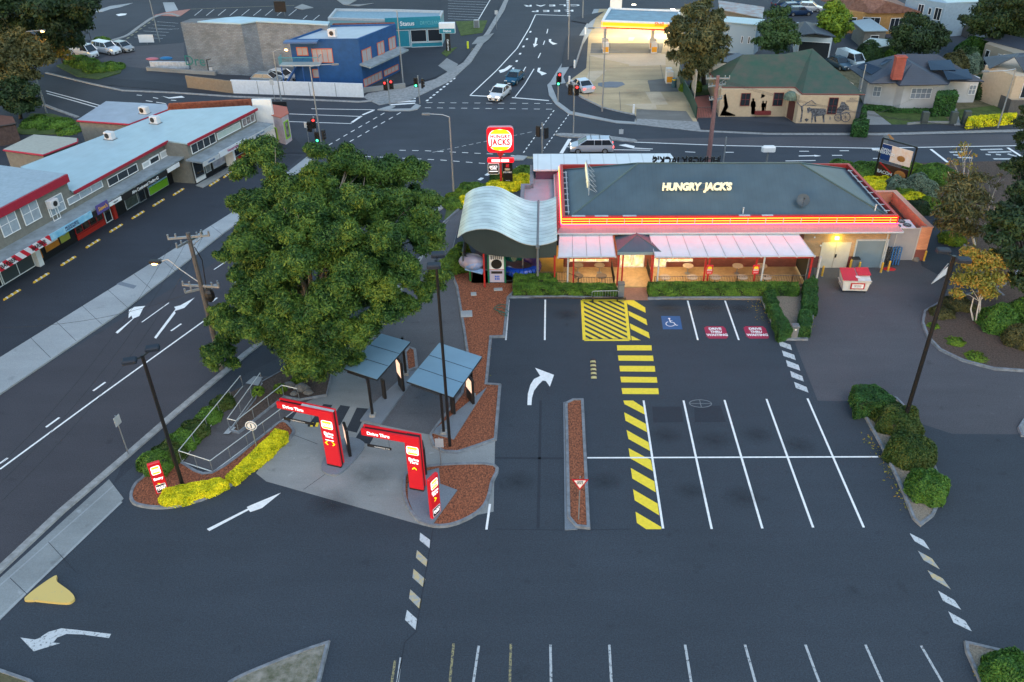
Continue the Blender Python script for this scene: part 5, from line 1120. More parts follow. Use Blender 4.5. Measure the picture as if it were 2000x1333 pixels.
# ---------------------------------------------------------------- pole sign
sp = G(979, 367); ps = thing('pole_sign', 'lit HUNGRY JACKS sign, red yellow and white, on a red pole by the crossroads', 'sign', sp)
fh = hz(979, 367, 246); sc = .0475
def SZ(py): return RP(979, py, sp, (0, 1, 0)).z
def SX(px, py): return RP(px, py, sp, (0, 1, 0)).x - sp.x
top, bot = SZ(248), SZ(297); x0, x1 = SX(951, 270), SX(1003, 270); cx = (x0 + x1) / 2; hw = (x1 - x0) / 2; cz = (top + bot) / 2; hh = (top - bot) / 2
def rr(cx, cz, w, h, r, n=5):
    out = []
    for ax, az, t0 in ((w - r, h - r, 0), (-w + r, h - r, 1), (-w + r, -h + r, 2), (w - r, -h + r, 3)):
        for i in range(n + 1): t = (t0 + i / n) * math.pi / 2; out.append((cx + ax + r * math.cos(t), cz + az + r * math.sin(t)))
    return out
def plate(mb, pts, y0, y1):
    k = len(pts); V = [(x, y0, z) for x, z in pts] + [(x, y1, z) for x, z in pts]
    return mb.mesh(V, [tuple(range(k - 1, -1, -1)), tuple(range(k, 2 * k))] + [(i, (i + 1) % k, k + (i + 1) % k, k + i) for i in range(k)])
MB().bx(-.11, .11, -.11, .11, 0, bot).build('pole', REDP, ps)
cab = plate(MB(), rr(cx, cz, hw, hh, .35), -.12, .35).build('cabinet', mat('pink_cabinet', (.55, .25, .30), .5), ps)
plate(MB(), rr(cx, cz, hw, hh, .35), -.16, -.121).build('red_face', E_RED, cab)
W_, H_ = hw * .88, hh * .86
def lens(z0, z1, W_, H_, ex=2.6, n=14):
    def xw(z): t = min(1, abs(z) / H_); return W_ * (1 - t ** ex) ** (1 / ex) if t < 1 else 0
    zs = np.linspace(z0, z1, n); return [(cx + xw(z), cz + z) for z in zs] + [(cx - xw(z), cz + z) for z in reversed(zs)]
plate(MB(), lens(-H_, H_, W_, H_), -.17, -.161).build('white_face', E_WHT, cab)
plate(MB(), lens(H_ * .55, H_ * .95, W_ * .95, H_ * .96), -.18, -.171).build('top_bun', E_YEL, cab); plate(MB(), lens(-H_ * .95, -H_ * .62, W_ * .95, H_ * .96), -.18, -.171).build('bottom_bun', E_YEL, cab)
text('HUNGRY', .5, E_RED, cab, (cx, -.185, cz + H_ * .31), UP(), .004, .05, fit=W_ * 1.72, space=1.12); text('JACKS', .84, E_RED, cab, (cx, -.185, cz - H_ * .22), UP(), .004, .045, fit=W_ * 1.72, space=1.12)
m = MB(); m.mesh([(-.4 + cx, -.1, bot), (.4 + cx, -.1, bot), (.4 + cx, .1, bot), (-.4 + cx, .1, bot), (-.1, -.1, bot - .5), (.1, -.1, bot - .5), (.1, .1, bot - .5), (-.1, .1, bot - .5)], [(0, 1, 5, 4), (1, 2, 6, 5), (2, 3, 7, 6), (3, 0, 4, 7)]).build('neck', REDP, ps)
z1_, z0_ = SZ(309), SZ(317); cx_, hw_ = (SX(952, 313) + SX(1004, 313)) / 2, (SX(1004, 313) - SX(952, 313)) / 2
b_ = plate(MB(), rr(cx_, (z0_ + z1_) / 2, hw_, (z1_ - z0_) / 2, .12), -.15, .2).build('header_box', E_RED, ps)
MB().bx(cx_ - hw_ * .68, cx_ - .05, -.165, -.151, z0_ + .08, z1_ - .08).bx(cx_ + .06, cx_ + hw_ * .62, -.165, -.151, z0_ + .08, z1_ - .08).build('lit_panel', E_WHT, b_)
x0, x1 = SX(953, 330), SX(975, 330); z1_, z0_ = SZ(319), SZ(340); q = plate(MB(), rr((x0 + x1) / 2, (z0_ + z1_) / 2, (x1 - x0) / 2, (z1_ - z0_) / 2, .12), -.12, .12).build('cafe_board', PLW, ps)
plate(MB(), rr((x0 + x1) / 2, (z0_ + z1_) / 2, (x1 - x0) / 2 - .05, (z1_ - z0_) / 2 - .05, .1), -.13, -.121).build('black_field', BLACKP, q)
text("JACK'S\nCAFE", .27, E_WHT, q, ((x0 + x1) / 2, -.135, (z0_ + z1_) / 2 + .14), UP(), .002, .02); MB().bx(x0 + .15, x1 - .15, -.135, -.131, z0_ + .28, z0_ + .36).build('stripe', E_WHT, q)
x0, x1 = SX(982, 330), SX(1001, 330); z1_, z0_ = SZ(318), SZ(354); q = MB().bx(x0, x1, -.12, .12, z0_, z1_).build('delivery_board', mat('black_board', (.012, .011, .012), .35), ps)
MB().bx((x0 + x1) / 2 - .16, (x0 + x1) / 2 + .16, -.13, -.121, z1_ - .45, z1_ - .12).build('logo_patch', SIGNR, q); text('DELIVERY', .20, PLW, q, ((x0 + x1) / 2, -.13, z1_ - .98), UP(), .002, .02); text('menulog', .13, PLW, q, ((x0 + x1) / 2, -.13, z0_ + .12), UP(), .002, .01)
MB().bx(x0 + .2, x1 - .25, -.13, -.121, z1_ - .78, z1_ - .55).build('motif', mat('burger_motif', (.3, .25, .12), .5, col2=(.55, .5, .45), vscale=6), q)
# ---------------------------------------------------------------- drive-through portals
def portal(name, label, bl_, br_, top_, arm_l, arrow, lf):
    """totem with a long arm: pixels of base left/right, top of column, arm far end"""
    A, B = G(*bl_, .16), G(*br_, .16); c = A.lerp(B, .5); o = thing(name, label, 'portal sign', (c.x, c.y, .16)); w = (B - A).length
    d = (B - A).normalized(); ang = math.atan2(d.y, d.x); o.rotation_euler = (0, 0, ang); H = hz(c.x and (bl_[0] + br_[0]) / 2, (bl_[1] + br_[1]) / 2, top_) 
    n = Vector((d.y, -d.x, 0)); pe = RP(arm_l[0], arm_l[1], A, n); La = -(pe - c).dot(d); dep = .42
    MB().bx(-w / 2, w / 2, -.04, .10, 0.12, H).build('column', E_REDD, o); MB().bx(-w / 2 + .05, w / 2 - .03, .11, dep - .12, .0, H - .02).build('column_core', BLACKP, o); MB().bx(-w / 2, w / 2, dep - .11, dep, .12, H).build('column_back', E_REDD, o); MB().bx(-w / 2, w / 2, -.04, .10, 0, .115).build('base_plinth', BLACKP, o)
    t = .44; MB().bx(-La, -w / 2 - .002, -.04, .10, H - t, H).build('arm', E_REDD, o); MB().bx(-La + .1, -w / 2 + .04, .11, dep - .12, H - t + .1, H - .06).build('arm_core', BLACKP, o); MB().bx(-La, -w / 2 - .002, dep - .11, dep, H - t, H).build('arm_back', E_REDD, o)
    if lf: MB().bx(-La * .52, w / 2 - .02, .105, dep - .115, H - .05, H - .005).build('top_cover', LGREY, o)
    text('Drive Thru', .30, E_WHT, o, (-La * .66, -.05, H - t / 2), UP(), .003, .03)
    z = H - .95; plate(MB(), rr(0, z, .36, .30, .12), -.055, -.041).build('logo_field', E_WHT, o)
    plate(MB(), rr(0, z + .2, .30, .07, .06), -.065, -.056).build('logo_bun', E_YEL, o); plate(MB(), rr(0, z - .2, .30, .06, .055), -.065, -.056).build('logo_bun', E_YEL, o)
    text('HUNGRY\nJACKS', .16, E_RED, o, (0, -.066, z + .01), UP(), .002, .02)
    text('Drive\nThru', .27, E_WHT, o, (0, -.046, H - 1.72), UP(), .003, .03)
    m = MB()
    def chev(x, z, k, v=False):
        if v: P = [(x - .13, z), (x, z + .13), (x + .13, z), (x + .13, z - .08), (x, z + .05), (x - .13, z - .08)]
        else: P = [(x - .08 * k, z), (x + .06 * k, z + .14), (x + .14 * k, z + .14), (x, z), (x + .14 * k, z - .14), (x + .06 * k, z - .14)]
        if k < 0: P.reverse()
        m.face([(a, -.048, b) for a, b in reversed(P)])
    if arrow == 'both': chev(-.26, H - 2.35, 1); chev(.26, H - 2.35, -1); MB().bx(-.28, .28, -.05, -.041, H - 2.14, H - 2.09).build('underline', E_WHT, o)
    else: chev(0, H - 2.3, 1, True)
    m.build('arrow_mark', E_YEL, o)
    hb = MB().bx(-La * .92, -w / 2 - .9 if not lf else -w / 2 - .45, .0, .06, H - 1.25, H - 1.10).build('clearance_bar', BLACKP, o)
    text('CLEARANCE 2.7m', .12, PLW, hb, (-La * .62, -.01, H - 1.175), UP(), .002, .02)
    m = MB()
    for x in (-La * .88, -w / 2 - 1.0 if not lf else -w / 2 - .55): m.tube((x, .03, H - 1.1), (x, .03, H - t), .008, n=4)
    m.build('hanger', BLACKP, hb)
    return o
portal('drive_through_portal', 'red DRIVE THRU portal sign on the left island, its arm over the outer lane', (640, 908), (667, 914), 805, (543, 800), 'both', True)
portal('drive_through_portal', 'red DRIVE THRU portal sign on the right island, its arm over the inner lane', (801, 955), (828, 960), 855, (705, 838), 'up', False)
def totem(label, bl_, br_, top_, words, arrow_k):
    A, B = G(*bl_, .15), G(*br_, .15); c = A.lerp(B, .5); d = (B - A).normalized(); w = (B - A).length; o = thing('entry_totem', label, 'sign', (c.x, c.y, .15)); o.rotation_euler = (0, 0, math.atan2(d.y, d.x)); H = hz((bl_[0] + br_[0]) / 2, (bl_[1] + br_[1]) / 2, top_)
    MB().bevbox((0, .1, H / 2), (w, .2, H), .03).build('body', E_REDD, o); z = H - .52
    s = w / .95; plate(MB(), rr(0, z, .34 * s, .30, .1), -.015, -.001).build('logo_field', E_WHT, o); plate(MB(), rr(0, z + .19, .28 * s, .07, .05), -.025, -.016).build('logo_bun', E_YEL, o); plate(MB(), rr(0, z - .19, .28 * s, .06, .05), -.025, -.016).build('logo_bun', E_YEL, o)
    text('HUNGRY\nJACKS', .13, E_RED, o, (0, -.03, z), UP(), .002, .02)
    text(words, .24, E_WHT, o, (0, -.01, H - 1.15), UP(), .003, .03)
    P = [(-.06, .14), (.10, 0), (-.06, -.14), (-.14, -.14), (.02, 0), (-.14, .14)]; MB().face([(x, -.008, H - 1.62 + zz) for x, zz in reversed(P)]).build('arrow_mark', E_YEL, o)
    q = plate(MB(), rr(0, .36, .38 * s, .30, .06), -.015, -.001).build('cafe_panel', PLW, o); plate(MB(), rr(0, .36, .34 * s, .26, .05), -.02, -.016).build('black_field', BLACKP, q); text("JACK'S\nCAFE", .18, E_WHT, q, (0, -.025, .38), UP(), .002, .02)
    return o
totem('red Entry totem sign on the mulch bed at the road corner', (306, 966), (330, 958), 906, 'Entry', 1)
totem('red Drive Thru totem sign on the concrete plinth of the right island', (845, 1015), (862, 998), 932, 'Drive\nThru', 1)
# menu boards and order posts
def board(label, px, py, top_, rz, w=.55, lit=True):
    p = G(px, py, .15); H = hz(px, py, top_); o = thing('menu_board', label, 'menu board', p, rz); MB().bevbox((0, .06, H / 2), (w, .18, H), .04).build('case', BLACKP, o)
    if lit: MB().bx(-w / 2 + .06, w / 2 - .06, -.035, -.031, H * .45, H - .12).build('screen', mat('menu_screen', (.3, .2, .15), .4, col2=(.75, .55, .42), vscale=4, emit=(.9, .55, .4), estr=.18, detail=6), o)
    return o
board('black menu board behind the left portal', 680, 884, 833, math.radians(-68), .95); board('black board behind the right portal', 828, 920, 868, math.radians(-75), .8, False)
board('black order screen under the left blue roofed canopy', 783, 758, 702, math.radians(-62), .95); board('black order screen under the right blue roofed canopy', 918, 783, 736, math.radians(-62), 1.0)
board('short black order post under the left canopy', 750, 778, 741, math.radians(-50), .35, False); board('short black order post beside the right canopy post', 884, 808, 776, math.radians(-50), .4, False)
# blue-roofed order canopies
BLUER = mat('blue_grey_canopy_sheet', (.16, .28, .39), .35, var=.05, vscale=.8)
def ordercanopy(label, corners, z, posts):
    c = sum((G(x, y, z) for x, y in corners), Vector()) / 4; o = thing('order_canopy', label, 'canopy', (c.x, c.y, 0)); Q = [G(x, y, z) for x, y in corners]
    MB().prism(Q, z - .10, z).build('roof', BLUER, o, world=True); m = MB()
    for i in range(4): m.tube(Q[i] - Vector((0, 0, .07)), Q[(i + 1) % 4] - Vector((0, 0, .07)), .05, n=5)
    m.build('edge_trim', BLACK, o, world=True); m = MB()
    for t in (1 / 3, 2 / 3): a = Q[0].lerp(Q[3], t); b = Q[1].lerp(Q[2], t); m.tube(a + Vector((0, 0, .005)), b + Vector((0, 0, .005)), .018, n=4)
    m.build('seam', BLACK, o, world=True)
    for px, py in posts:
        p = G(px, py, .15); MB().bx(p.x - .08, p.x + .08, p.y - .08, p.y + .08, .15, z - .1).build('post', BLACK, o, world=True); MB().bx(p.x - .2, p.x + .2, p.y - .2, p.y + .2, .14, .30).build('footing', CONC, o, world=True)
    a = G(posts[0][0], posts[0][1], .15); e1 = Q[3].lerp(Q[2], .1); MB().tube((a.x, a.y, z - .2), (e1.x, e1.y, z - .18), .09, n=4).build('beam', BLACK, o, world=True)
    return o
ordercanopy('blue roofed order canopy partly under the big gum tree', [(745, 652), (801, 668), (736, 741), (672, 720)], 3.3, [(728, 812), (793, 731)])
ordercanopy('blue roofed order canopy beside the tall black lamp post', [(858, 670), (941, 697), (885, 776), (795, 745)], 3.3, [(867, 846), (923, 775)])
a, b = G(602, 832), G(622, 829); o = thing('speed_hump', 'small yellow and black rubber hump under the arm of the left portal', 'speed hump', a.lerp(b, .5)); L_ = (b - a).length
for k in range(4): MB().box((L_ * (k - 1.5) / 4, 0, .03), (L_ / 4 * .97, .35, .06)).build('hump_segment', YEL if k % 2 else BLACKP, o)
# ---------------------------------------------------------------- vegetation
def blob(px, py, rp, z):
    p = G(px, py, z); dep = (CM @ np.array([p.x, p.y, z - CAM_H]))[2]; return (tuple(p), rp * dep / FPX)
BARK = mat('pale_gum_bark', (.20, .18, .15), .85, var=.3, vscale=3, stretch=(3, 3, .5)); BIRCH = mat('white_birch_bark', (.52, .50, .48), .8, var=.25, vscale=5); BARKD = mat('dark_bark', (.05, .04, .035), .9, var=.3, vscale=3)
# big gum tree: lobes facing the survey are placed on the crown's surface
base = G(612, 735); C0 = Vector((-14.2, 50.5, 7.6)); RR = (9.3, 8.6, 5.4)
L0 = [(515, 303, 52), (478, 335, 34), (468, 400, 28), (500, 398, 42), (625, 300, 34), (680, 318, 50), (745, 340, 52), (805, 342, 42), (560, 375, 55), (620, 365, 52), (700, 400, 58), (770, 400, 50), (835, 395, 38), (822, 450, 54), (842, 480, 44), (600, 430, 60), (660, 470, 60), (740, 480, 60), (540, 450, 50), (500, 490, 46), (452, 498, 33), (470, 470, 33), (580, 520, 60), (700, 540, 60), (790, 540, 52), (852, 545, 34), (830, 570, 28), (640, 590, 60), (560, 600, 50), (480, 580, 42), (455, 632, 36), (430, 612, 22), (500, 645, 44), (580, 680, 44), (640, 690, 52), (700, 650, 52), (760, 612, 48), (800, 600, 30), (612, 725, 38), (650, 715, 36), (690, 700, 28), (560, 640, 48), (520, 560, 40), (745, 570, 45)]
cl_ = []
for px, py, rp in L0:
    d = Vector(ray(px, py)); o = Vector((0, 0, CAM_H)) - C0; D = Vector((d.x / RR[0], d.y / RR[1], d.z / RR[2])); O = Vector((o.x / RR[0], o.y / RR[1], o.z / RR[2]))
    a, b, c = D.dot(D), O.dot(D), O.dot(O) - 1; q = b * b - a * c; t = (-b - math.sqrt(q)) / a if q > 0 else -b / a
    P = Vector((0, 0, CAM_H)) + d * t; dep = (CM @ np.array([P.x, P.y, P.z - CAM_H]))[2]; r = rp * dep / FPX * .92
    cl_.append((tuple(P + d.normalized() * r * .5), r)); 
    if q > 0:
        for k_ in range(2):
            s_ = Vector((random.uniform(-1, 1), random.uniform(-1, 1), random.uniform(-.5, 1))) * r * .8; cl_.append((tuple(P + d.normalized() * r * .3 + s_), r * .5))
for px, py, rp, z in ((420, 702, 30, 3.4), (455, 712, 18, 3.0), (405, 690, 16, 3.6), (447, 690, 18, 3.8), (430, 612, 24, 5.2), (435, 625, 34, 4.6), (468, 640, 40, 4.8), (445, 660, 28, 4.2), (500, 605, 45, 6), (520, 650, 45, 5), (490, 560, 40, 6.5), (425, 690, 30, 3.6), (600, 655, 55, 6.5), (640, 640, 58, 7), (595, 700, 50, 4.8), (650, 600, 58, 8), (650, 680, 45, 5.2), (560, 670, 45, 5), (745, 372, 44, 9.6), (800, 388, 38, 9), (700, 362, 44, 10), (660, 345, 40, 10.4)): cl_.append(blob(px, py, rp, z))
cl_ += autoclumps((C0.x, C0.y + 1.5, C0.z), 8.2, 4.8, 26, 2.0, 5)
tree('gum_tree', 'huge spreading gum tree between the main road and the drive-through lane', (base.x, base.y, 0), cl_, .078, FOL_EUC, BARK, .42, limbs=16, aspect=3.2, droop=.5, rzf=.85, shell=.35, density=2500, sub=6)
# golden hedges of the corner bed
def topline(pts, h): return GP(pts, h)
hedge('golden_hedge', 'golden clipped hedge along the drive kerb beside the Entry totem', topline([(309, 972), (322, 953), (370, 944), (428, 932), (441, 938), (444, 945), (404, 962), (352, 978), (318, 980)], .5), .5, FOL_YEL, .065, 1300, lump=.05)
hedge('golden_hedge', 'golden clipped hedge running up to the left portal', topline([(441, 930), (480, 893), (538, 837), (560, 843), (559, 853), (520, 890), (457, 938)], .5), .5, FOL_YEL, .065, 1300, lump=.05)
for i, (px, py, r) in enumerate(((308, 912, 1.25), (333, 893, 1.2), (360, 868, 1.15), (385, 846, 1.05), (410, 818, 1.0), (437, 792, .9))):
    bush('roadside_shrub', 'olive green shrub in the roadside row, ' + ('at the totem end', 'second from the totem end', 'third from the totem end', 'fourth from the totem end', 'fifth from the totem end', 'at the tree end')[i], G(px, py), r * .85, .95 - .07 * i, FOL_BRZ if i % 2 else FOL_HDG, .075, 650, seed=i, group='roadside shrubs behind the ramp railing')
for i, (px, py) in enumerate(((583, 745), (548, 765), (505, 770), (590, 728))): bush('grass_tuft', 'tuft of yellow green grass in the ramp bed, ' + ('below the gum tree', 'nearest the railing corner', 'by the concrete pad', 'under the gum crown')[i], G(px, py), .45, .5, FOL_LIM, .09, 260, seed=i + 20, group='grass tufts in the ramp bed')
for i, (px, py, r) in enumerate(((566, 757, .45), (590, 762, .55), (603, 770, .35), (575, 772, .3))):
    p = G(px, py); o = thing('boulder', 'grey boulder at the head of the ramp bed, ' + ('farthest', 'largest', 'nearest the drive lane', 'smallest')[i], 'rock', p, group='boulders in the ramp bed'); m = MB(); m.ball((0, 0, .1), r, 9, 5, rz=r * .7, ry=r * .8); m.v = [(x * (1 + .18 * math.sin(6 * y + 4 * z + i)), y * (1 + .15 * math.cos(8 * x)), z) for x, y, z in m.v]; m.build('rock', MATS['grey_rock'], o)
# box hedges round the terrace
a, b = G(1003, 580), G(1204, 582); hedge('box_hedge', 'long low box hedge before the left terrace', [(a.x, a.y + .1), (b.x, b.y + .1), (b.x, b.y + 1.1), (a.x, a.y + 1.1)], .72, FOL_HDG, .065, 800)
a, b = G(1004, 566), G(1087, 566); hedge('box_hedge', 'short raised box hedge before the climbing tower end of the terrace', [(a.x, a.y), (b.x, b.y), (b.x, b.y + .95), (a.x, a.y + .95)], 1.0, FOL_HDG, .065, 800)
a, b = G(1268, 582), G(1566, 582); hedge('box_hedge', 'long box hedge before the right terrace', [(a.x, a.y + .1), (b.x - .3, b.y + .1), (b.x - .1, b.y + 1.1), (a.x, a.y + 1.15)], .85, FOL_HDG, .065, 800)
for lb, pp, h in (('dark box hedge block beside the dumpster yard, upper one', [(1571, 550), (1590, 536), (1597, 545), (1597, 598), (1569, 599)], .95), ('dark box hedge block, lower right side of the gravel island', [(1564, 604), (1588, 604), (1583, 641), (1560, 638)], .95),
                  ('long dark box hedge on the left side of the gravel island', [(1504, 594), (1519, 593), (1549, 642), (1522, 648)], .95), ('small dark box hedge block at the top left of the gravel island', [(1494, 567), (1511, 565), (1521, 588), (1501, 592)], .95)):
    hedge('box_hedge', lb, topline(pp, h), h, FOL_HDG2, .06, 900)
hedge('box_hedge', 'big boxy dark hedge at the top of the right gravel bed', topline([(1666, 752), (1708, 748), (1751, 777), (1747, 788), (1688, 786), (1676, 790)], 1.25), 1.25, FOL_HDG2, .065, 900, rounded=.2)
for i, (px, py, r, h, f, lb) in enumerate(((1750, 832, 1.5, 1.35, FOL_BRZ, 'round bronze green shrub just below the boxy hedge'), (1776, 895, 1.4, 1.5, FOL_BRZ, 'biggest bronze green round shrub at the lamp post foot'), (1808, 965, 1.15, 1.5, FOL_BRT, 'bright green round shrub at the lower end of the right bed'), (1968, 1332, 1.3, 1.35, FOL_BRT, 'bright green shrub in the bottom right corner'))):
    bush('round_shrub', lb, G(px, py), r, h, f, .075, 900, seed=i + 40)
# corner garden
for i, (px, py, r, h, f, lb) in enumerate(((970, 372, 1.5, .8, FOL_YEL, 'golden shrub mound at the foot of the red sign pole'), (1005, 362, 1.7, .8, FOL_YEL, 'golden shrub mound right of the red sign pole'), (1030, 356, 1.3, .8, FOL_YEL, 'golden shrub mound beside the lilac annex'), (1025, 345, 1.8, .9, FOL_HDG, 'green shrub behind the golden mounds beside the annex'), (985, 352, 1.5, .7, FOL_HDG, 'green shrub behind the red sign pole'),
        (925, 376, 1.6, .8, FOL_HDG, 'green shrub behind the wavy roof, nearer the sign'), (899, 388, 1.3, .7, FOL_LIM, 'lime shrub on the verge beside the tall street light'), (905, 399, 1.0, .7, FOL_YEL, 'small golden shrub above the wavy roof corner'), (888, 402, 1.2, .7, FOL_HDG, 'green shrub at the lower end of the corner verge'), (892, 525, 1.3, 1.6, FOL_HDG, 'dark round shrub beside the painted play capsule'), (903, 500, .8, 1.2, FOL_LIM, 'pale shrub behind the painted play capsule'))):
    bush('garden_shrub', lb, G(px, py), r, h, f, .09, 420, seed=i + 60)
for i, (px, py, r, h, f, lb) in enumerate(((1668, 345, 1.8, 1.0, FOL_HDG, 'green shrub behind the parapet, left of the billboard'), (1695, 340, 1.8, 1.1, FOL_HDG, 'green shrub left of the billboard foot'), (1645, 335, 1.6, 1.0, FOL_HDG, 'green shrub nearest the restaurant back corner'), (1690, 366, 1.9, .8, FOL_YEL, 'left golden mound behind the service yard'), (1718, 367, 1.9, .8, FOL_YEL, 'right golden mound behind the service yard'),
        (1748, 376, 1.25, 1.5, FOL_GRY, 'smaller grey green ball shrub behind the service yard'), (1793, 378, 1.65, 1.8, FOL_GRY, 'larger grey green ball shrub right of the billboard'), (1782, 397, 1.5, .9, FOL_YEL, 'lime gold mound at the bend of the rear lane'), (1762, 388, 1.2, .9, FOL_LIM, 'lime mound above the rear lane bend'), (1815, 408, 1.4, .9, FOL_LIM, 'lime mound right of the rear lane bend'), (1825, 350, 2.1, 1.4, FOL_HDG, 'wide green shrub beside the east road'), (1786, 340, 1.4, 1.0, FOL_LIM, 'light green shrub right behind the billboard'),
        (1790, 410, 1.6, .8, FOL_DK, 'dark low shrub at the kerb of the rear lane'), (1860, 470, 1.2, .6, FOL_LIM, 'low green clump on the bank by the rear lane'), (1945, 640, 1.35, 1.7, FOL_BRT, 'bright round shrub in the dark mulch bed'), (1992, 622, 1.3, 1.6, FOL_HDG, 'green shrub at the right edge above the dark mulch bed'), (1990, 672, 1.2, 1.4, FOL_OLV, 'olive shrub at the right edge of the mulch bed'), (1840, 615, 1.0, .4, FOL_OLV, 'low dark groundcover at the tip of the right bed'), (1870, 598, 1.2, .5, FOL_OLV, 'low dark groundcover below the autumn tree'),
        (1822, 640, .5, .15, FOL_LIM, 'small yellow ground plant at the kerb, upper one'), (1865, 670, .7, .15, FOL_LIM, 'small yellow ground plant at the kerb, middle one'), (1905, 700, .8, .12, FOL_LIM, 'small yellow ground plant at the kerb, lower one'))):
    bush('garden_shrub', lb, G(px, py), r, h, f, .09, 420, seed=i + 90)
def T_(name, label, bpx, blobs, mt, tm=None, r=.2, size=.14, den=500, **k): return tree(name, label, G(*bpx), [blob(*b) for b in blobs], size, mt, tm or BARKD, r, density=den, **k)
T_('birch_tree', 'small autumn birch with orange yellow leaves in the dark mulch bed', (1905, 630), [(1900, 520, 34, 4), (1925, 510, 30, 4.4), (1880, 550, 26, 3.4), (1915, 555, 32, 3.4), (1945, 545, 24, 3.5), (1895, 495, 22, 4.8), (1930, 575, 20, 2.8), (1870, 575, 16, 2.8), (1955, 520, 16, 4)], FOL_ORG, BIRCH, .07, .10, 900, multi=3, shell=.3, droop=.3)
T_('weeping_birch', 'drooping olive birch with pale trunk beside the rear lane', (1905, 480), [(1860, 400, 36, 5), (1880, 370, 34, 5.5), (1840, 420, 24, 4.5), (1895, 420, 36, 4.6), (1870, 445, 34, 3.4), (1910, 390, 26, 5), (1850, 375, 22, 5.5), (1895, 455, 26, 2.6), (1905, 350, 22, 6), (1838, 440, 20, 2.8), (1865, 350, 20, 5.8)], FOL_WIL, BIRCH, .12, .12, 300, shell=.25, droop=1.2, aspect=4)
T_('birch_tree', 'thin nearly bare brown birch before the east road', (1882, 440), [(1880, 300, 22, 6.5), (1865, 320, 20, 6), (1895, 330, 18, 6), (1875, 345, 20, 5), (1885, 285, 14, 7.2), (1900, 305, 12, 6.8)], FOL_ORG, BIRCH, .09, .10, 75, shell=.2, multi=2, aspect=3)
T_('birch_tree', 'thin pale birch right of the bare one near the road', (1935, 430), [(1930, 350, 18, 5), (1945, 365, 18, 5), (1925, 385, 18, 4), (1955, 345, 12, 5.5), (1940, 400, 18, 3.6)], FOL_WIL, BIRCH, .09, .10, 110, shell=.2, multi=2, aspect=3)
T_('dark_tree', 'tall dark green tree at the right edge below the road', (2010, 560), [(1985, 330, 32, 7), (2000, 380, 45, 6.5), (1970, 420, 32, 6), (2000, 450, 55, 5.5), (1955, 470, 30, 5), (1980, 510, 42, 4.2), (1945, 430, 24, 5.6), (2020, 520, 50, 4), (2030, 400, 50, 6), (2000, 555, 36, 3), (1950, 505, 26, 4), (1930, 450, 18, 5), (2040, 320, 40, 8)], FOL_DK, BARKD, .3, .17, 420, sub=4)
T_('dark_tree', 'dark tree crown at the right edge above the road', (2015, 330), [(1998, 245, 22, 7), (2010, 270, 26, 6), (1990, 270, 14, 6), (2015, 220, 26, 8), (2040, 260, 30, 7), (1996, 290, 16, 5)], FOL_DK, BARKD, .25, .16, 420, sub=4)
T_('willow_tree', 'large fine leaved olive tree beside the petrol station', (1375, 165), [(1360, 30, 32, 9), (1335, 55, 34, 8), (1385, 60, 36, 8), (1360, 85, 42, 7), (1320, 85, 26, 6), (1405, 85, 28, 6), (1340, 115, 34, 5), (1385, 115, 34, 5), (1360, 135, 30, 3.8), (1408, 105, 18, 5), (1375, 12, 22, 9.5), (1318, 110, 18, 4.5), (1350, 150, 22, 2.6), (1308, 60, 14, 7), (1400, 30, 18, 8.6)], FOL_WIL, BARKD, .35, .2, 330, shell=.3, droop=.8, aspect=3.5, sub=4)
T_('broadleaf_tree', 'dark green tree between the petrol station and the dark garage', (1520, 108), [(1515, 30, 26, 6), (1500, 55, 28, 5.5), (1535, 55, 28, 5.5), (1515, 80, 34, 4.2), (1545, 80, 22, 4.5), (1488, 85, 20, 4), (1530, 25, 18, 6.5), (1520, 95, 26, 3)], FOL_MID, BARKD, .2, .2, 300, sub=4)
T_('broadleaf_tree', 'yellow green tree left of the brick house with tiled roof', (1632, 80), [(1630, 15, 24, 6), (1615, 35, 24, 5), (1648, 35, 22, 5), (1630, 52, 32, 4), (1610, 55, 20, 3.6), (1655, 55, 16, 3.6), (1632, 68, 24, 2.6)], FOL_LIM, BARKD, .2, .2, 300, sub=4)
T_('broadleaf_tree', 'big round dark tree behind the white weatherboard house', (1797, 105), [(1790, 45, 28, 5), (1760, 65, 26, 4.6), (1820, 60, 28, 4.6), (1790, 78, 38, 4), (1750, 85, 22, 3.4), (1835, 82, 22, 3.6), (1772, 96, 26, 2.6), (1815, 96, 26, 2.6), (1845, 68, 14, 4)], FOL_DK, BARKD, .25, .2, 340, sub=4)
T_('broadleaf_tree', 'very large dark tree in the top right corner', (1965, 85), [(1960, 10, 40, 7), (1925, 25, 34, 6), (1995, 25, 40, 6.5), (1950, 45, 46, 5), (1900, 45, 26, 5), (1990, 60, 40, 4), (2030, 30, 40, 7), (1910, 62, 24, 3.6), (1985, -10, 34, 8), (1960, 72, 26, 3)], FOL_DK, BARKD, .35, .22, 320, sub=4)
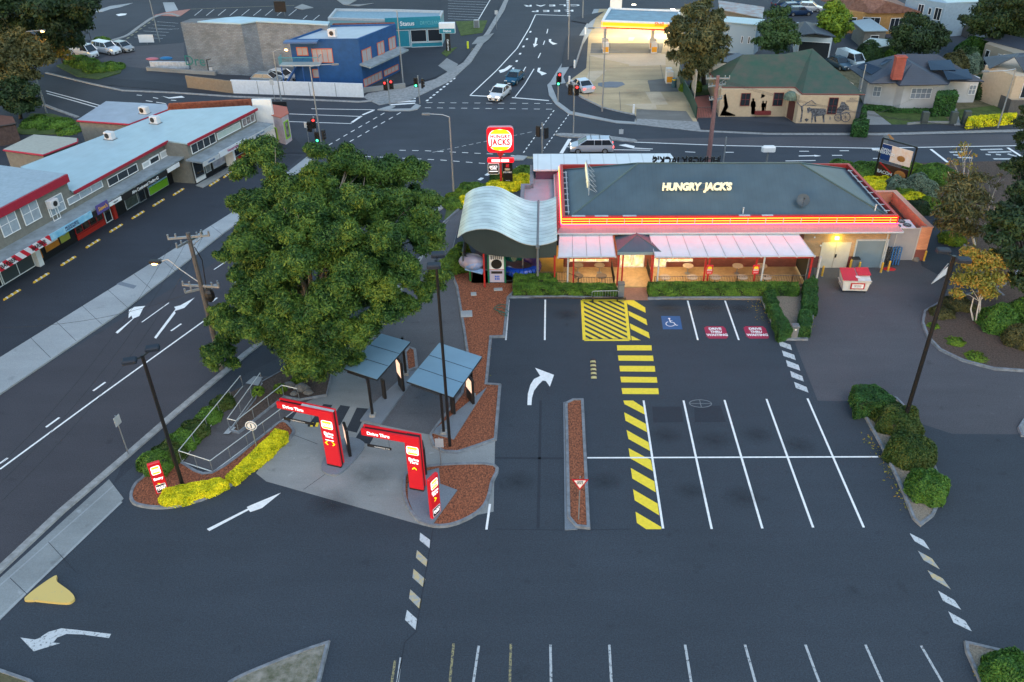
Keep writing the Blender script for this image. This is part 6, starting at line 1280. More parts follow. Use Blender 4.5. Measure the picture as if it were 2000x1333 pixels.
for i, (px, py, r, h, f, lb) in enumerate(((1860, 140, 1.9, 2.6, FOL_OLV, 'olive shrub right of the white house roof'), (1885, 128, 2.2, 2.4, FOL_MID, 'green shrub behind the solar panels'), (1905, 105, 2.6, 2.2, FOL_BRT, 'bright green shrub below the top right tree'), (1935, 108, 2.4, 1.8, FOL_MID, 'green shrub left of the flat roofed brown house'), (1893, 140, 1.4, 2.4, FOL_GRY, 'silvery shrub at the driveway of the red house'), (1705, 88, 2.0, 1.4, FOL_MID, 'shrub beside the blue shed'), (1700, 118, 2.0, 2.4, FOL_MID, 'shrub behind the white house beside the van'), (1735, 118, 1.8, 1.6, FOL_HDG, 'shrub before the green shed'),
        (1858, 180, 2.0, 2.8, FOL_MID, 'dense shrub between the white house and the cream gabled house'), (1932, 190, 2.4, 3.0, FOL_MID, 'large shrub before the red gabled house'), (1358, 178, .8, 1.3, FOL_LIM, 'small lime shrub by the green fence'), (1335, 178, .6, .9, FOL_LIM, 'small lime shrub beside the tilted board'))):
    bush('garden_shrub', lb, G(px, py), r, h, f, .15, 150, seed=i + 130)
for lb, pp, h, f in (('square clipped hedge at the corner of the mural house', [(1668, 233), (1697, 233), (1696, 248), (1667, 246)], 1.3, FOL_HDG2), ('clipped hedge column against the white weatherboard house', [(1832, 178), (1868, 176), (1872, 186), (1830, 188)], 2.6, FOL_HDG2), ('golden clipped hedge on the right beside the lawn', [(1893, 228), (1985, 220), (1985, 228), (1890, 238)], 1.0, FOL_YEL),
        ('low clipped hedge under the windows of the white house', [(1697, 205), (1745, 208), (1750, 212), (1826, 212), (1826, 216), (1744, 215), (1696, 209)], .5, FOL_HDG2), ('hedge strip beside the mural house wall', [(1686, 205), (1692, 205), (1692, 228), (1684, 228)], 1.8, FOL_HDG2)):
    hedge('clipped_hedge', lb, topline(pp, h), h, f, .13, 160)
# upper left trees and scrub
T_('dark_tree', 'tall dark tree mass in the top left corner', (120, 110), [(30, 10, 45, 11), (80, 20, 45, 11), (130, 10, 48, 11), (170, 15, 30, 11), (110, 50, 45, 8.5), (150, 55, 35, 7), (60, 50, 45, 8), (130, 85, 32, 4.5), (100, 80, 36, 5), (20, 50, 40, 8), (160, 35, 26, 9), (-20, 20, 50, 11), (150, 85, 20, 3.5), (0, 80, 40, 6)], FOL_DK, BARKD, .45, .26, 240, sub=4)
T_('broadleaf_tree', 'olive green tree lit orange at the left edge', (50, 215), [(40, 80, 34, 8), (70, 95, 32, 7.5), (20, 105, 36, 7), (50, 125, 40, 6), (90, 120, 24, 6), (20, 150, 36, 5), (10, 80, 30, 8), (80, 105, 26, 7), (-20, 120, 40, 7), (60, 150, 26, 4.6)], FOL_OLV, BARKD, .3, .2, 330, sub=4)
T_('dark_tree', 'dark shadowy tree at the left edge above the brown shed', (40, 232), [(30, 170, 34, 4), (55, 185, 28, 3.5), (15, 195, 34, 3), (65, 205, 20, 2.2), (40, 212, 28, 2), (0, 160, 34, 4.6), (-20, 200, 36, 3)], FOL_DK, BARKD, .25, .2, 330, sub=4)
T_('broadleaf_tree', 'small orange leaved tree beside the parked white van', (125, 125), [(115, 95, 16, 3), (128, 105, 14, 2.4), (108, 110, 16, 2), (135, 115, 10, 1.6), (100, 98, 14, 3)], FOL_ORG, BARKD, .12, .15, 260)
for i, (px, py, r, h, lb) in enumerate(((165, 128, 2.6, 1.2, 'low green scrub on the verge below the van'), (195, 137, 2.6, 1.1, 'middle low scrub on the verge'), (218, 134, 2.4, 1.0, 'right low scrub on the verge'), (75, 242, 2.6, .8, 'rank green scrub behind the shops'), (110, 245, 2.6, .7, 'second clump of scrub behind the shops'), (135, 258, 1.8, .5, 'small scrub beside the pale shed roof'), (200, 84, 1.6, 1.2, 'shrub behind the parked white vehicles'), (150, 122, 2.2, 1.2, 'scrub beside the orange tree'))):
    bush('scrub', lb, G(px, py), r * .8, h * .7, FOL_HDG, .16, 160, seed=i + 170)
# fallen leaves by the gravel island, hose
rng = RNG; P = []
for (ax, ay), (bx_, by_), n_, s_ in (((1478, 590), (1505, 630), 90, .5), ((1586, 612), (1580, 655), 40, .2), ((1695, 850), (1780, 1010), 140, .25), ((1902, 1265), (1912, 1320), 40, .15), ((952, 668), (948, 745), 30, .15)):
    a, b = G(ax, ay), G(bx_, by_)
    for k in range(n_): t = rng.random(); P.append([a.x + (b.x - a.x) * t + rng.normal(0, s_), a.y + (b.y - a.y) * t + rng.normal(0, s_), .03])
P = np.array(P); leafmesh('fallen_leaves', P, np.tile([0, 0, 1.], (len(P), 1)), .075, FOL_ORG, None, kind='stuff', label='dry fallen leaves scattered along the kerbs', cat='leaves')
p = G(978, 610); o = thing('garden_hose', 'tangled green garden hose lying on the red mulch', 'hose', (p.x, p.y, .12)); m = MB(); t = np.linspace(0, 16, 90)
m.path([(.45 * math.cos(k) * (1 + .3 * math.sin(2.3 * k)) + .1 * k * .1, .5 * math.sin(k * .93) - k * .07 + .5, .03 + .03 * abs(math.sin(3 * k))) for k in t], .022, 5); m.build('hose', mat('green_hose', (.01, .13, .10), .4), o)
for px, py, s_, lb in ((973, 566, (.7, .4), 'white pit lid at the foot of the climbing tower'), (925, 575, (.45, .5), 'grey pit lid on the red mulch bed'), (911, 614, (.9, .9), 'square concrete pit lid at the edge of the drive lane')):
    p = G(px, py, .12); o = thing('pit_lid', lb, 'pit lid', p); MB().bevbox((0, 0, .03), (s_[0], s_[1], .07), .02, .1).build('lid', CONC_L, o)
p = smooth_pts(GP([(50, 1172), (108, 1129), (113, 1140), (137, 1158), (147, 1170), (143, 1178), (128, 1182), (75, 1177)]), 4, True)
c = sum(p, Vector()) / len(p); o = thing('concrete_island', 'raised worn yellow painted concrete island at the driveway mouth', 'traffic island', (c.x, c.y, 0)); MB().prism(p, 0, .16).build('island', worn('worn_yellow_concrete', (.62, .46, .15), (.36, .33, .26), .22, 1.5), o, world=True)
# ---------------------------------------------------------------- shop strip on the left
MAROON = mat('maroon_fascia', (.33, .012, .035), .5, var=.08); PBL = ribbed('pale_blue_roof', (.34, .47, .53), .8, (.958, -.285, 0), .2, .4, dark=.9, var=.07)
CLAD = mat('grey_brown_render', (.17, .17, .155), .85, var=.14); WINB = mat('curtained_glass', (.30, .36, .42), .25, var=.12, vscale=2); AWN = mat('weathered_awning', (.21, .25, .28), .7, var=.25, vscale=1.2, detail=8)
FA = Face(G(7, 559), G(330, 362)); FB = Face(G(382, 360), G(440, 327))
def pz(F, u, z, off=0): return F.P(u, z, off)
def wq(F, LL, LR, UR, nx, nz, fm, gm, parent, off=.02, **k):
    a, b, c = F.uz(*LL), F.uz(*LR), F.uz(*UR); return win(F, a[0], b[0], a[1], max(c[1], a[1] + .3), nx, nz, fm, gm, parent, off, **k)
s1 = thing('shop_block', 'near two storey shop with deep red fascia above a barber shop', 'building', FA.P(0, 0)); n_ = FA.n
MB().prism([FA.P(-9, 0), FA.P(9.5, 0), FA.P(9.5, 0, -10), FA.P(-9, 0, -10)], 0, 6.0).build('wall', CLAD, s1, world=True)
MB().prism([FA.P(-9, 0, .1), FA.P(9.6, 0, .1), FA.P(9.6, 0, -10), FA.P(-9, 0, -10)], 6.0, 6.12).build('roof', mat('blue_grey_sheet', (.27, .35, .42), .5, var=.1), s1, world=True)
m = MB(); boxon(m, FA, -9, 9.6, 5.4, 6.1, .12, .3); m.build('fascia', MAROON, s1, world=True)
for a in (((7.5, 465), (40, 447), (25, 405)), ((50, 442), (82, 426), (67, 385)), ((98, 425), (129, 409), (117, 377))): wq(FA, *a, 2, 2, PLW, WINB, s1)
u, z = FA.uz(101, 398, .3); o = thing('air_conditioner', 'white air conditioner on the wall frame of the near shop', 'air conditioner', FA.P(u, z - .3, .45), math.atan2(FA.d.y, FA.d.x)); MB().bevbox((0, 0, .35), (.9, .5, .7), .03).build('casing', ACW, o); MB().tube((0, -.26, .35), (0, -.28, .35), .24, n=14).build('fan_grille', BLACKP, o)
m = MB(); m.path([(-.4, .1, -1.2), (-.4, .1, .0), (.4, .1, 0), (.4, .1, -1.2), (-.4, .1, -1.2)], .03).path([(.1, .1, -1.2), (.1, .1, 0)], .03); m.build('support_frame', PLW, o)
s2 = thing('shop_block', 'long low shop block with pale blue roof and thin maroon fascia', 'building', FA.P(12, 0))
bk = [G(488, 207, 4.4), G(332, 216, 4.4), G(152, 284, 4.4), G(40, 327, 4.4)]
wp = [FA.P(9.52, 0), FA.P(22.6, 0), FB.P(0.1, 0), FB.P(11.4, 0)] + bk
MB().prism(wp, 0, 4.3).build('wall', CLAD, s2, world=True)
MB().prism([FA.P(9.62, 0, .25), FA.P(22.9, 0, .25), FB.P(-.1, 0, .25), FB.P(11.5, 0, .25)] + bk, 4.31, 4.44).build('roof', PBL, s2, world=True)
m = MB(); boxon(m, FA, 9.62, 22.9, 4.2, 4.46, .26, .36); boxon(m, FB, -.1, 11.5, 4.2, 4.46, .26, .36); m.build('fascia', MAROON, s2, world=True)
WP = mat('white_panel', (.5, .53, .55), .5)
wq(FA, (134, 402), (202, 369), (199, 351), 3, 1, PLW, WINB, s2); wq(FA, (212, 366), (270, 336), (265, 319), 3, 1, PLW, GLASSD, s2)
for LL, LR, UR in (((279, 331), (293, 324), (290, 312)), ((293, 324), (312, 314), (309, 300)), ((314, 312), (329, 305), (326, 290))): wq(FA, LL, LR, UR, 1, 1, PLW, WP if LL[0] != 293 else GLASSD, s2, bar=.12)
wq(FB, (375, 302), (422, 277), (417, 260), 4, 1, PLW, GLASSD, s2); wq(FB, (425, 274), (470, 251), (467, 238), 1, 1, PLW, mat('faded_green_sign', (.35, .45, .42), .5, col2=(.45, .5, .48), vscale=3), s2, name='sign_board'); wq(FB, (474, 249), (498, 237), (494, 222), 3, 1, PLW, mat('poster_glass', (.02, .02, .025), .3, col2=(.35, .3, .3), vscale=3), s2)
# awnings and fascia signs
aw = MB(); boxon(aw, FA, -9, 24.2, 2.75, 2.9, .01, 1.9); boxon(aw, FB, -.6, 11.6, 2.7, 2.85, .01, 2.0); aw.build('awning', AWN, s2, world=True)
def fsign(F, u0, u1, z0, z1, off, m_, words=None, size=.4, tm=None, sx=1., name='fascia_sign', par=None, sh=0.):
    b = MB(); boxon(b, F, u0, u1, z0, z1, off, off + .08); o = b.build(name, m_, par or s2, world=True)
    if words: text(words, size, tm or PLW, o, F.P((u0 + u1) / 2, (z0 + z1) / 2, off + .10), F.rot() @ Matrix.Rotation(math.pi / 2, 4, 'X'), .004, .02, sx, world=True, shear=sh)
    return o
def usp(F, x0, y0, x1, y1, off): return F.uz(x0, y0, off)[0], F.uz(x1, y1, off)[0]
STR = bpy.data.materials.new('barber_stripes'); STR.use_nodes = True; n = STR.node_tree; b_ = n.nodes['Principled BSDF']; tc = n.nodes.new('ShaderNodeTexCoord'); wv = n.nodes.new('ShaderNodeTexWave'); wv.inputs['Scale'].default_value = .55; wv.bands_direction = 'DIAGONAL'; rp_ = n.nodes.new('ShaderNodeValToRGB'); rp_.color_ramp.interpolation = 'CONSTANT'
rp_.color_ramp.elements[0].color = (.5, .01, .03, 1); rp_.color_ramp.elements[1].color = (.65, .65, .7, 1); rp_.color_ramp.elements[1].position = .45; n.links.new(tc.outputs['Object'], wv.inputs['Vector']); n.links.new(wv.outputs['Fac'], rp_.inputs[0]); n.links.new(rp_.outputs[0], b_.inputs['Base Color'])
u0, u1 = usp(FA, 0, 500, 46, 480, 1.95); fsign(FA, u0 - 1.5, u1, 2.3, 2.95, 1.91, STR, 'BARBER', .5, BLACKP, .9); u2, u3 = usp(FA, 47, 480, 95, 457, 1.95); fsign(FA, u1 + .02, u3, 2.3, 2.95, 1.91, STR, 'BARBER', .5, BLACKP, .9)
u4 = FA.uz(178, 415, 1.95)[0]; fsign(FA, u3 + .05, u4, 2.35, 2.95, 1.91, mat('laundry_blue', (.10, .38, .62), .5, col2=(.35, .6, .75), vscale=1.2), 'MOUNTVIEW\nLAUNDRETTE', .26, mat('navy', (.02, .05, .16), .5), 1.)
u5 = FA.uz(212, 402, 1.95)[0]; fsign(FA, u4 + .1, u5, 2.2, 2.75, 1.91, BLACKP); fsign(FA, u5 - 1.6, u5 - .1, 2.3, 3.15, 2.0, mat('steves_purple', (.09, .07, .25), .5), "Steve's", .5, mat('steves_gold', (.75, .38, .06), .5), .85, sh=.15)
u6 = FA.uz(236, 385, 1.95)[0]; fsign(FA, u5 + .1, u6, 2.35, 2.7, 1.91, PLW, 'NEWS', .2, BLACKP)
u7 = FA.uz(340, 325, 1.95)[0]; fsign(FA, u6 + .05, u7 - 1.2, 2.15, 2.7, 1.91, BLACKP, 'Afro Continental Trading 62', .42, PLW, .8); fsign(FA, u7 - 1.1, u7 + .8, 2.3, 2.7, 1.91, PLW)
fsign(FB, -.5, 2.0, 2.35, 2.8, 2.02, LGREY, 'LANDLORD', .25, BLUE, .8); fsign(FB, 2.1, 6.4, 2.35, 2.95, 2.02, mat('pale_sign', (.55, .60, .66), .5), 'Honeycutts', .42, mat('sign_magenta', (.3, .02, .14), .5), .9); fsign(FB, 6.5, 11.4, 2.35, 2.8, 2.02, LGREY, 'OPEN 7 DAYS', .25, BLUE)
# shopfronts under the awning
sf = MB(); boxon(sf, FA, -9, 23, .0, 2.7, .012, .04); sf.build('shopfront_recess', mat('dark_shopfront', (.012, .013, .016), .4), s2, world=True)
def fp(px, py): return FA.uz(px, py, .08)[0]
def shop(u0, u1, z0, z1, m_, fm=PLW, nx=1, nm='shop_window'): return win(FA, u0, u1, z0, z1, nx, 1, fm, m_, s2, .045, nm, .07)
a_ = fp(7, 559); b_ = fp(72, 525); shop(a_ - 2, a_, .1, 2.2, GLASSD); shop(a_ + .1, b_, .1, 2.25, mat('shop_glass_grey', (.06, .075, .08), .15), PLW, 2); boxon(MB(), FA, b_ + .05, b_ + .55, 0, 2.6, .05, .5).build('pier', PLW, s2, world=True)
OR = mat('orange_poster', (.55, .20, .02), .5, var=.15, vscale=2); YG = mat('yellow_green_poster', (.30, .38, .06), .5, col2=(.45, .42, .08), vscale=1.4)
c_ = fp(95, 510); d_ = fp(125, 496); e_ = fp(145, 482); shop(b_ + .65, c_ - .3, .3, 2.2, OR, BLACKP); q = shop(c_, d_, .55, 2.2, OR, BLACKP); boxon(MB(), FA, c_ + .2, d_ - .2, 1.2, 1.7, .13, .15).build('poster', PLW, q, world=True); q = shop(d_, e_, .55, 2.2, YG, BLACKP); MB().disc(FA.P((d_ + e_) / 2, 1.6, .13), .4, 16, FA.n).build('round_sticker', mat('sticker_blue', (.15, .35, .5), .5), q, world=True)
f_ = fp(152, 468); g_ = fp(205, 432); m = MB(); boxon(m, FA, f_, g_, .02, .5, .05, .12); boxon(m, FA, g_ + 1.1, g_ + 1.5, 0, 2.6, .05, .3); m.build('red_stall_riser', mat('shop_red', (.42, .02, .012), .5), s2, world=True); shop(f_, g_, .55, 2.3, mat('restaurant_glass', (.012, .01, .01), .2, col2=(.10, .07, .06), vscale=2.5), RED, 4); shop(g_ + .1, g_ + 1.0, .02, 2.2, GLASSD, PLW, nm='shop_door')
h_ = fp(246, 405); i_ = fp(270, 390); shop(h_, i_, .1, 2.1, mat('murky_glass', (.07, .09, .085), .3, var=.4, vscale=3), LGREY, 1); shop(i_ + .1, i_ + 1.1, .02, 2.1, GLASSD, GREY, nm='shop_door')
j_ = fp(292, 382); k_ = fp(330, 362); q = shop(j_, k_, .1, 2.0, mat('lit_fridge', (.03, .05, .05), .2, emit=(.3, .7, 1.), estr=.02), LGREY); boxon(MB(), FA, j_ + .08, k_ - .08, .17, .95, .13, .15).build('green_panel', mat('lime_panel', (.20, .50, .02), .5), q, world=True)
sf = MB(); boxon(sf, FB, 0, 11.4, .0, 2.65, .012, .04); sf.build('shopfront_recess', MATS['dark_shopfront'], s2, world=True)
for u0, u1, mm in ((.1, 1.6, GLASSD), (1.8, 2.6, GREY), (3.0, 5.0, mat('poster_wall', (.25, .27, .38), .5, col2=(.5, .5, .6), vscale=2)), (5.6, 8.5, GLASSD), (9, 11, GLASSD)): win(FB, u0, u1, .5, 2.3, 1, 1, LGREY, mm, s2, .045, 'shop_window', .07)
boxon(MB(), FB, 5.1, 5.4, 0, 2.7, .05, 1.2).build('pier', PLW, s2, world=True); fsign(FB, .1, 1.6, .1, .48, .05, PLW, name='sill_sign'); fsign(FB, 5.6, 8.5, .05, .4, .05, MATS['shop_red'], name='sill_sign'); MB().disc(FB.P(5.9, 2.2, 1.3), .18, 10, FB.n).build('blue_lamp', emis('blue_lamp_light', (.05, .4, 1.), 8.), s2, world=True)
# corner end block
FE = Face(G(498, 266), G(559, 284)); FF = Face(G(559, 284), G(571, 275)); ce = thing('corner_shop', 'white and pink corner shop end wall with green framed posters', 'building', FE.P(3, 0))
hE = hz(559, 284, 231); MB().prism([FE.P(0, 0), FE.P(FE.L, 0), FF.P(FF.L, 0), G(569, 262), G(512, 252)], 0, hE).build('wall', mat('pink_white_render', (.42, .36, .40), .7, var=.15), ce, world=True)
MB().prism([FE.P(1.5, 0, .1), FE.P(FE.L, 0, .1), FF.P(FF.L, 0, .1), G(569, 262), G(530, 255)], hE, hE + .08).build('coping', mat('brick_coping', (.42, .12, .08), .7), ce, world=True)
u, z = FE.uz(537, 268); q = win(FE, u - .6, u + .6, max(.4, z - 1), z + 1.2, 1, 1, mat('lime_frame', (.25, .5, .03), .5), MATS['poster_glass'], ce, .01, 'poster_frame', .12); win(FF, .2, 1.2, .6, 2.6, 1, 1, MATS['lime_frame'], MATS['poster_glass'], ce, .01, 'poster_frame', .12)
pw = thing('parapet_wall', 'white end parapet wall closing the pale blue roof', 'wall', G(510, 195, 4.5)); a, b = G(492, 194, 5.0), G(529, 194, 5.0); MB().box(((a.x + b.x) / 2, (a.y + b.y) / 2, 2.5), ((b - a).length, .35, 5.0), math.atan2(b.y - a.y, b.x - a.x)).build('wall', PLW, pw, world=True)
# roof plant
for px, py, lb in ((283, 222, 'white air conditioner on the rear shed edge of the shop roof'), (304, 241, 'white air conditioner in the middle of the pale blue roof'), (216, 272, 'white air conditioner at the back edge of the pale blue roof')):
    p = G(px, py, 4.45); o = thing('air_conditioner', lb, 'air conditioner', p, -.3); MB().bevbox((0, 0, .4), (.95, .6, .75), .03).build('casing', ACW, o); MB().tube((-.1, -.31, .42), (-.1, -.33, .42), .27, n=14).build('fan_grille', BLACKP, o); MB().bx(-.6, .6, -.4, .4, 0, .04).build('base', GREY, o)
# sheds behind
def shed(label, rp, z, wm, rm, fas, nm='shed', base=0):
    P = [G(x, y, z) for x, y in rp]; c = sum(P, Vector()) / len(P); o = thing(nm, label, 'shed', (c.x, c.y, 0)); MB().prism([c + (p - c) * .97 for p in P], base, z - .1).build('wall', wm, o, world=True)
    MB().prism(P, z - .09, z).build('roof', rm, o, world=True); m = MB(); k = len(P)
    for i in range(k): a, b = P[i], P[(i + 1) % k]; m.tube(a - Vector((0, 0, .12)), b - Vector((0, 0, .12)), .11, n=4)
    m.build('fascia', fas, o, world=True); return o
shed('grey shed with blue grey roof behind the long shop block', [(150, 235), (207, 198), (325, 204), (329, 213), (252, 242)], 3.2, CLAD, mat('grey_blue_sheet', (.30, .36, .44), .5, var=.12, vscale=.5), MAROON)
shed('small shed with cream roof behind the shops', [(6, 292), (66, 263), (150, 270), (150, 277), (84, 302)], 2.6, CLAD, mat('cream_sheet', (.36, .37, .33), .6, var=.1), MAROON)
shed('dark brown timber shed at the left edge behind the shops', [(-60, 222), (0, 225), (25, 228), (30, 240), (-60, 255)], 2.4, mat('brown_boards', (.06, .045, .045), .9, var=.3), mat('brown_roof', (.12, .05, .035), .8, var=.2), BLACKP)
V = [G(327, 214, 3.6), G(492, 205, 3.6), G(490, 193, 4.4), G(330, 202, 4.4)]; o = thing('tiled_shed', 'terracotta tiled roof strip behind the shop roof', 'shed', (V[0] + V[2]) / 2 - Vector((0, 0, 4))); TERR = mat('terracotta_tiles', (.20, .055, .035), .8, col2=(.38, .13, .08), vscale=3, bump=.8, bscale=6)
MB().shell(V, [(0, 1, 2, 3)], .15).build('roof', TERR, o, world=True); MB().prism([(v.x, v.y) for v in V], 0, 3.4).build('wall', CLAD, o, world=True)
# yellow wheel stops
ws = thing('wheel_stop', '', 'wheel stop', (0, 0, 0)); RUB = mat('yellow_rubber', (.58, .36, .035), .55, var=.12)
m = MB(); L_ = 1.75; m.mesh([(-L_ / 2, -.09, .0), (L_ / 2, -.09, .0), (L_ / 2, .09, .0), (-L_ / 2, .09, .0), (-L_ / 2 + .05, -.06, .12), (L_ / 2 - .05, -.06, .12), (L_ / 2 - .05, .06, .12), (-L_ / 2 + .05, .06, .12)], [(4, 5, 6, 7), (0, 1, 5, 4), (1, 2, 6, 5), (2, 3, 7, 6), (3, 0, 4, 7)]); m.build('rubber_block', RUB, ws)
for x in (-.55, 0, .55): MB().bx(x - .07, x + .07, -.085, .085, .02, .127).build('reflector', PLW, ws)
ords = ('first', 'second', 'third', 'fourth', 'fifth', 'sixth', 'seventh', 'eighth', 'ninth')
for i, (px, py) in enumerate(((24, 577), (81, 544), (134, 511), (182, 477), (227, 447), (270, 421), (310, 397), (349, 376), (419, 358), (446, 342))):
    p = G(px, py); ang = math.atan2(FA.d.y, FA.d.x); lb = 'yellow rubber wheel stop before the shops, ' + (ords[i] + ' from the left edge' if i < 9 else 'farthest one beside the gum tree'); g_ = 'yellow wheel stops before the shops'
    if i == 0: ws.location = p; ws.rotation_euler = (0, 0, ang); ws['label'] = lb; ws['group'] = g_
    else: copytree(ws, p, ang, lb, group=g_)
# ---------------------------------------------------------------- blue corner building
BLU = mat('cobalt_blue_wall', (.007, .068, .215), .7, var=.12, vscale=1.5); ORF = mat('orange_frame', (.55, .13, .06), .5); CURT = mat('pale_curtain', (.34, .32, .34), .6, var=.15, vscale=5, stretch=(5, 5, .3))
z = 6.5; q = [G(565, 78, z), G(700, 77, z), G(773, 47, z), G(645, 50, z)]; bb = thing('blue_building', 'two storey cobalt blue corner building with flat pale roof and orange window frames', 'building', (-25, 113, 0))
MB().prism(q, 0, 6.25).build('wall', BLU, bb, world=True); m = MB(); V, Fs = ringwall([(v.x, v.y) for v in q], .25, 6.25, 6.54); m.mesh(V, Fs); m.build('parapet', BLU, bb, world=True)
MB().prism([sum(q, Vector()) / 4 + (v - sum(q, Vector()) / 4) * .97 for v in q], 6.25, 6.34).build('roof', mat('pale_flat_roof', (.40, .47, .54), .5, var=.08, vscale=.4), bb, world=True)
FS = Face(q[0], q[1]); FE2 = Face(q[1], q[2])
for F_, LL, LR, UR, nx in ((FS, (581, 109), (603, 110), (602, 92), 2), (FS, (612, 123), (652, 123), (651, 95), 4), (FS, (612, 152), (625, 152), (624, 135), 1), (FE2, (708, 124), (726, 117), (724, 91), 2), (FE2, (738, 109), (751, 105), (749, 79), 2), (FE2, (760, 99), (773, 95), (771, 70), 2), (FE2, (711, 171), (746, 152), (746, 138), 5), (FE2, (750, 150), (778, 138), (777, 125), 4)): wq(F_, LL, LR, UR, nx, 1, ORF, CURT, bb, .02, bar=.09)
m = MB(); u0, z0 = FE2.uz(706, 142, 1.6); u1, _ = FE2.uz(800, 110, 1.6); m.mesh([*[FE2.P(u_, zz_ + dz_, o_) for dz_ in (0, .2) for u_, zz_, o_ in ((-.4, z0 + .25, .02), (-.4, z0, 1.7), (9.0, z0, 1.7), (9.0, z0 + .25, .02))]], [(3, 2, 1, 0), (4, 5, 6, 7), (0, 1, 5, 4), (1, 2, 6, 5), (2, 3, 7, 6), (3, 0, 4, 7)]); m.build('awning', AWN, bb, world=True)
m = MB(); pu0, pz_ = FS.uz(553, 86, 1.3); pu1 = FS.uz(619, 88, 1.3)[0]; boxon(m, FS, pu0, pu1, pz_, pz_ + .2, .01, 1.3); m.build('porch_roof', mat('blue_porch', (.05, .12, .28), .5), bb, world=True)
m = MB(); b0, bz = FS.uz(546, 130, 1.5); b1 = FS.uz(624, 132, 1.5)[0]; boxon(m, FS, b0, b1, bz, bz + .15, .01, 1.5); bal = m.build('balcony', LGREY, bb, world=True); m = MB(); TEAL = mat('teal_rail', (.05, .28, .36), .5); P = [FS.P(b0, bz + 1.1, .05), FS.P(b0, bz + 1.1, 1.5), FS.P(b1, bz + 1.1, 1.5), FS.P(b1, bz + 1.1, .05)]; m.path(P, .04)
for i in range(35): a = FS.P(b0 + i * (b1 - b0) / 34, bz + .1, 1.5); m.tube(a, a + Vector((0, 0, 1)), .018, n=4)
for i in range(8): a = FS.P(b0, bz + .1, .05 + i * .2); m.tube(a, a + Vector((0, 0, 1)), .018, n=4)
m.build('balcony_rail', TEAL, bal, world=True); m = MB()
for u in (b0 + .2, b0 + 3, b1 - .2): m.tube(FS.P(u, 0, 1.4), FS.P(u, bz, 1.4), .07)
m.tube(FS.P(b0 + 2.2, bz, .7), FS.P(b0 - .4, .1, .7), .16, n=4); m.build('support', mat('blue_steel', (.02, .09, .3), .5), bal, world=True)
p = G(650, 72, 6.4); o = thing('air_conditioner', 'white air conditioner on the flat roof of the blue building', 'air conditioner', p, -.2); MB().bevbox((0, 0, .5), (1.1, .7, 1.0), .03).build('casing', ACW, o); MB().tube((0, -.36, .5), (0, -.38, .5), .3, n=14).build('fan_grille', BLACKP, o)
V = [G(648, 50, 5.6), G(772, 47, 5.6), G(770, 44, 6.2), G(650, 46, 6.2)]; MB().shell(V, [(0, 1, 2, 3)], .2).build('rear_tiled_roof', TERR, bb, world=True)
# boundary walls
def wallpx(label, pts, h, m_, t=.2, nm='boundary_wall', cap=None, panels=0):
    P = GP(pts); c = sum(P, Vector()) / len(P); o = thing(nm, label, 'wall', (c.x, c.y, 0)); m = MB()
    for i in range(len(P) - 1):
        a, b = P[i], P[i + 1]; m.box(((a.x + b.x) / 2, (a.y + b.y) / 2, h / 2), ((b - a).length + t * .9, t, h), math.atan2(b.y - a.y, b.x - a.x))
    m.build('wall', m_, o, world=True)
    if panels:
        m = MB(); a, b = P[0], P[-1]
        for k in range(1, panels): q = a.lerp(b, k / panels); m.box((q.x, q.y - t / 2 - .01, h / 2), (.06, .03, h * .98))
        m.build('joint', GREY, o, world=True)
    if cap: m = MB(); [m.box(((P[i].x + P[i + 1].x) / 2, (P[i].y + P[i + 1].y) / 2, h + .04), ((P[i + 1] - P[i]).length + t, t + .1, .08), math.atan2(P[i + 1].y - P[i].y, P[i + 1].x - P[i].x)) for i in range(len(P) - 1)]; m.build('coping', cap, o, world=True)
    return o
wallpx('long white rendered wall before the blue building', [(457, 183), (709, 191)], hz(580, 187, 160), mat('white_wall', (.62, .66, .72), .8, var=.08), .25, panels=5)
wallpx('tan rendered wall left of the white wall', [(369, 172), (456, 183)], hz(410, 177, 153), mat('tan_wall', (.26, .20, .14), .85, var=.1), .25)
wallpx('low white painted wall with blue tarpaulin end on the bare lot', [(297, 133), (368, 134)], .95, mat('patchy_white_wall', (.48, .52, .58), .8, var=.2), .3); wallpx('low concrete retaining wall below the grey block', [(290, 138), (420, 147)], .5, CONC, .4)
wallpx('low concrete wall at the crossroads below the blue building', [(712, 182), (790, 173)], .7, CONC, .3)
# grey block building
z = 7.07; q = [G(352, 43, z), G(470, 47, z), G(500, 42, z), G(640, 49, z), G(644, 44, z), G(465, 33, z), G(372, 36, z)]; gb = thing('block_building', 'windowless grey concrete block building with low pale blue roof', 'building', (-48, 128, 0))
MB().prism(q, 0, 7.0).build('wall', brick('grey_blocks', (.16, .19, .23), (.21, .25, .29), (.15, .16, .17), bw=.45, bh=.2), gb, world=True)
a = G(470, 47.5, z); V = [G(385, 43, 7.1), a + Vector((0, 0, .06)), G(500, 42, 7.12), G(640, 49, 7.1), G(644, 43, 7.12), G(468, 32, 7.2), G(440, 34, 7.2)]; MB().prism([(v.x, v.y) for v in V], 7.0, 7.16).build('roof', mat('sky_blue_sheet', (.36, .52, .62), .45, var=.12, vscale=.3), gb, world=True)
FG_ = Face(q[0], q[1]); u, zz = FG_.uz(380, 120, .05); text('Dre', 2.0, mat('graffiti_green', (.03, .18, .17), .7), gb, FG_.P(u, max(1.0, zz), .03), FG_.rot() @ Matrix.Rotation(math.pi / 2, 4, 'X'), .003, .0, 1.0, name='graffiti', world=True)
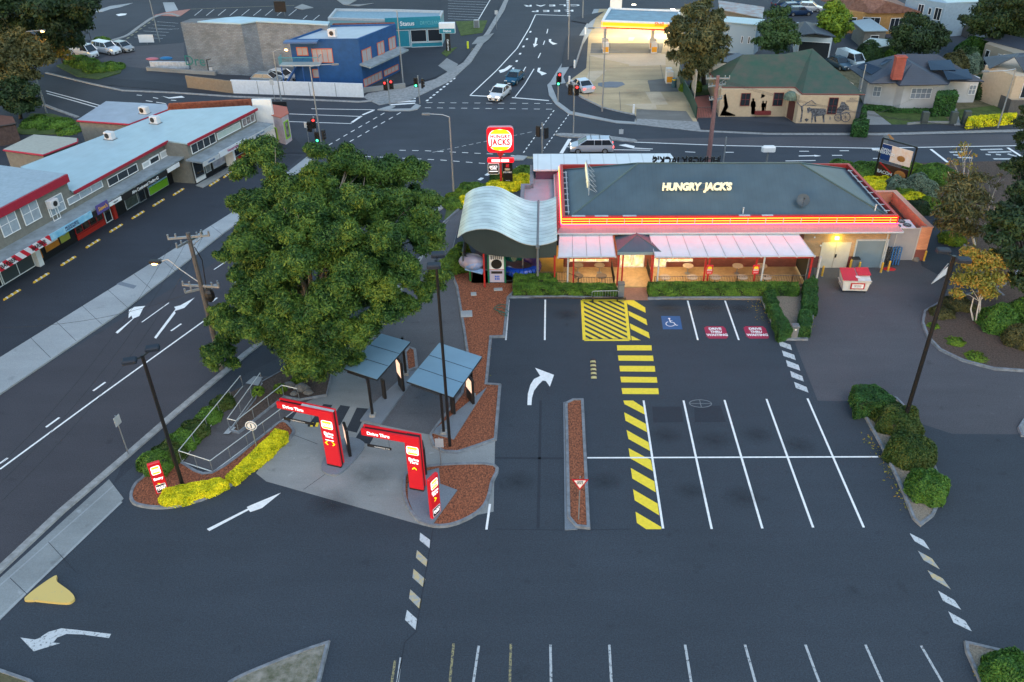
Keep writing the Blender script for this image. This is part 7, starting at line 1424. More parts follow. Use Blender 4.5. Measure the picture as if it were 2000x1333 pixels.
p = G(421, 145); o = thing('steel_gate', 'small black steel gate at the foot of the grey block wall', 'gate', p); MB().path([(-.9, 0, 0), (-.9, 0, 2), (.9, 0, 2.3), (.9, 0, 0)], .05).path([(-.9, 0, 1), (.9, 0, 1.1)], .04).build('frame', BLACK, o); MB().bx(-.8, .8, -.01, .01, .2, 1.0).build('panel', LGREY, o)
p = G(560, 33); o = thing('signal_cabinet', 'black gantry box standing in the rear car park', 'sign', G(550, 33)); MB().bx(-1, 1, -.1, .1, .8, 2.6).build('panel', BLACKP, o); MB().tube((-.6, .15, 0), (-.6, .15, 2.5), .05).tube((.6, .15, 0), (.6, .15, 2.5), .05).build('post', GREY, o)
# drycleaner
TEALW = mat('teal_paint', (.015, .22, .30), .6, var=.08); z = 4.4; q = [G(753, 38, z), G(860, 34, z), G(866, 21, z), G(760, 18, z), G(655, 17, z), G(640, 35, z)]; dc = thing('dry_cleaner', 'teal fronted dry cleaning shop behind the blue building', 'building', (-24, 140, 0))
MB().prism(q, 0, 4.0).build('wall', mat('pale_teal_wall', (.20, .36, .42), .6), dc, world=True); V, Fs = ringwall([(v.x, v.y) for v in q], .3, 4.0, 4.4); MB().mesh(V, Fs).build('parapet', LGREY, dc, world=True); MB().prism([(v.x, v.y) for v in q], 4.0, 4.06).build('roof', mat('blue_roof2', (.20, .32, .40), .6, var=.15), dc, world=True)
FD = Face(q[0], q[1]); m = MB(); boxon(m, FD, -.1, FD.L, 3.0, 4.6, .05, .3); sg_ = m.build('sign_board', TEALW, dc, world=True); text('Status', .9, PLW, sg_, FD.P(3.2, 3.7, .32), FD.rot() @ Matrix.Rotation(math.pi / 2, 4, 'X'), .003, .02, 1, world=True); text('DRYCLEANERS', .75, mat('pale_teal', (.15, .45, .5), .5), sg_, FD.P(7.0, 3.7, .32), FD.rot() @ Matrix.Rotation(math.pi / 2, 4, 'X'), .003, 0, .75, world=True)
for u0, u1, z0, z1, mm in ((.2, 3.4, .2, 2.7, TEALW), (3.6, 6, .9, 2.7, GLASSD), (6.2, 8.4, .9, 2.7, GLASSD), (3.6, 8.4, .1, .8, TEALW)): win(FD, u0, u1, z0, z1, 1, 1, PLW, mm, dc, .01)
o = thing('pylon_sign', 'small white and teal box sign on a black post by the grass verge', 'sign', G(876, 101)); p = o.location; H_ = hz(876, 101, 45); MB().bevbox((0, 0, H_ - .7), (2.4, .8, 1.5), .05).build('box', PLW, o); MB().bx(-1.15, 1.15, -.43, -.405, H_ - 1.4, H_ - .75).build('teal_panel', TEALW, o); text('Status', .5, PLW, o, (0, -.44, H_ - 1.08), UP(), .003, .02); MB().bx(-.35, .35, -.15, .15, 0, H_ - 1.5).build('post', BLACKP, o); text('D\nR\nI\nV\nE', .42, PLW, o, (0, -.17, H_ - 3.2), UP(), .003, .03)
o = thing('bollard', 'fluorescent yellow bollard sleeve on the corner footpath', 'bollard', G(914, 96)); MB().tube((0, 0, 0), (0, 0, 1.1), .16, n=10).build('sleeve', mat('fluoro_yellow', (.6, .65, .03), .5), o); MB().bx(-.6, .6, -.9, -.6, 0, .05).bx(-.4, .9, -.3, .1, 0, .05).build('base', WORNL, o)
# ---------------------------------------------------------------- petrol station
ps_ = thing('petrol_canopy', 'petrol station canopy with glowing yellow and red edge above two pump islands', 'canopy', (13, 130, 0)); zt = 4.9
q = [G(1176, 40, zt), G(1320, 45, zt), G(1330, 20, zt), G(1190, 15, zt)]
MB().prism(q, zt - .9, zt - .25).build('soffit', mat('white_soffit', (.7, .7, .68), .5), ps_, world=True); V, Fs = ringwall([(v.x, v.y) for v in q], .3, zt - .3, zt); MB().mesh(V, Fs).build('rim', PLW, ps_, world=True); MB().prism([sum(q, Vector()) / 4 + (v - sum(q, Vector()) / 4) * .95 for v in q], zt - .25, zt - .2).build('roof', mat('blue_deck', (.13, .24, .33), .5, var=.2, vscale=.8), ps_, world=True)
FP_ = Face(q[0], q[1]); FQ = Face(q[3], q[0])
for F_ in (FP_, FQ):
    for i, (z0, z1, mm) in enumerate(((zt - .22, zt - .05, PLW), (zt - .72, zt - .22, emis('canopy_yellow', (1., .36, .01), 1.1)), (zt - .86, zt - .72, emis('canopy_bright_yellow', (1., .8, .1), 3.)), (zt - 1.1, zt - .86, emis('canopy_red', (1., .04, .01), 1.6)))):
        m = MB(); boxon(m, F_, .1, F_.L, z0, z1, .02, .1); m.build('edge_band', mm, ps_, world=True)
text('Shell', .7, emis('canopy_word', (1., .1, .02), 1.), ps_, FP_.P(FP_.L * .78, zt - .25, .13), FP_.rot() @ Matrix.Rotation(math.pi / 2, 4, 'X'), .004, .02, world=True)
WM = mat('pump_white', (.62, .62, .6), .45); OM = mat('pump_orange', (.70, .32, .02), .45)
for bx_, by_, lb in ((1183, 104, 'left'), (1277, 104, 'right')):
    p = G(bx_, by_); MB().bx(p.x - .2, p.x + .2, p.y + 2.6, p.y + 3.0, 0, zt - .9).build('column', WM, ps_, world=True)
    for k, d in enumerate((0, 2.2)):
        o = thing('fuel_pump', 'white and orange fuel pump, %s one on the %s island under the canopy' % (('nearer', 'farther')[k], lb), 'fuel pump', p + Vector((0, d, 0)), group='fuel pumps under the petrol canopy'); MB().bevbox((0, 0, .8), (.9, .55, 1.6), .06).build('body', WM, o); MB().bx(-.38, .38, -.29, -.275, .2, .95).build('orange_panel', OM, o); MB().path([(.5, 0, .4), (.62, 0, .9), (.5, 0, 1.4)], .025).build('hose', BLACKP, o)
for i, (lx, ly) in enumerate(((1200, 75), (1275, 75), (1310, 70), (1235, 60))):
    p = G(lx, ly); light('AREA', (p.x, p.y, zt - .95), 85, (1, .80, .46), None, 1.2); o = thing('canopy_lamp', 'square lit lamp under the petrol canopy, ' + ('above the left pumps', 'above the right pumps', 'behind the olive tree', 'between the two islands')[i], 'lamp', (p.x, p.y, zt - .93), group='lamps under the petrol canopy'); MB().bx(-.3, .3, -.3, .3, -.01, .03).build('lens', emis('canopy_lens', (1, .9, .65), 12), o)
p = G(1307, 163); o = thing('fuel_pump', 'white and orange fuel pump standing alone at the forecourt edge', 'fuel pump', p); MB().bevbox((0, 0, .8), (.95, .6, 1.6), .06).build('body', WM, o); MB().bx(-.4, .4, -.32, -.305, .2, .95).build('orange_panel', OM, o); MB().bx(-.45, .3, .3, 1.2, 0, 1.8).build('air_unit', WM, o)
p = G(1316, 171); o = thing('litter_bin', 'blue green litter bin beside the lone fuel pump', 'bin', p); MB().tube((0, 0, 0), (0, 0, 1.2), .32, n=12).build('body', mat('bin_teal', (.03, .09, .12), .5), o); MB().tube((0, 0, 1.0), (0, 0, 1.1), .33, n=12).build('band', YEL, o)
p = G(1202, 25); o = thing('price_sign', 'white and red lit price sign behind the petrol canopy', 'sign', G(1202, 30)); H_ = 6.6; MB().bx(-1.5, 1.5, -.2, .2, H_ - 2.4, H_).build('cabinet', PLW, o); MB().bx(0, 1.2, -.23, -.205, H_ - 1.0, H_ - .3).build('lit_panel', E_RED, o); MB().bx(-1, 1, -.15, .15, 0, H_ - 2.4).build('plinth', PLW, o)
for i, (px, py) in enumerate(((1112, 165), (1237, 222), (1143, 68), (1122, 133))):
    o = thing('marker_post', 'white post at the forecourt kerb, ' + ('by the turning silver sedan', 'at the lower end of the kerb', 'with a red top at the upper end', 'at the end of the asphalt patch')[i], 'post', G(px, py), group='white marker posts round the forecourt'); MB().tube((0, 0, 0), (0, 0, 1.1), .13, n=8).build('post', PLW, o)
o = thing('advertising_board', 'tall thin white advertising board by the green fence', 'board', G(1352, 200)); MB().box((0, 0, 2.4), (.12, 2.6, 3.6)).build('panel', mat('faded_board', (.40, .36, .30), .6, var=.15), o); MB().tube((0, -1, 0), (0, -1, .8), .05).tube((0, 1, 0), (0, 1, .8), .05).build('post', GREY, o)
GF = mat('green_fence', (.012, .06, .04), .5); o = thing('green_fence', 'dark green fence between forecourt and mural house', 'fence', G(1345, 190)); P = GP([(1326, 150), (1334, 180), (1348, 205), (1359, 232)]); m = MB()
for i in range(3): a, b = P[i], P[i + 1]; m.box(((a.x + b.x) / 2, (a.y + b.y) / 2, .8), ((b - a).length, .08, 1.5), math.atan2(b.y - a.y, b.x - a.x))
m.build('panel', GF, o, world=True); railing('railing', 'black gate railing between green fence and mural house', [tuple(G(1360, 233))[:2], tuple(G(1391, 232))[:2]], 1.4, .2)
# ---------------------------------------------------------------- houses on the right
CREAM = mat('cream_render', (.50, .38, .26), .8, var=.06); GREENR = mat('faded_green_roof', (.018, .075, .05), .7, col2=(.075, .075, .06), vscale=.6, detail=9); CHR = ribbed('charcoal_tiles', (.045, .058, .085), .35, (0, 1, .6), .4, .6, dark=.6); WB = ribbed('white_weatherboard', (.50, .50, .52), .16, (0, 0, 1), .5, .6, dark=.78)
MURAL = mat('mural_dark', (.020, .025, .040), .8, col2=(.38, .38, .42), vscale=5); MLIN = mat('mural_grey', (.10, .11, .14), .8)
def pxroof(V): return [G(x, y, z) for x, y, z in V]
mh = thing('mural_house', 'cream house with green hip roof and a mural of a horse and carriage', 'house', (30, 104, 0))
MB().prism([(21.5, 101.1), (29.4, 101.0), (30.1, 98.6), (36.7, 98.1), (37.5, 103), (36, 112), (22, 112)], 0, 3.3).build('wall', CREAM, mh, world=True)
rv = pxroof([(1385, 143, 3.4), (1412, 171, 3.4), (1553, 171, 3.4), (1567, 184, 3.4), (1689, 185, 3.4), (1625, 130, 3.4), (1450, 107, 5.9), (1530, 106, 5.9), (1587, 95, 6.2), (1500, 107, 5.9)]) 
MB().shell(rv, [(0, 1, 6), (1, 2, 7, 6), (2, 3, 8, 7), (3, 4, 8), (4, 5, 8)], .12).build('roof', GREENR, mh, world=True); MB().path(rv[0:5], .08, 5).build('gutter', mat('maroon_gutter', (.16, .05, .04), .6), mh, world=True)
M1 = Face((21.5, 101.05), (29.45, 101.05)); M2 = Face((30.08, 98.6), (36.7, 98.1)); MRD = mat('maroon_frame', (.16, .02, .02), .6)
for F_, LL, LR, UR in ((M1, (1445, 207), (1463, 208), (1466, 182), ), (M1, (1508, 207), (1527, 208), (1531, 181)), (M2, (1614, 223), (1632, 225), (1635, 191))): wq(F_, LL, LR, UR, 2, 2, MRD, GLASSD, mh)
Fm = Face((29.45, 101.0), (30.08, 98.6)); boxon(MB(), Fm, .4, 1.8, .05, 2.3, .01, .06).build('door', mat('door_brown', (.10, .03, .025), .6), mh, world=True); p = Fm.P(1.1, 2.6, .3); MB().ball(tuple(p), .9, 12, 6, rz=.8, z0=-.1).build('door_awning', ribbed('striped_awning', (.10, .14, .10), .3, (1, .5, 0), .3, .6, dark=2.2), mh, world=True)
def mural(F_, shapes, m_, nm='mural'):
    b = MB()
    for s_ in shapes:
        P = [F_.P(*F_.uz(1500 + x / 4, y / 4, .02), .02) for x, y in s_]; b.face(P); b.face(list(reversed(P)))
    return b.build(nm, m_, mh, world=True)
def person(x, y, h): w = h * .13; return [[(x - w, y), (x - w * .9, y - h * .45), (x - w * 1.3, y - h * .5), (x - w, y - h * .8), (x - w * .4, y - h * .84), (x - w * .5, y - h), (x + w * .5, y - h), (x + w * .4, y - h * .84), (x + w, y - h * .8), (x + w * 1.3, y - h * .5), (x + w * .9, y - h * .45), (x + w, y)]]
mural(M1, person(-115, 895, 125) + person(-38, 885, 95) + person(-12, 885, 95) + person(15, 880, 100) + person(60, 895, 50) + person(103, 895, 45) + person(148, 890, 70) + [[(-375, 905), (-340, 830), (-345, 745), (-330, 735), (-310, 840), (-330, 870), (-255, 900), (-258, 908)], [(-50, 735), (-20, 745), (-30, 760), (-55, 770)]], MURAL)
boxon(MB(), M1, M1.uz(1474, 222, .3)[0], M1.uz(1505, 222, .3)[0], .35, .75, .1, .5).build('bench', MRD, mh, world=True)
mural(M2, [[(305, 845), (322, 840), (345, 848), (450, 850), (452, 890), (440, 905), (442, 955), (430, 958), (425, 905), (375, 910), (378, 955), (366, 958), (355, 900), (345, 960), (336, 958), (342, 890), (330, 870), (318, 885), (308, 882)], [(235, 955), (250, 950), (262, 880), (255, 830), (275, 825), (272, 880), (262, 955)], [(535, 885), (540, 850), (560, 835), (575, 795), (590, 800), (600, 798), (610, 815), (632, 835), (635, 865), (600, 860), (570, 890)], [(285, 935), (300, 925), (318, 935), (300, 955)]] + person(485, 940, 30), MURAL)
m = MB()
for cx, cy, r in ((605, 915, 38), (548, 920, 28)):
    P = [M2.P(*M2.uz(1500 + (cx + r * math.cos(t)) / 4, (cy + r * math.sin(t)) / 4, .04), .04) for t in np.linspace(0, 6.283, 17)]; m.path(P, .04, 4); c = M2.P(*M2.uz(1500 + cx / 4, cy / 4, .04), .04); [m.tube(c, P[i], .018, n=3) for i in range(0, 16, 2)]
for a, b in (((270, 830), (340, 785)), ((340, 785), (375, 815)), ((275, 820), (380, 828)), ((265, 840), (225, 800)), ((440, 870), (540, 880)), ((545, 895), (640, 880))): m.tube(M2.P(*M2.uz(1500 + a[0] / 4, a[1] / 4, .04), .04), M2.P(*M2.uz(1500 + b[0] / 4, b[1] / 4, .04), .04), .035, n=4)
m.build('mural_lines', MLIN, mh, world=True); text('JOLLY\nSWAGMAN', .35, MLIN, mh, M2.P(*M2.uz(1666, 196, .03), .03), M2.rot() @ Matrix.Rotation(math.pi / 2, 4, 'X'), .002, 0, .8, world=True)
# white weatherboard house
wh = thing('weatherboard_house', 'white weatherboard house with charcoal hip roof, solar panels and brick chimney', 'house', (47, 108, 0))
MB().prism([(40.2, 105.6), (43.3, 104.4), (43.9, 103.6), (48.6, 103.5), (48.9, 105.6), (53.6, 105.6), (52, 110), (40.8, 110)], 0, 3.1).build('wall', WB, wh, world=True)
rv = pxroof([(1656, 131, 3.2), (1700, 163, 3.2), (1750, 162, 3.2), (1757, 167, 3.2), (1852, 165, 3.2), (1856, 158, 3.2), (1922, 159, 3.2), (1838, 110, 4.6), (1755, 106, 5.4), (1830, 106, 5.4), (1782, 124, 5.0), (1690, 118, 4.3)])
MB().shell(rv, [(0, 1, 8), (1, 2, 10, 8), (2, 3, 10), (3, 4, 10), (4, 5, 9, 8, 10), (5, 6, 9), (0, 8, 9, 6)], .12).build('roof', CHR, wh, world=True); MB().path(rv[0:7], .07, 5).build('gutter', mat('navy_gutter', (.03, .04, .07), .5), wh, world=True)
ch = G(1752, 145, 4.2); MB().box((ch.x, ch.y, 4.9), (1.15, .8, 2.6)).box((ch.x, ch.y, 6.25), (1.3, .95, .15)).build('chimney', brick('chimney_brick', (.36, .06, .04), (.44, .09, .06), (.25, .12, .1), bw=.3, bh=.1), wh, world=True)
SOL = mat('solar_glass', (.010, .022, .045), .12, spec=.8)
for i, pts in enumerate(([(1673, 133, 3.9), (1702, 148, 3.55), (1722, 136, 4.1), (1690, 124, 4.35)], [(1718, 127, 4.5), (1730, 118, 4.9), (1742, 118, 4.95), (1722, 130, 4.45)], [(1811, 121, 4.85), (1817, 139, 4.25), (1867, 139, 4.2), (1856, 119, 4.85)], [(1841, 139, 4.2), (1850, 158, 3.5), (1899, 157, 3.5), (1890, 137, 4.15)])):
    V = [v + Vector((0, 0, .12)) for v in pxroof(pts)]; MB().shell(V, [(0, 1, 2, 3)], .05).build('solar_panels', SOL, wh, world=True)
W1 = Face((43.9, 103.58), (48.6, 103.5)); W2 = Face((40.2, 105.6), (43.3, 104.4)); W3 = Face((48.9, 105.6), (53.6, 105.6))
for F_, LL, LR, UR, n in ((W1, (1776, 193), (1816, 193), (1818, 172), 4), (W2, (1703, 188), (1719, 188), (1719, 169), 2), (W3, (1889, 185), (1903, 185), (1905, 166), 2)): wq(F_, LL, LR, UR, n, 2, PLW, mat('curtain_window', (.22, .26, .32), .3, var=.2, vscale=3), wh)
# other buildings: hip/gable blocks defined by eaves and ridge
def block(name, label, cat, base_px, h, roofV, roofF, wm, rm, wins=(), nm2=None, fas=None):
    P = [G(x, y, h) for x, y in base_px]; c = sum(P, Vector()) / len(P); o = thing(name, label, cat, (c.x, c.y, 0)); MB().prism([c + (p - c) * .96 for p in P], 0, h - .02).build('wall', wm, o, world=True)
    V = pxroof(roofV); MB().shell(V, roofF, .12).build('roof', rm, o, world=True)
    Q = [c + (p - c) * .96 for p in P]
    for i, u0, u1, z0, z1, nx in wins:
        F_ = Face(Q[i], Q[(i + 1) % len(Q)]); win(F_, u0 * F_.L, u1 * F_.L, z0, z1, nx, 1, PLW, GLASSD, o, .02)
    return o
BROWNT = mat('brown_roof_tiles', (.14, .065, .05), .8, col2=(.26, .14, .11), vscale=2.5, bump=.8, bscale=5)
block('brick_house', 'low orange brick house with brown tiled hip roof at the top edge', 'house', [(1612, 2), (1655, 24), (1735, 26), (1795, 24), (1740, -6)], 3.2, [(1603, 0, 3.3), (1655, 17, 3.3), (1700, 25, 3.3), (1735, 25, 3.3), (1800, 24, 3.3), (1735, -8, 3.3), (1680, -8, 5.4), (1735, 3, 5.0)], [(0, 1, 6), (1, 2, 3, 7, 6), (3, 4, 7), (4, 5, 6, 7)], mat('orange_brick_wall', (.36, .20, .07), .85, var=.15, vscale=3), BROWNT, [(1, .05, .25, .8, 2.4, 1), (1, .4, .85, .5, 2.5, 3), (2, .15, .6, .6, 2.4, 3)])
block('pale_house', 'pale blue two level house with light roof in the top right', 'house', [(1768, -6), (1848, 7), (1912, 3), (1850, -14)], 5.0, [(1836, -3, 5), (1850, 6, 5), (1918, 3, 5), (1900, -14, 5)], [(0, 1, 2, 3)], mat('pale_blue_boards', (.26, .36, .46), .7, var=.08), PBL, [(0, .35, .5, 2.6, 4.3, 2), (0, .62, .7, 3, 4, 1), (0, .78, .95, 2.4, 4.2, 2)])
block('garage', 'dark garage with charcoal gable roof and wide black door behind the mural house', 'garage', [(1560, 72), (1628, 76), (1600, 45), (1555, 43)], 3.6, [(1555, 70, 3.6), (1594, 65, 4.8), (1633, 72, 3.6), (1598, 47, 3.6), (1572, 42, 4.8), (1553, 46, 3.6)], [(0, 1, 4, 5), (1, 2, 3, 4)], mat('white_gable', (.42, .5, .56), .6), CHR, [(0, .03, .97, .05, 3.0, 1)])
block('shed', 'blue grey roofed shed between the brick house and the round dark tree', 'shed', [(1668, 42), (1690, 60), (1733, 60), (1700, 37)], 2.6, [(1664, 41, 2.6), (1688, 61, 2.6), (1735, 60, 2.6), (1700, 36, 2.6)], [(0, 1, 2, 3)], CLAD, mat('blue_grey_shed_roof', (.26, .36, .42), .5, var=.1), [(1, .3, .7, 1, 1.9, 1)])
block('shed', 'small green shed with a pale lean-to roof behind the white house', 'shed', [(1690, 84), (1718, 92), (1742, 88), (1735, 78), (1700, 76)], 2.2, [(1686, 83, 2.2), (1718, 92, 2.2), (1742, 88, 2.3), (1733, 77, 2.4), (1700, 74, 2.3)], [(0, 1, 2, 3, 4)], mat('green_shed_wall', (.05, .10, .07), .8), mat('light_sheet', (.36, .44, .44), .6, var=.2))
block('gabled_house', 'cream gabled house with dark roof and maroon trim at the right edge', 'house', [(1922, 128), (1985, 150), (2060, 150), (2050, 105), (1960, 105)], 4.2, [(1920, 112, 4.2), (1933, 134, 4.2), (1982, 111, 5.8), (2003, 144, 4.2), (2100, 140, 4.2), (2060, 100, 5.8), (1990, 104, 5.8)], [(0, 1, 2), (0, 2, 6), (2, 3, 4, 5, 6)], mat('cream_boards', (.50, .40, .30), .7, var=.08), CHR, [(1, .25, .6, 1.6, 3.4, 2)])
block('low_house', 'long low house with dark roof and timber doors at the right edge', 'house', [(1922, 85), (1990, 108), (2080, 115), (2060, 80), (1960, 66)], 2.9, [(1921, 77, 3), (1950, 64, 3.8), (2080, 92, 3.8), (2080, 118, 3)], [(0, 3, 2, 1)], mat('beige_wall', (.30, .27, .22), .8), CHR, [(0, .08, .2, .2, 2.2, 1), (0, .45, .6, .2, 2.2, 2), (0, .7, .9, .2, 2.2, 2)])
block('service_shop', 'pale blue service station shop behind the olive tree', 'building', [(1410, 42), (1480, 48), (1490, 40), (1420, 34)], 4.4, [(1408, 42, 4.4), (1482, 49, 4.4), (1494, 38, 4.4), (1420, 32, 4.4)], [(0, 1, 2, 3)], mat('pale_blue_wall', (.30, .40, .48), .6), PBL, [(0, .6, .66, 1.6, 2.6, 1), (0, .8, .86, 1.6, 2.6, 1)])
block('rusty_shed', 'shed with rusty pale sheet roof behind the service station', 'shed', [(1408, 18), (1490, 34), (1493, 14), (1405, 2)], 3.4, [(1405, 18, 3.6), (1490, 35, 3.4), (1493, 14, 3.6), (1403, 1, 3.8)], [(0, 1, 2, 3)], CLAD, mat('rusty_sheet', (.34, .42, .46), .7, col2=(.30, .20, .17), vscale=.8, detail=9))
MB().shell(pxroof([(1400, 118, 3), (1420, 122, 3), (1455, 107, 3.2), (1440, 104, 3.2)]), [(0, 1, 2, 3)], .1).build('lean_to', mat('slate_lean_to', (.09, .11, .14), .6), mh, world=True)
for lb, pts, h, mm in (('grey paling fence on the right behind the cream gabled house garden', [(1930, 200), (1968, 222), (1995, 222)], 1.6, WOOD), ('brown paling fence below the top right tree', [(1850, 60), (1900, 78)], 1.6, WOOD), ('low retaining wall along the lawn', [(1772, 246), (1800, 243), (1860, 243)], .35, CONC), ('pale low wall beside the long low house', [(1898, 98), (1905, 112), (1935, 112)], .9, LGREY)): wallpx(lb, pts, h, mm, .15, 'paling_fence' if mm is WOOD else 'low_wall')
# ladder, gate pillars, meter boxes
for px, py, h, lb in ((1803, 243, 1.5, 'dark gate pillar at the left of the garden path'), (1859, 243, 1.5, 'dark gate pillar at the right of the garden path'), (1884, 243, 1.6, 'dark pillar at the end of the golden hedge')): o = thing('gate_pillar', lb, 'pillar', G(px, py)); MB().bevbox((0, 0, h / 2), (.75, .6, h), .05).build('pillar', mat('slate_pillar', (.06, .075, .07), .8), o)
# billboard and flag, advert trailer
p = G(1706, 352); p2 = G(1770, 372); H_ = 4.4; ang = math.atan2(p2.y - p.y, p2.x - p.x); o = thing('billboard', 'framed two panel billboard of food adverts beside the east road', 'billboard', p.lerp(p2, .5), ang); w_ = (p2 - p).length / 2
MB().path([(-w_, 0, 0), (-w_, 0, H_), (w_, 0, H_), (w_, 0, 0)], .09).build('frame', BLACK, o); q = MB().bx(-w_ + .15, w_ - .25, -.05, .03, 2.3, 3.9).build('upper_panel', mat('advert_pale', (.62, .55, .50), .4, col2=(.60, .38, .22), vscale=1.6, emit=(.8, .65, .6), estr=.03), o); MB().bx(-w_ + .16, -w_ * .35, -.065, -.051, 2.31, 3.88).build('navy_field', mat('advert_navy', (.01, .04, .16), .4), q); text('OPEN\nWEEKENDS', .38, PLW, q, (-w_ * .66, -.07, 3.2), UP(), .002, .02); MB().ball((w_ * .3, -.08, 2.9), .42, 10, 6, rz=.3, ry=.02).build('burger_picture', mat('bun_brown', (.42, .17, .04), .5), q)
q = MB().bx(-w_ + .15, w_ - .25, -.05, .03, .5, 2.0).build('lower_panel', mat('advert_dark', (.015, .012, .012), .4, col2=(.10, .03, .02), vscale=1.2), o); MB().ball((w_ * .45, -.08, 1.3), .6, 10, 6, rz=.45, ry=.02).build('burger_picture', MATS['bun_brown'], q); text('BACON', .45, PLW, q, (-w_ * .45, -.07, 1.1), UP(), .002, .02); MB().box((-w_ * .45, -.07, 1.6), (1.6, .02, .15), M=Matrix.Rotation(.5, 4, 'Y')).build('red_stripe', RED, q)
p = G(1725, 293); o = thing('road_sign', 'dark sign post with an orange arm on the centre line of the east road', 'sign', p); MB().bx(-.3, .3, -.05, .05, .3, 1.6).build('board', GREY, o); MB().box((.5, 0, 1.4), (.9, .06, .25), M=Matrix.Rotation(.7, 4, 'Y')).build('arm', mat('orange_arm', (.4, .2, .08), .6), o); MB().bx(-1.2, .6, -.2, .2, 0, .08).build('base', PLW, o)
# ---------------------------------------------------------------- vehicles
PROF = {  # (x fraction from the nose, hood/deck height) then greenhouse (x base front, x roof front, x roof rear, x base rear, roof height)
 'sedan': ([(0, .62), (.03, .70), (.26, .86), (.30, .90), (.78, .95), (.96, .92), (1, .80)], (.27, .42, .70, .86, 1.43)),
 'hatch': ([(0, .60), (.03, .70), (.22, .90), (.28, .94), (.92, .98), (.98, .92), (1, .75)], (.23, .40, .82, .97, 1.47)),
 'wagon': ([(0, .62), (.03, .74), (.20, .96), (.25, 1.0), (.95, 1.02), (.99, .95), (1, .75)], (.19, .38, .90, .98, 1.58)),
 'van': ([(0, .75), (.02, .95), (.10, 1.1), (.14, 1.15), (.97, 1.2), (.99, 1.1), (1, .8)], (.06, .20, .96, .99, 1.95)),
 'ute': ([(0, .75), (.03, .95), (.24, 1.1), (.28, 1.12), (.96, 1.15), (.99, 1.1), (1, .8)], (.26, .36, .93, .98, 1.78))}
TYRE = mat('tyre_rubber', (.012, .012, .013), .8); RIM = mat('alloy_rim', (.4, .42, .44), .35, .7)
def car(name, label, cat, px, py, rz, L, W_, kind, col, head=False, tail=False, rack=False, group=None):
    c = G(px, py); o = thing(name, label, cat, c, math.radians(rz), group=group); pf, gh = PROF[kind]; paint = mat('paint_%s' % ('_'.join('%d' % (k * 100) for k in col)), col, .25, .3, spec=.6); hw = W_ / 2; m = MB(); n = len(pf)
    X = lambda f: L / 2 - f * L
    rings = []
    for f, z in pf:
        t = 1 - .22 * max(0, (.12 - f) / .12) ** 2 - .15 * max(0, (f - .9) / .1) ** 2; w = hw * t
        rings.append([(X(f), -w * .90, .22), (X(f), -w, .42), (X(f), -w, z * .74), (X(f), -w * .93, z), (X(f), w * .93, z), (X(f), w, z * .74), (X(f), w, .42), (X(f), w * .90, .22)])
    V = [p for r in rings for p in r]; Fc_ = [tuple(range(8)), tuple(range((n - 1) * 8 + 7, (n - 1) * 8 - 1, -1))]
    for i in range(n - 1):
        for k in range(8): a = i * 8 + k; b = i * 8 + (k + 1) % 8; Fc_.append((a, a + 8, b + 8, b))
    m.mesh(V, Fc_).build('body', paint, o, smooth=True)
    f0, f1, f2, f3, h = gh; zb = .9 if kind in ('sedan', 'hatch') else 1.0; zb = zb if kind not in ('van', 'ute') else 1.12; wb, wt = hw * .92, hw * .76
    B = [(X(f0), wb), (X(f3), wb), (X(f3), -wb), (X(f0), -wb)]; T_r = [(X(f1), wt), (X(f2), wt), (X(f2), -wt), (X(f1), -wt)]
    MB().hexa([(x, y, zb) for x, y in B], [(x, y, h - .05) for x, y in T_r]).build('windows', GLASSD, o)
    r = MB(); r.hexa([(x, y * 1.01, h - .06) for x, y in T_r], [(x * 1., y * .93, h) for x, y in T_r])
    def pil(a, b, w=.05): r.tube(a, b, w, n=4)
    for s_ in (-1, 1):
        pil((X(f0) , s_ * wb, zb), (X(f1), s_ * wt, h - .03)); pil((X(f3), s_ * wb, zb), (X(f2), s_ * wt, h - .03), .07)
        for t in ((.42,) if kind in ('sedan', 'hatch') else (.33, .66)): fb = f1 + (f2 - f1) * t; pil((X(fb), s_ * wb * .99, zb), (X(fb), s_ * wt, h - .03), .035)
        if kind == 'van': r.hexa([(X(.45), s_ * wb * 1.0 - .02, zb), (X(.97), s_ * wb - .02, zb), (X(.97), s_ * wb + .02, zb), (X(.45), s_ * wb + .02, zb)], [(X(.45), s_ * wt - .02, h), (X(.94), s_ * wt - .02, h), (X(.94), s_ * wt + .03, h), (X(.45), s_ * wt + .03, h)])
    r.build('roof', paint, o)
    for fx in (.18, .80):
        for s_ in (-1, 1):
            w = MB().tube((X(fx), s_ * hw * .80, .32), (X(fx), s_ * hw * 1.0, .32), .33, n=14).build('wheel', TYRE, o); MB().tube((X(fx), s_ * hw * 1.0, .32), (X(fx), s_ * hw * 1.015, .32), .20, n=10).build('rim', RIM, w)
    for s_ in (-1, 1):
        MB().bx(X(.012), X(.045), s_ * hw * .62 - .2, s_ * hw * .62 + .2, .58, .72).build('headlight', E_HEAD if head else mat('lamp_glass', (.5, .5, .5), .15), o)
        MB().bx(X(1.003), X(.985), s_ * hw * .72 - .16, s_ * hw * .72 + .16, .66, .84).build('tail_light', E_TAIL if tail else mat('red_lens', (.25, .01, .01), .2), o)
        MB().box((X(f0 + .03), s_ * hw * 1.08, zb + .03), (.16, .14, .12)).build('mirror', paint, o)
    MB().bx(X(-.004), X(.01), -hw * .6, hw * .6, .28, .5).build('grille', BLACKP, o); MB().bx(X(-.008), X(-.003), -.2, .2, .34, .46).build('number_plate', PLW, o)
    if rack: MB().tube((X(.48), -wt, h + .06), (X(.48), wt, h + .06), .03).tube((X(.68), -wt, h + .06), (X(.68), wt, h + .06), .03).build('roof_rack', BLACKP, o)
    return o
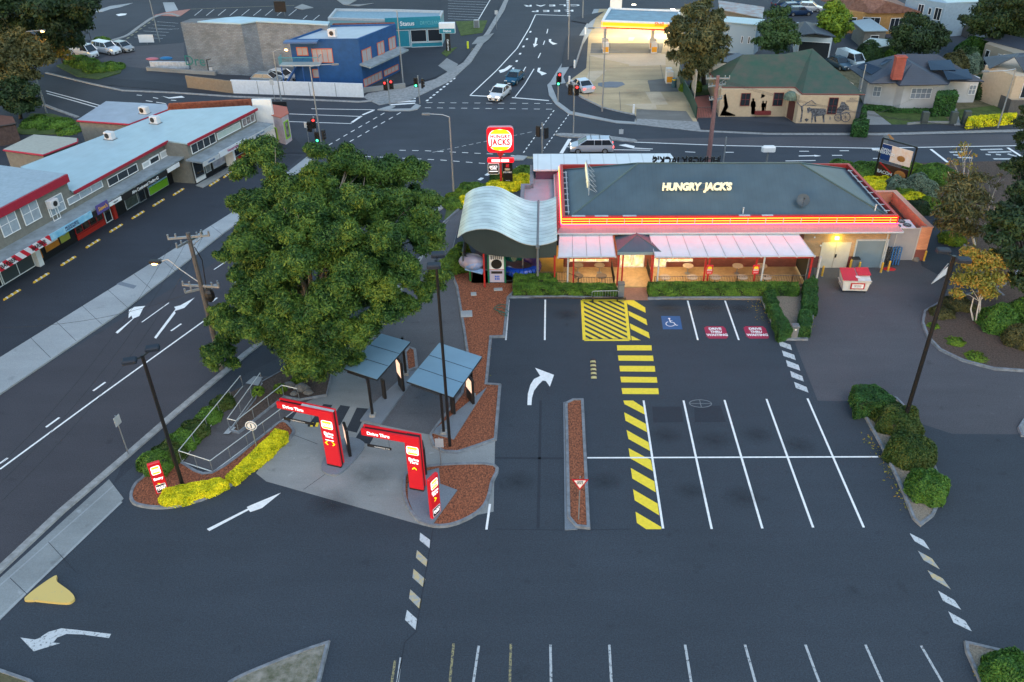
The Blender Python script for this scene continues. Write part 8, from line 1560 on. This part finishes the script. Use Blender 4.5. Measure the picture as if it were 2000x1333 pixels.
car('car', 'silver wagon with black roof bars waiting on the east road behind the restaurant', 'car', 1155, 296, 180, 4.75, 1.8, 'wagon', (.42, .46, .54), True, True, True)
car('car', 'white sedan at the stop line of the crossroads', 'car', 976, 190, 251, 4.6, 1.8, 'sedan', (.75, .77, .8), True); car('car', 'dark teal sedan stopped behind the white sedan', 'car', 1005, 160, 252, 4.4, 1.75, 'sedan', (.01, .09, .17))
car('car', 'silver sedan with a lit tail lamp entering the petrol forecourt', 'car', 1136, 175, 112, 4.6, 1.8, 'sedan', (.50, .54, .62), False, True)
car('van', 'white van parked at the far left beside the ladder frame', 'van', 167, 111, -28, 4.8, 1.75, 'van', (.62, .67, .74)); car('utility_vehicle', 'white four wheel drive between the white van and the grey hatchback', 'utility vehicle', 210, 104, -28, 5.0, 1.85, 'ute', (.66, .70, .76)); car('car', 'pale grey hatchback, rightmost of the three vehicles parked at the far left', 'car', 241, 100, -30, 4.0, 1.7, 'hatch', (.36, .38, .40))
car('car', 'white hatchback behind the white wall below the blue balcony', 'car', 552, 157, -22, 4.3, 1.75, 'hatch', (.66, .68, .7)); car('car', 'silver hatchback half hidden behind the white wall', 'car', 524, 163, -8, 4.4, 1.75, 'hatch', (.32, .37, .40))
car('van', 'pale blue and white window van in the driveway of the weatherboard house', 'van', 1658, 128, -68, 4.6, 1.75, 'van', (.50, .60, .66)); car('car', 'blue grey old sedan beside the pale blue van', 'car', 1637, 132, -68, 4.4, 1.75, 'sedan', (.05, .10, .15))
car('car', 'white car with a blue tint at the right edge beside the paling fence', 'car', 1985, 200, -80, 4.4, 1.75, 'sedan', (.5, .55, .62))
for i, (px, py, c_, r_) in enumerate(((1548, 22, (.015, .06, .16), 10), (1565, 12, (.02, .10, .22), 0), (1580, 22, (.55, .58, .62), -15), (1530, 14, (.03, .05, .09), 20), (1560, 30, (.02, .05, .12), 5))): car('car', ('navy car in the far yard behind the dark garage', 'bright blue car at the back of the far yard', 'white car in the far yard near the brick house', 'black blue car at the left of the far yard', 'dark blue car nearest the garage in the far yard')[i], 'car', px, py, r_, 4.3, 1.7, 'hatch', c_, group='cars in the far yard')
p = G(160, 98); o = thing('ladder_frame', 'tall black tube frame standing behind the white van', 'frame', p, -.45); m = MB(); B8 = [(x, y, z) for z in (0, 1.4, 2.6) for x, y in ((-1.8, -.8), (1.8, -.8), (1.8, .8), (-1.8, .8))]
for k in (4, 8): [m.tube(B8[k + i], B8[k + (i + 1) % 4], .05, n=4) for i in range(4)]
for i in range(4): m.tube(B8[i], B8[8 + i], .05, n=4)
m.build('frame', BLACK, o)
p = G(315, 120, 0); o = thing('tarpaulin_heap', 'small heap with blue and pink covers on the low white wall', 'heap', G(316, 128)); MB().ball((.9, 0, 1.0), 1.0, 10, 5, rz=.25, ry=.5).build('blue_cover', mat('blue_cover', (.01, .14, .36), .5), o); MB().ball((-1.2, 0, .95), 1.0, 10, 5, rz=.2, ry=.5).build('pink_cover', mat('pink_cover', (.45, .15, .2), .6), o)
# ---------------------------------------------------------------- car park lamps
LH = mat('lamp_head_navy', (.008, .016, .032), .65)
def lotlamp(label, bpx, tpx, h1, h2, r=.12):
    b = G(*bpx); H_ = hz(bpx[0], bpx[1], tpx[1]); t = RP(tpx[0], tpx[1], b, (0, 1, 0)); o = thing('lamp_post', label, 'lamp post', b); MB().tube((0, 0, 0), (0, 0, H_), r, r * .8, 8).build('pole', BLACK, o); MB().tube((0, 0, 0), (0, 0, .05), .25, n=10).build('base_plate', BLACK, o); m = MB()
    for k, (dx, dy, rz) in enumerate((h1, h2)): m.tube((0, 0, H_ - .1), (dx * .6, dy * .6, H_ - .05), .05); MB().bevbox((dx, dy, H_ + .02), (.74, .5, .22), .06, rz).build('lamp_head', LH, o)
    m.build('bracket', BLACK, o)
lotlamp('tall black twin headed lamp post at the left on the corner mulch bed', (358, 952), (283, 694), (-.45, -.55, .3), (.3, .65, .3)); lotlamp('tall black twin headed lamp post in the middle beside the right order canopy', (879, 874), (853, 508), (-.05, -.65, .1), (.05, .6, .1), .10); lotlamp('tall black twin headed lamp post at the right among the round shrubs', (1762, 836), (1862, 500), (.3, -.5, -.15), (-.35, .6, -.1), .14)
# street poles
def streetpole(label, bpx, top, arm=None, lit=False, r=.10, double=False, name='street_light', m_=None, cat='street light'):
    b = G(*bpx); H_ = hz(bpx[0], bpx[1], top); o = thing(name, label, cat, b); MB().tube((0, 0, 0), (0, 0, H_), r, r * .6, 8).build('pole', m_ or GALV, o)
    if arm:
        e = RP(arm[0], arm[1], b, (0, 1, 0)) - b; P = [Vector((0, 0, H_)), Vector((e.x * .35, 0, H_ + (e.z - H_) * .75)), Vector((e.x, 0, e.z))]; MB().path(P, .045).build('arm', GALV, o); s_ = 1 if e.x > 0 else -1
        hd = MB().bevbox((e.x + .3 * s_, 0, e.z), (.75, .3, .16), .04).build('lamp_head', GREY, o)
        if lit: MB().ball((e.x + .3 * s_, 0, e.z - .08), .24, 10, 6, rz=.14).build('lamp_lens', E_SOD, hd); light('POINT', (e.x + .3 * s_, -.1, e.z - .5), 9, (1, .5, .16), o, .2)
    return o
streetpole('tall grey street light above the corner verge left of the red pole sign', (887, 386), 229, (838, 223)); streetpole('grey street light with its arm over the petrol forecourt', (1176, 220), 54, (1160, 55)); streetpole('lit orange street light before the white wall', (551, 207), 102, (554, 96), True)
streetpole('grey street light rising from the shop corner behind the gum tree', (629, 292), 131, (649, 126)); streetpole('tall plain grey pole at the corner below the blue building', (788, 168), 20, None); streetpole('tall grey pole on the far footpath of the middle road', (1110, 118), -12, None); streetpole('grey pole with a lamp behind the far corner footpath', (1138, 37), -10, (1125, -12))
streetpole('thin grey pole with lamp in the rear car park', (312, 83), 0, None); streetpole('grey street light pole beside the golden hedge on the right', (1948, 252), 135, (1930, 140)); streetpole('thin grey pole before the mural house corner', (1668, 238), 126, None); streetpole('thin grey pole with a speed sign at the left behind the shops', (92, 222), 150, None); streetpole('short grey lamp behind the restaurant ridge', (1411, 330), 268, None)
streetpole('lit orange street light among the trees at the left edge', (88, 205), 66, (78, 60), True)
streetpole('thin service pole on the roof edge of the mural house', (1578, 200), 160, None, r=.06)
# power poles with crossarms
def powerpole(label, bpx, tpx, arms, m_, r=.17):
    b = G(*bpx); H_ = hz(bpx[0], bpx[1], tpx); o = thing('power_pole', label, 'power pole', b); MB().tube((0, 0, 0), (0, 0, H_), r, r * .7, 8).build('pole', m_, o)
    for z, L_, a in arms:
        d = Vector((math.cos(a), math.sin(a), 0)); ins = MB().box((0, 0, H_ - z), (L_, .12, .14), a)
        for k in (-.48, -.3, .3, .48): q = d * L_ * k + Vector((0, 0, H_ - z)); ins.tube(q, q + Vector((0, 0, .3)), .06, n=6)
        ins.tube((0, 0, H_ - z - .7), d * L_ * .35 + Vector((0, 0, H_ - z)), .03, n=4).build('crossarm', GALV, o)
    return o, b, H_
o, b, H1 = powerpole('dark timber power pole with crossarms left of the gum tree', (434, 722), 455, ((.3, 2.6, .2), (.55, 2.2, 1.1), (3.9, 2.6, -.1), (4.1, 2.2, .5)), WOOD, .2); p1 = b + Vector((0, 0, H1 - .3)); m = MB()
e = RP(312, 511, b + Vector((0, .6, 0)), (0, 1, 0)) - b; m.path([(0, 0, H1 - 3.7), (e.x * .45, .3, e.z - .5), (e.x * .75, .5, e.z + .2), (e.x, .6, e.z)], .04).build('lamp_arm', GALV, o); hd = MB().bevbox((e.x - .3, .6, e.z), (.8, .35, .2), .05).build('lamp_head', BLACKP, o); MB().ball((e.x - .35, .6, e.z - .12), .25, 10, 5, rz=.1).build('lamp_lens', E_SOD, hd); light('POINT', (e.x - .35, .5, e.z - .5), 9, (1, .5, .16), o, .2)
MB().ball((.5, -.2, H1 - 4.5), .35, 8, 6, rz=.5).path([(.2, 0, H1 - 1), (.45, .1, H1 - 2), (.3, 0, H1 - 4.2)], .03).build('cable_box', BLACKP, o)
o, b, H2 = powerpole('red brown timber power pole behind the restaurant before the mural house', (1383, 318), 148, ((.3, 2.4, 0), (1.0, 2.0, .4), (2.4, 1.4, .3)), WOOD_R, .26); p2 = b + Vector((0, 0, H2 - .4))
def wire(label, a, c, sag, n=3, sp=.5, r=.012):
    a, c = Vector(a), Vector(c)
    for k in range(n):
        off = Vector((0, 0, 0)) + Vector((k - (n - 1) / 2, 0, 0)) * sp; P = [a.lerp(c, t) + off - Vector((0, 0, sag * 4 * t * (1 - t))) for t in np.linspace(0, 1, 13)]; o = thing('power_line', label + (', ' + ('left', 'middle', 'right')[k] + ' strand' if n > 1 else ''), 'power line', P[0], group='overhead power lines' if n > 1 else None); MB().path(P, r, 4).build('wire', BLACKP, o, world=True)
wire('sagging overhead line from the dark pole down to the left edge', p1, G(-60, 1000, 9), 1.2, 3, .9, .010); wire('single cable from the dark pole to the shops', p1 - Vector((0, 0, 3.8)), G(-20, 640, 4.2), .8, 1); wire('overhead line along the east road', p2, G(1948, 252, 7.6), .8, 3, .4, .012); wire('service wire to the weatherboard house', G(1668, 238, 7), G(1840, 165, 3.3), .3, 1)
# ---------------------------------------------------------------- traffic lights
def signal(label, bpx, top, heads):
    b = G(*bpx); H_ = hz(bpx[0], bpx[1], top); o = thing('traffic_light', label, 'traffic light', b); MB().tube((0, 0, 0), (0, 0, H_), .08, n=8).build('pole', GALV, o)
    for dx, dz, rz, lamp in heads:
        R_ = Matrix.Rotation(rz, 4, 'Z'); q = Vector((dx, 0, H_ - .75 + dz)); h = MB().bevbox(q, (.54, .22, 1.2), .05, rz).build('signal_head', BLACKP, o); m = MB()
        for k in range(3): c = q + R_ @ Vector((0, -.12, .36 - .36 * k)); m.tube(c, c + R_ @ Vector((0, -.16, .02)), .15, n=10, cap=False)
        m.build('visor', BLACKP, h)
        if lamp: k = 0 if lamp == 'r' else 2; c = q + R_ @ Vector((0, -.14, .36 - .36 * k)); MB().disc(c, .15, 12, R_ @ Vector((0, -1, .1))).build('lit_lamp', E_SRED if lamp == 'r' else E_GRN, h)
signal('traffic light with green lamp at the shop corner, on the tall pole', (629, 292), 255, [(-.35, 0, 0, 'g'), (.35, .25, 1.6, None)]); signal('red traffic light just above the one at the shop corner', (620, 282), 228, [(-.1, 0, .3, 'r'), (-.6, -.4, -.5, None)]); signal('red twin traffic light on the island by the striped crossing', (762, 208), 155, [(-.35, -.05, -.2, 'r'), (.4, .1, .1, 'r')])
signal('green traffic light on the right end of the striped crossing', (820, 203), 148, [(-.3, -.1, 0, 'g'), (.5, -.2, 1.5, None)]); signal('red and green traffic light at the petrol station corner', (1090, 201), 146, [(0, 0, 0, 'g'), (.12, .4, .2, 'r')]); signal('red traffic light beside the turning silver sedan', (1120, 263), 165, [(.25, .1, .1, 'r'), (-.45, .15, -.4, None)])
signal('black backs of a twin traffic light before the restaurant canopy', (1059, 300), 240, [(-.45, -.2, 2.6, None), (.45, -.4, -2.4, None)]); o = thing('signal_board', 'black backed signal board above the white parapet of the shops', 'signal', G(549, 228)); MB().tube((0, 0, 0), (0, 0, 1.4), .07).build('pole', GALV, o); MB().bevbox((0, 0, 1.5), (1.9, .25, .8), .04).build('board', BLACKP, o)
# small road signs
def sign(label, bpx, top, build, r=.035):
    b = G(*bpx); H_ = hz(bpx[0], bpx[1], top); o = thing('road_sign', label, 'sign', b); MB().tube((0, 0, 0), (0, 0, H_), r, n=6).build('post', GALV, o); build(o, H_); return o
def gw(o, H_):
    m = MB(); plate(m, [(-.46, H_ - .15), (0, H_ - .95), (.46, H_ - .15)], -.06, -.04); m.build('red_border', RED, o); m = MB(); plate(m, [(-.32, H_ - .235), (0, H_ - .79), (.32, H_ - .235)], -.075, -.061); m.build('white_face', PLW, o); text('GIVE\nWAY', .15, BLACKP, o, (0, -.085, H_ - .38), UP(), .002, .02)
sign('red and white give way sign on the narrow mulch island', (1130, 1017), 931, gw)
def ks(o, H_): MB().tube((0, -.05, H_ - .35), (0, -.07, H_ - .35), .36, n=20).build('plate', PLW, o); m = MB(); m.path([(.27 * math.cos(t), -.08, H_ - .35 + .27 * math.sin(t)) for t in np.linspace(0, 6.28, 17)], .03, 4); m.build('ring', RED if False else GREY, o); MB().path([(0, -.08, H_ - .5), (0, -.08, H_ - .22)], .03, 4).build('arrow_mark', BLACKP, o)
sign('round white sign on a post at the ramp railing', (503, 882), 822, ks); sign('small round sign behind the shops on a leaning post', (84, 210), 163, ks)
def pl(o, H_): MB().bx(-.25, .25, -.06, -.04, H_ - .7, H_ - .05).build('plate', LGREY, o)
sign('small grey parking sign beside the main road kerb', (252, 890), 812, pl).rotation_euler = (0, 0, 1.3); sign('small sign post on the right order island tip', (862, 912), 855, pl); sign('small grey sign on the corner footpath by the shops', (604, 281), 238, pl); sign('small grey sign before the white wall', (538, 203), 155, pl); sign('small sign on the upper footpath near the grass verge', (970, 58), 20, pl); sign('small arrow sign on the east road island', (1213, 262), 252, pl)
def bw(o, H_): MB().bx(-1.2, 1.2, -.06, -.03, .3, 1.5).build('plate', PLW, o)
sign('white notice board at the edge of the bare lot', (288, 87), 75, bw); o = thing('utility_cabinet', 'small grey utility cabinet on the far grass verge', 'cabinet', G(931, 56)); MB().bevbox((0, 0, .7), (.9, .5, 1.4), .04).build('body', LGREY, o); MB().bx(-.38, .38, -.27, -.255, .15, 1.3).build('door', GREY, o)
p = G(1196, 317); o = thing('roof_vent', 'white roof cowl behind the restaurant ridge beside the east road', 'vent', G(1495, 330)); MB().bevbox((0, 0, 2.2), (1.4, .6, .6), .15).build('cowl', PLW, o); MB().tube((0, 0, 0), (0, 0, 2), .1).build('post', GREY, o)
p = G(1845, 560); o = thing('fallen_sign', 'white sign panel lying aslant behind the right lamp post', 'sign', G(1838, 548)); MB().shell([(-.9, -.6, .1), (.3, .1, .5), (.6, .7, .9), (-.3, .1, .5)], [(0, 1, 2, 3)], .04).build('panel', PLW, o); MB().path([(-1, -.6, 0), (.6, .8, 1.1)], .04).build('frame', LGREY, o)
# ---------------------------------------------------------------- ramp handrails
def handrail(label, pts, H_=1.0, low=.12):
    P = GP(pts); c = sum(P, Vector()) / len(P); o = thing('handrail', label, 'handrail', (c.x, c.y, 0)); r = MB(); l = MB(); r.path([p + Vector((0, 0, H_)) for p in P], .03, 6); l.path([p + Vector((0, 0, low)) for p in P], .035, 5)
    for i in range(len(P) - 1):
        a, b = P[i], P[i + 1]; k = max(1, round((b - a).length / 1.5))
        for j in range(k + (i == len(P) - 2)): s_ = a.lerp(b, j / k); MB().tube(s_, s_ + Vector((0, 0, H_)), .025, n=5).build('post', GREY, o, world=True)
    RL = mat('pale_handrail', (.55, .58, .6), .4, .4); r.build('top_rail', RL, o, world=True); l.build('bottom_rail', RL, o, world=True)
handrail('outer steel handrail of the ramp, from the road round to the left portal', [(475, 757), (356, 905), (417, 925), (549, 826), (575, 806)]); handrail('inner steel handrail around the mulch island of the ramp', [(513, 752), (450, 842), (467, 846), (555, 776), (585, 783)])
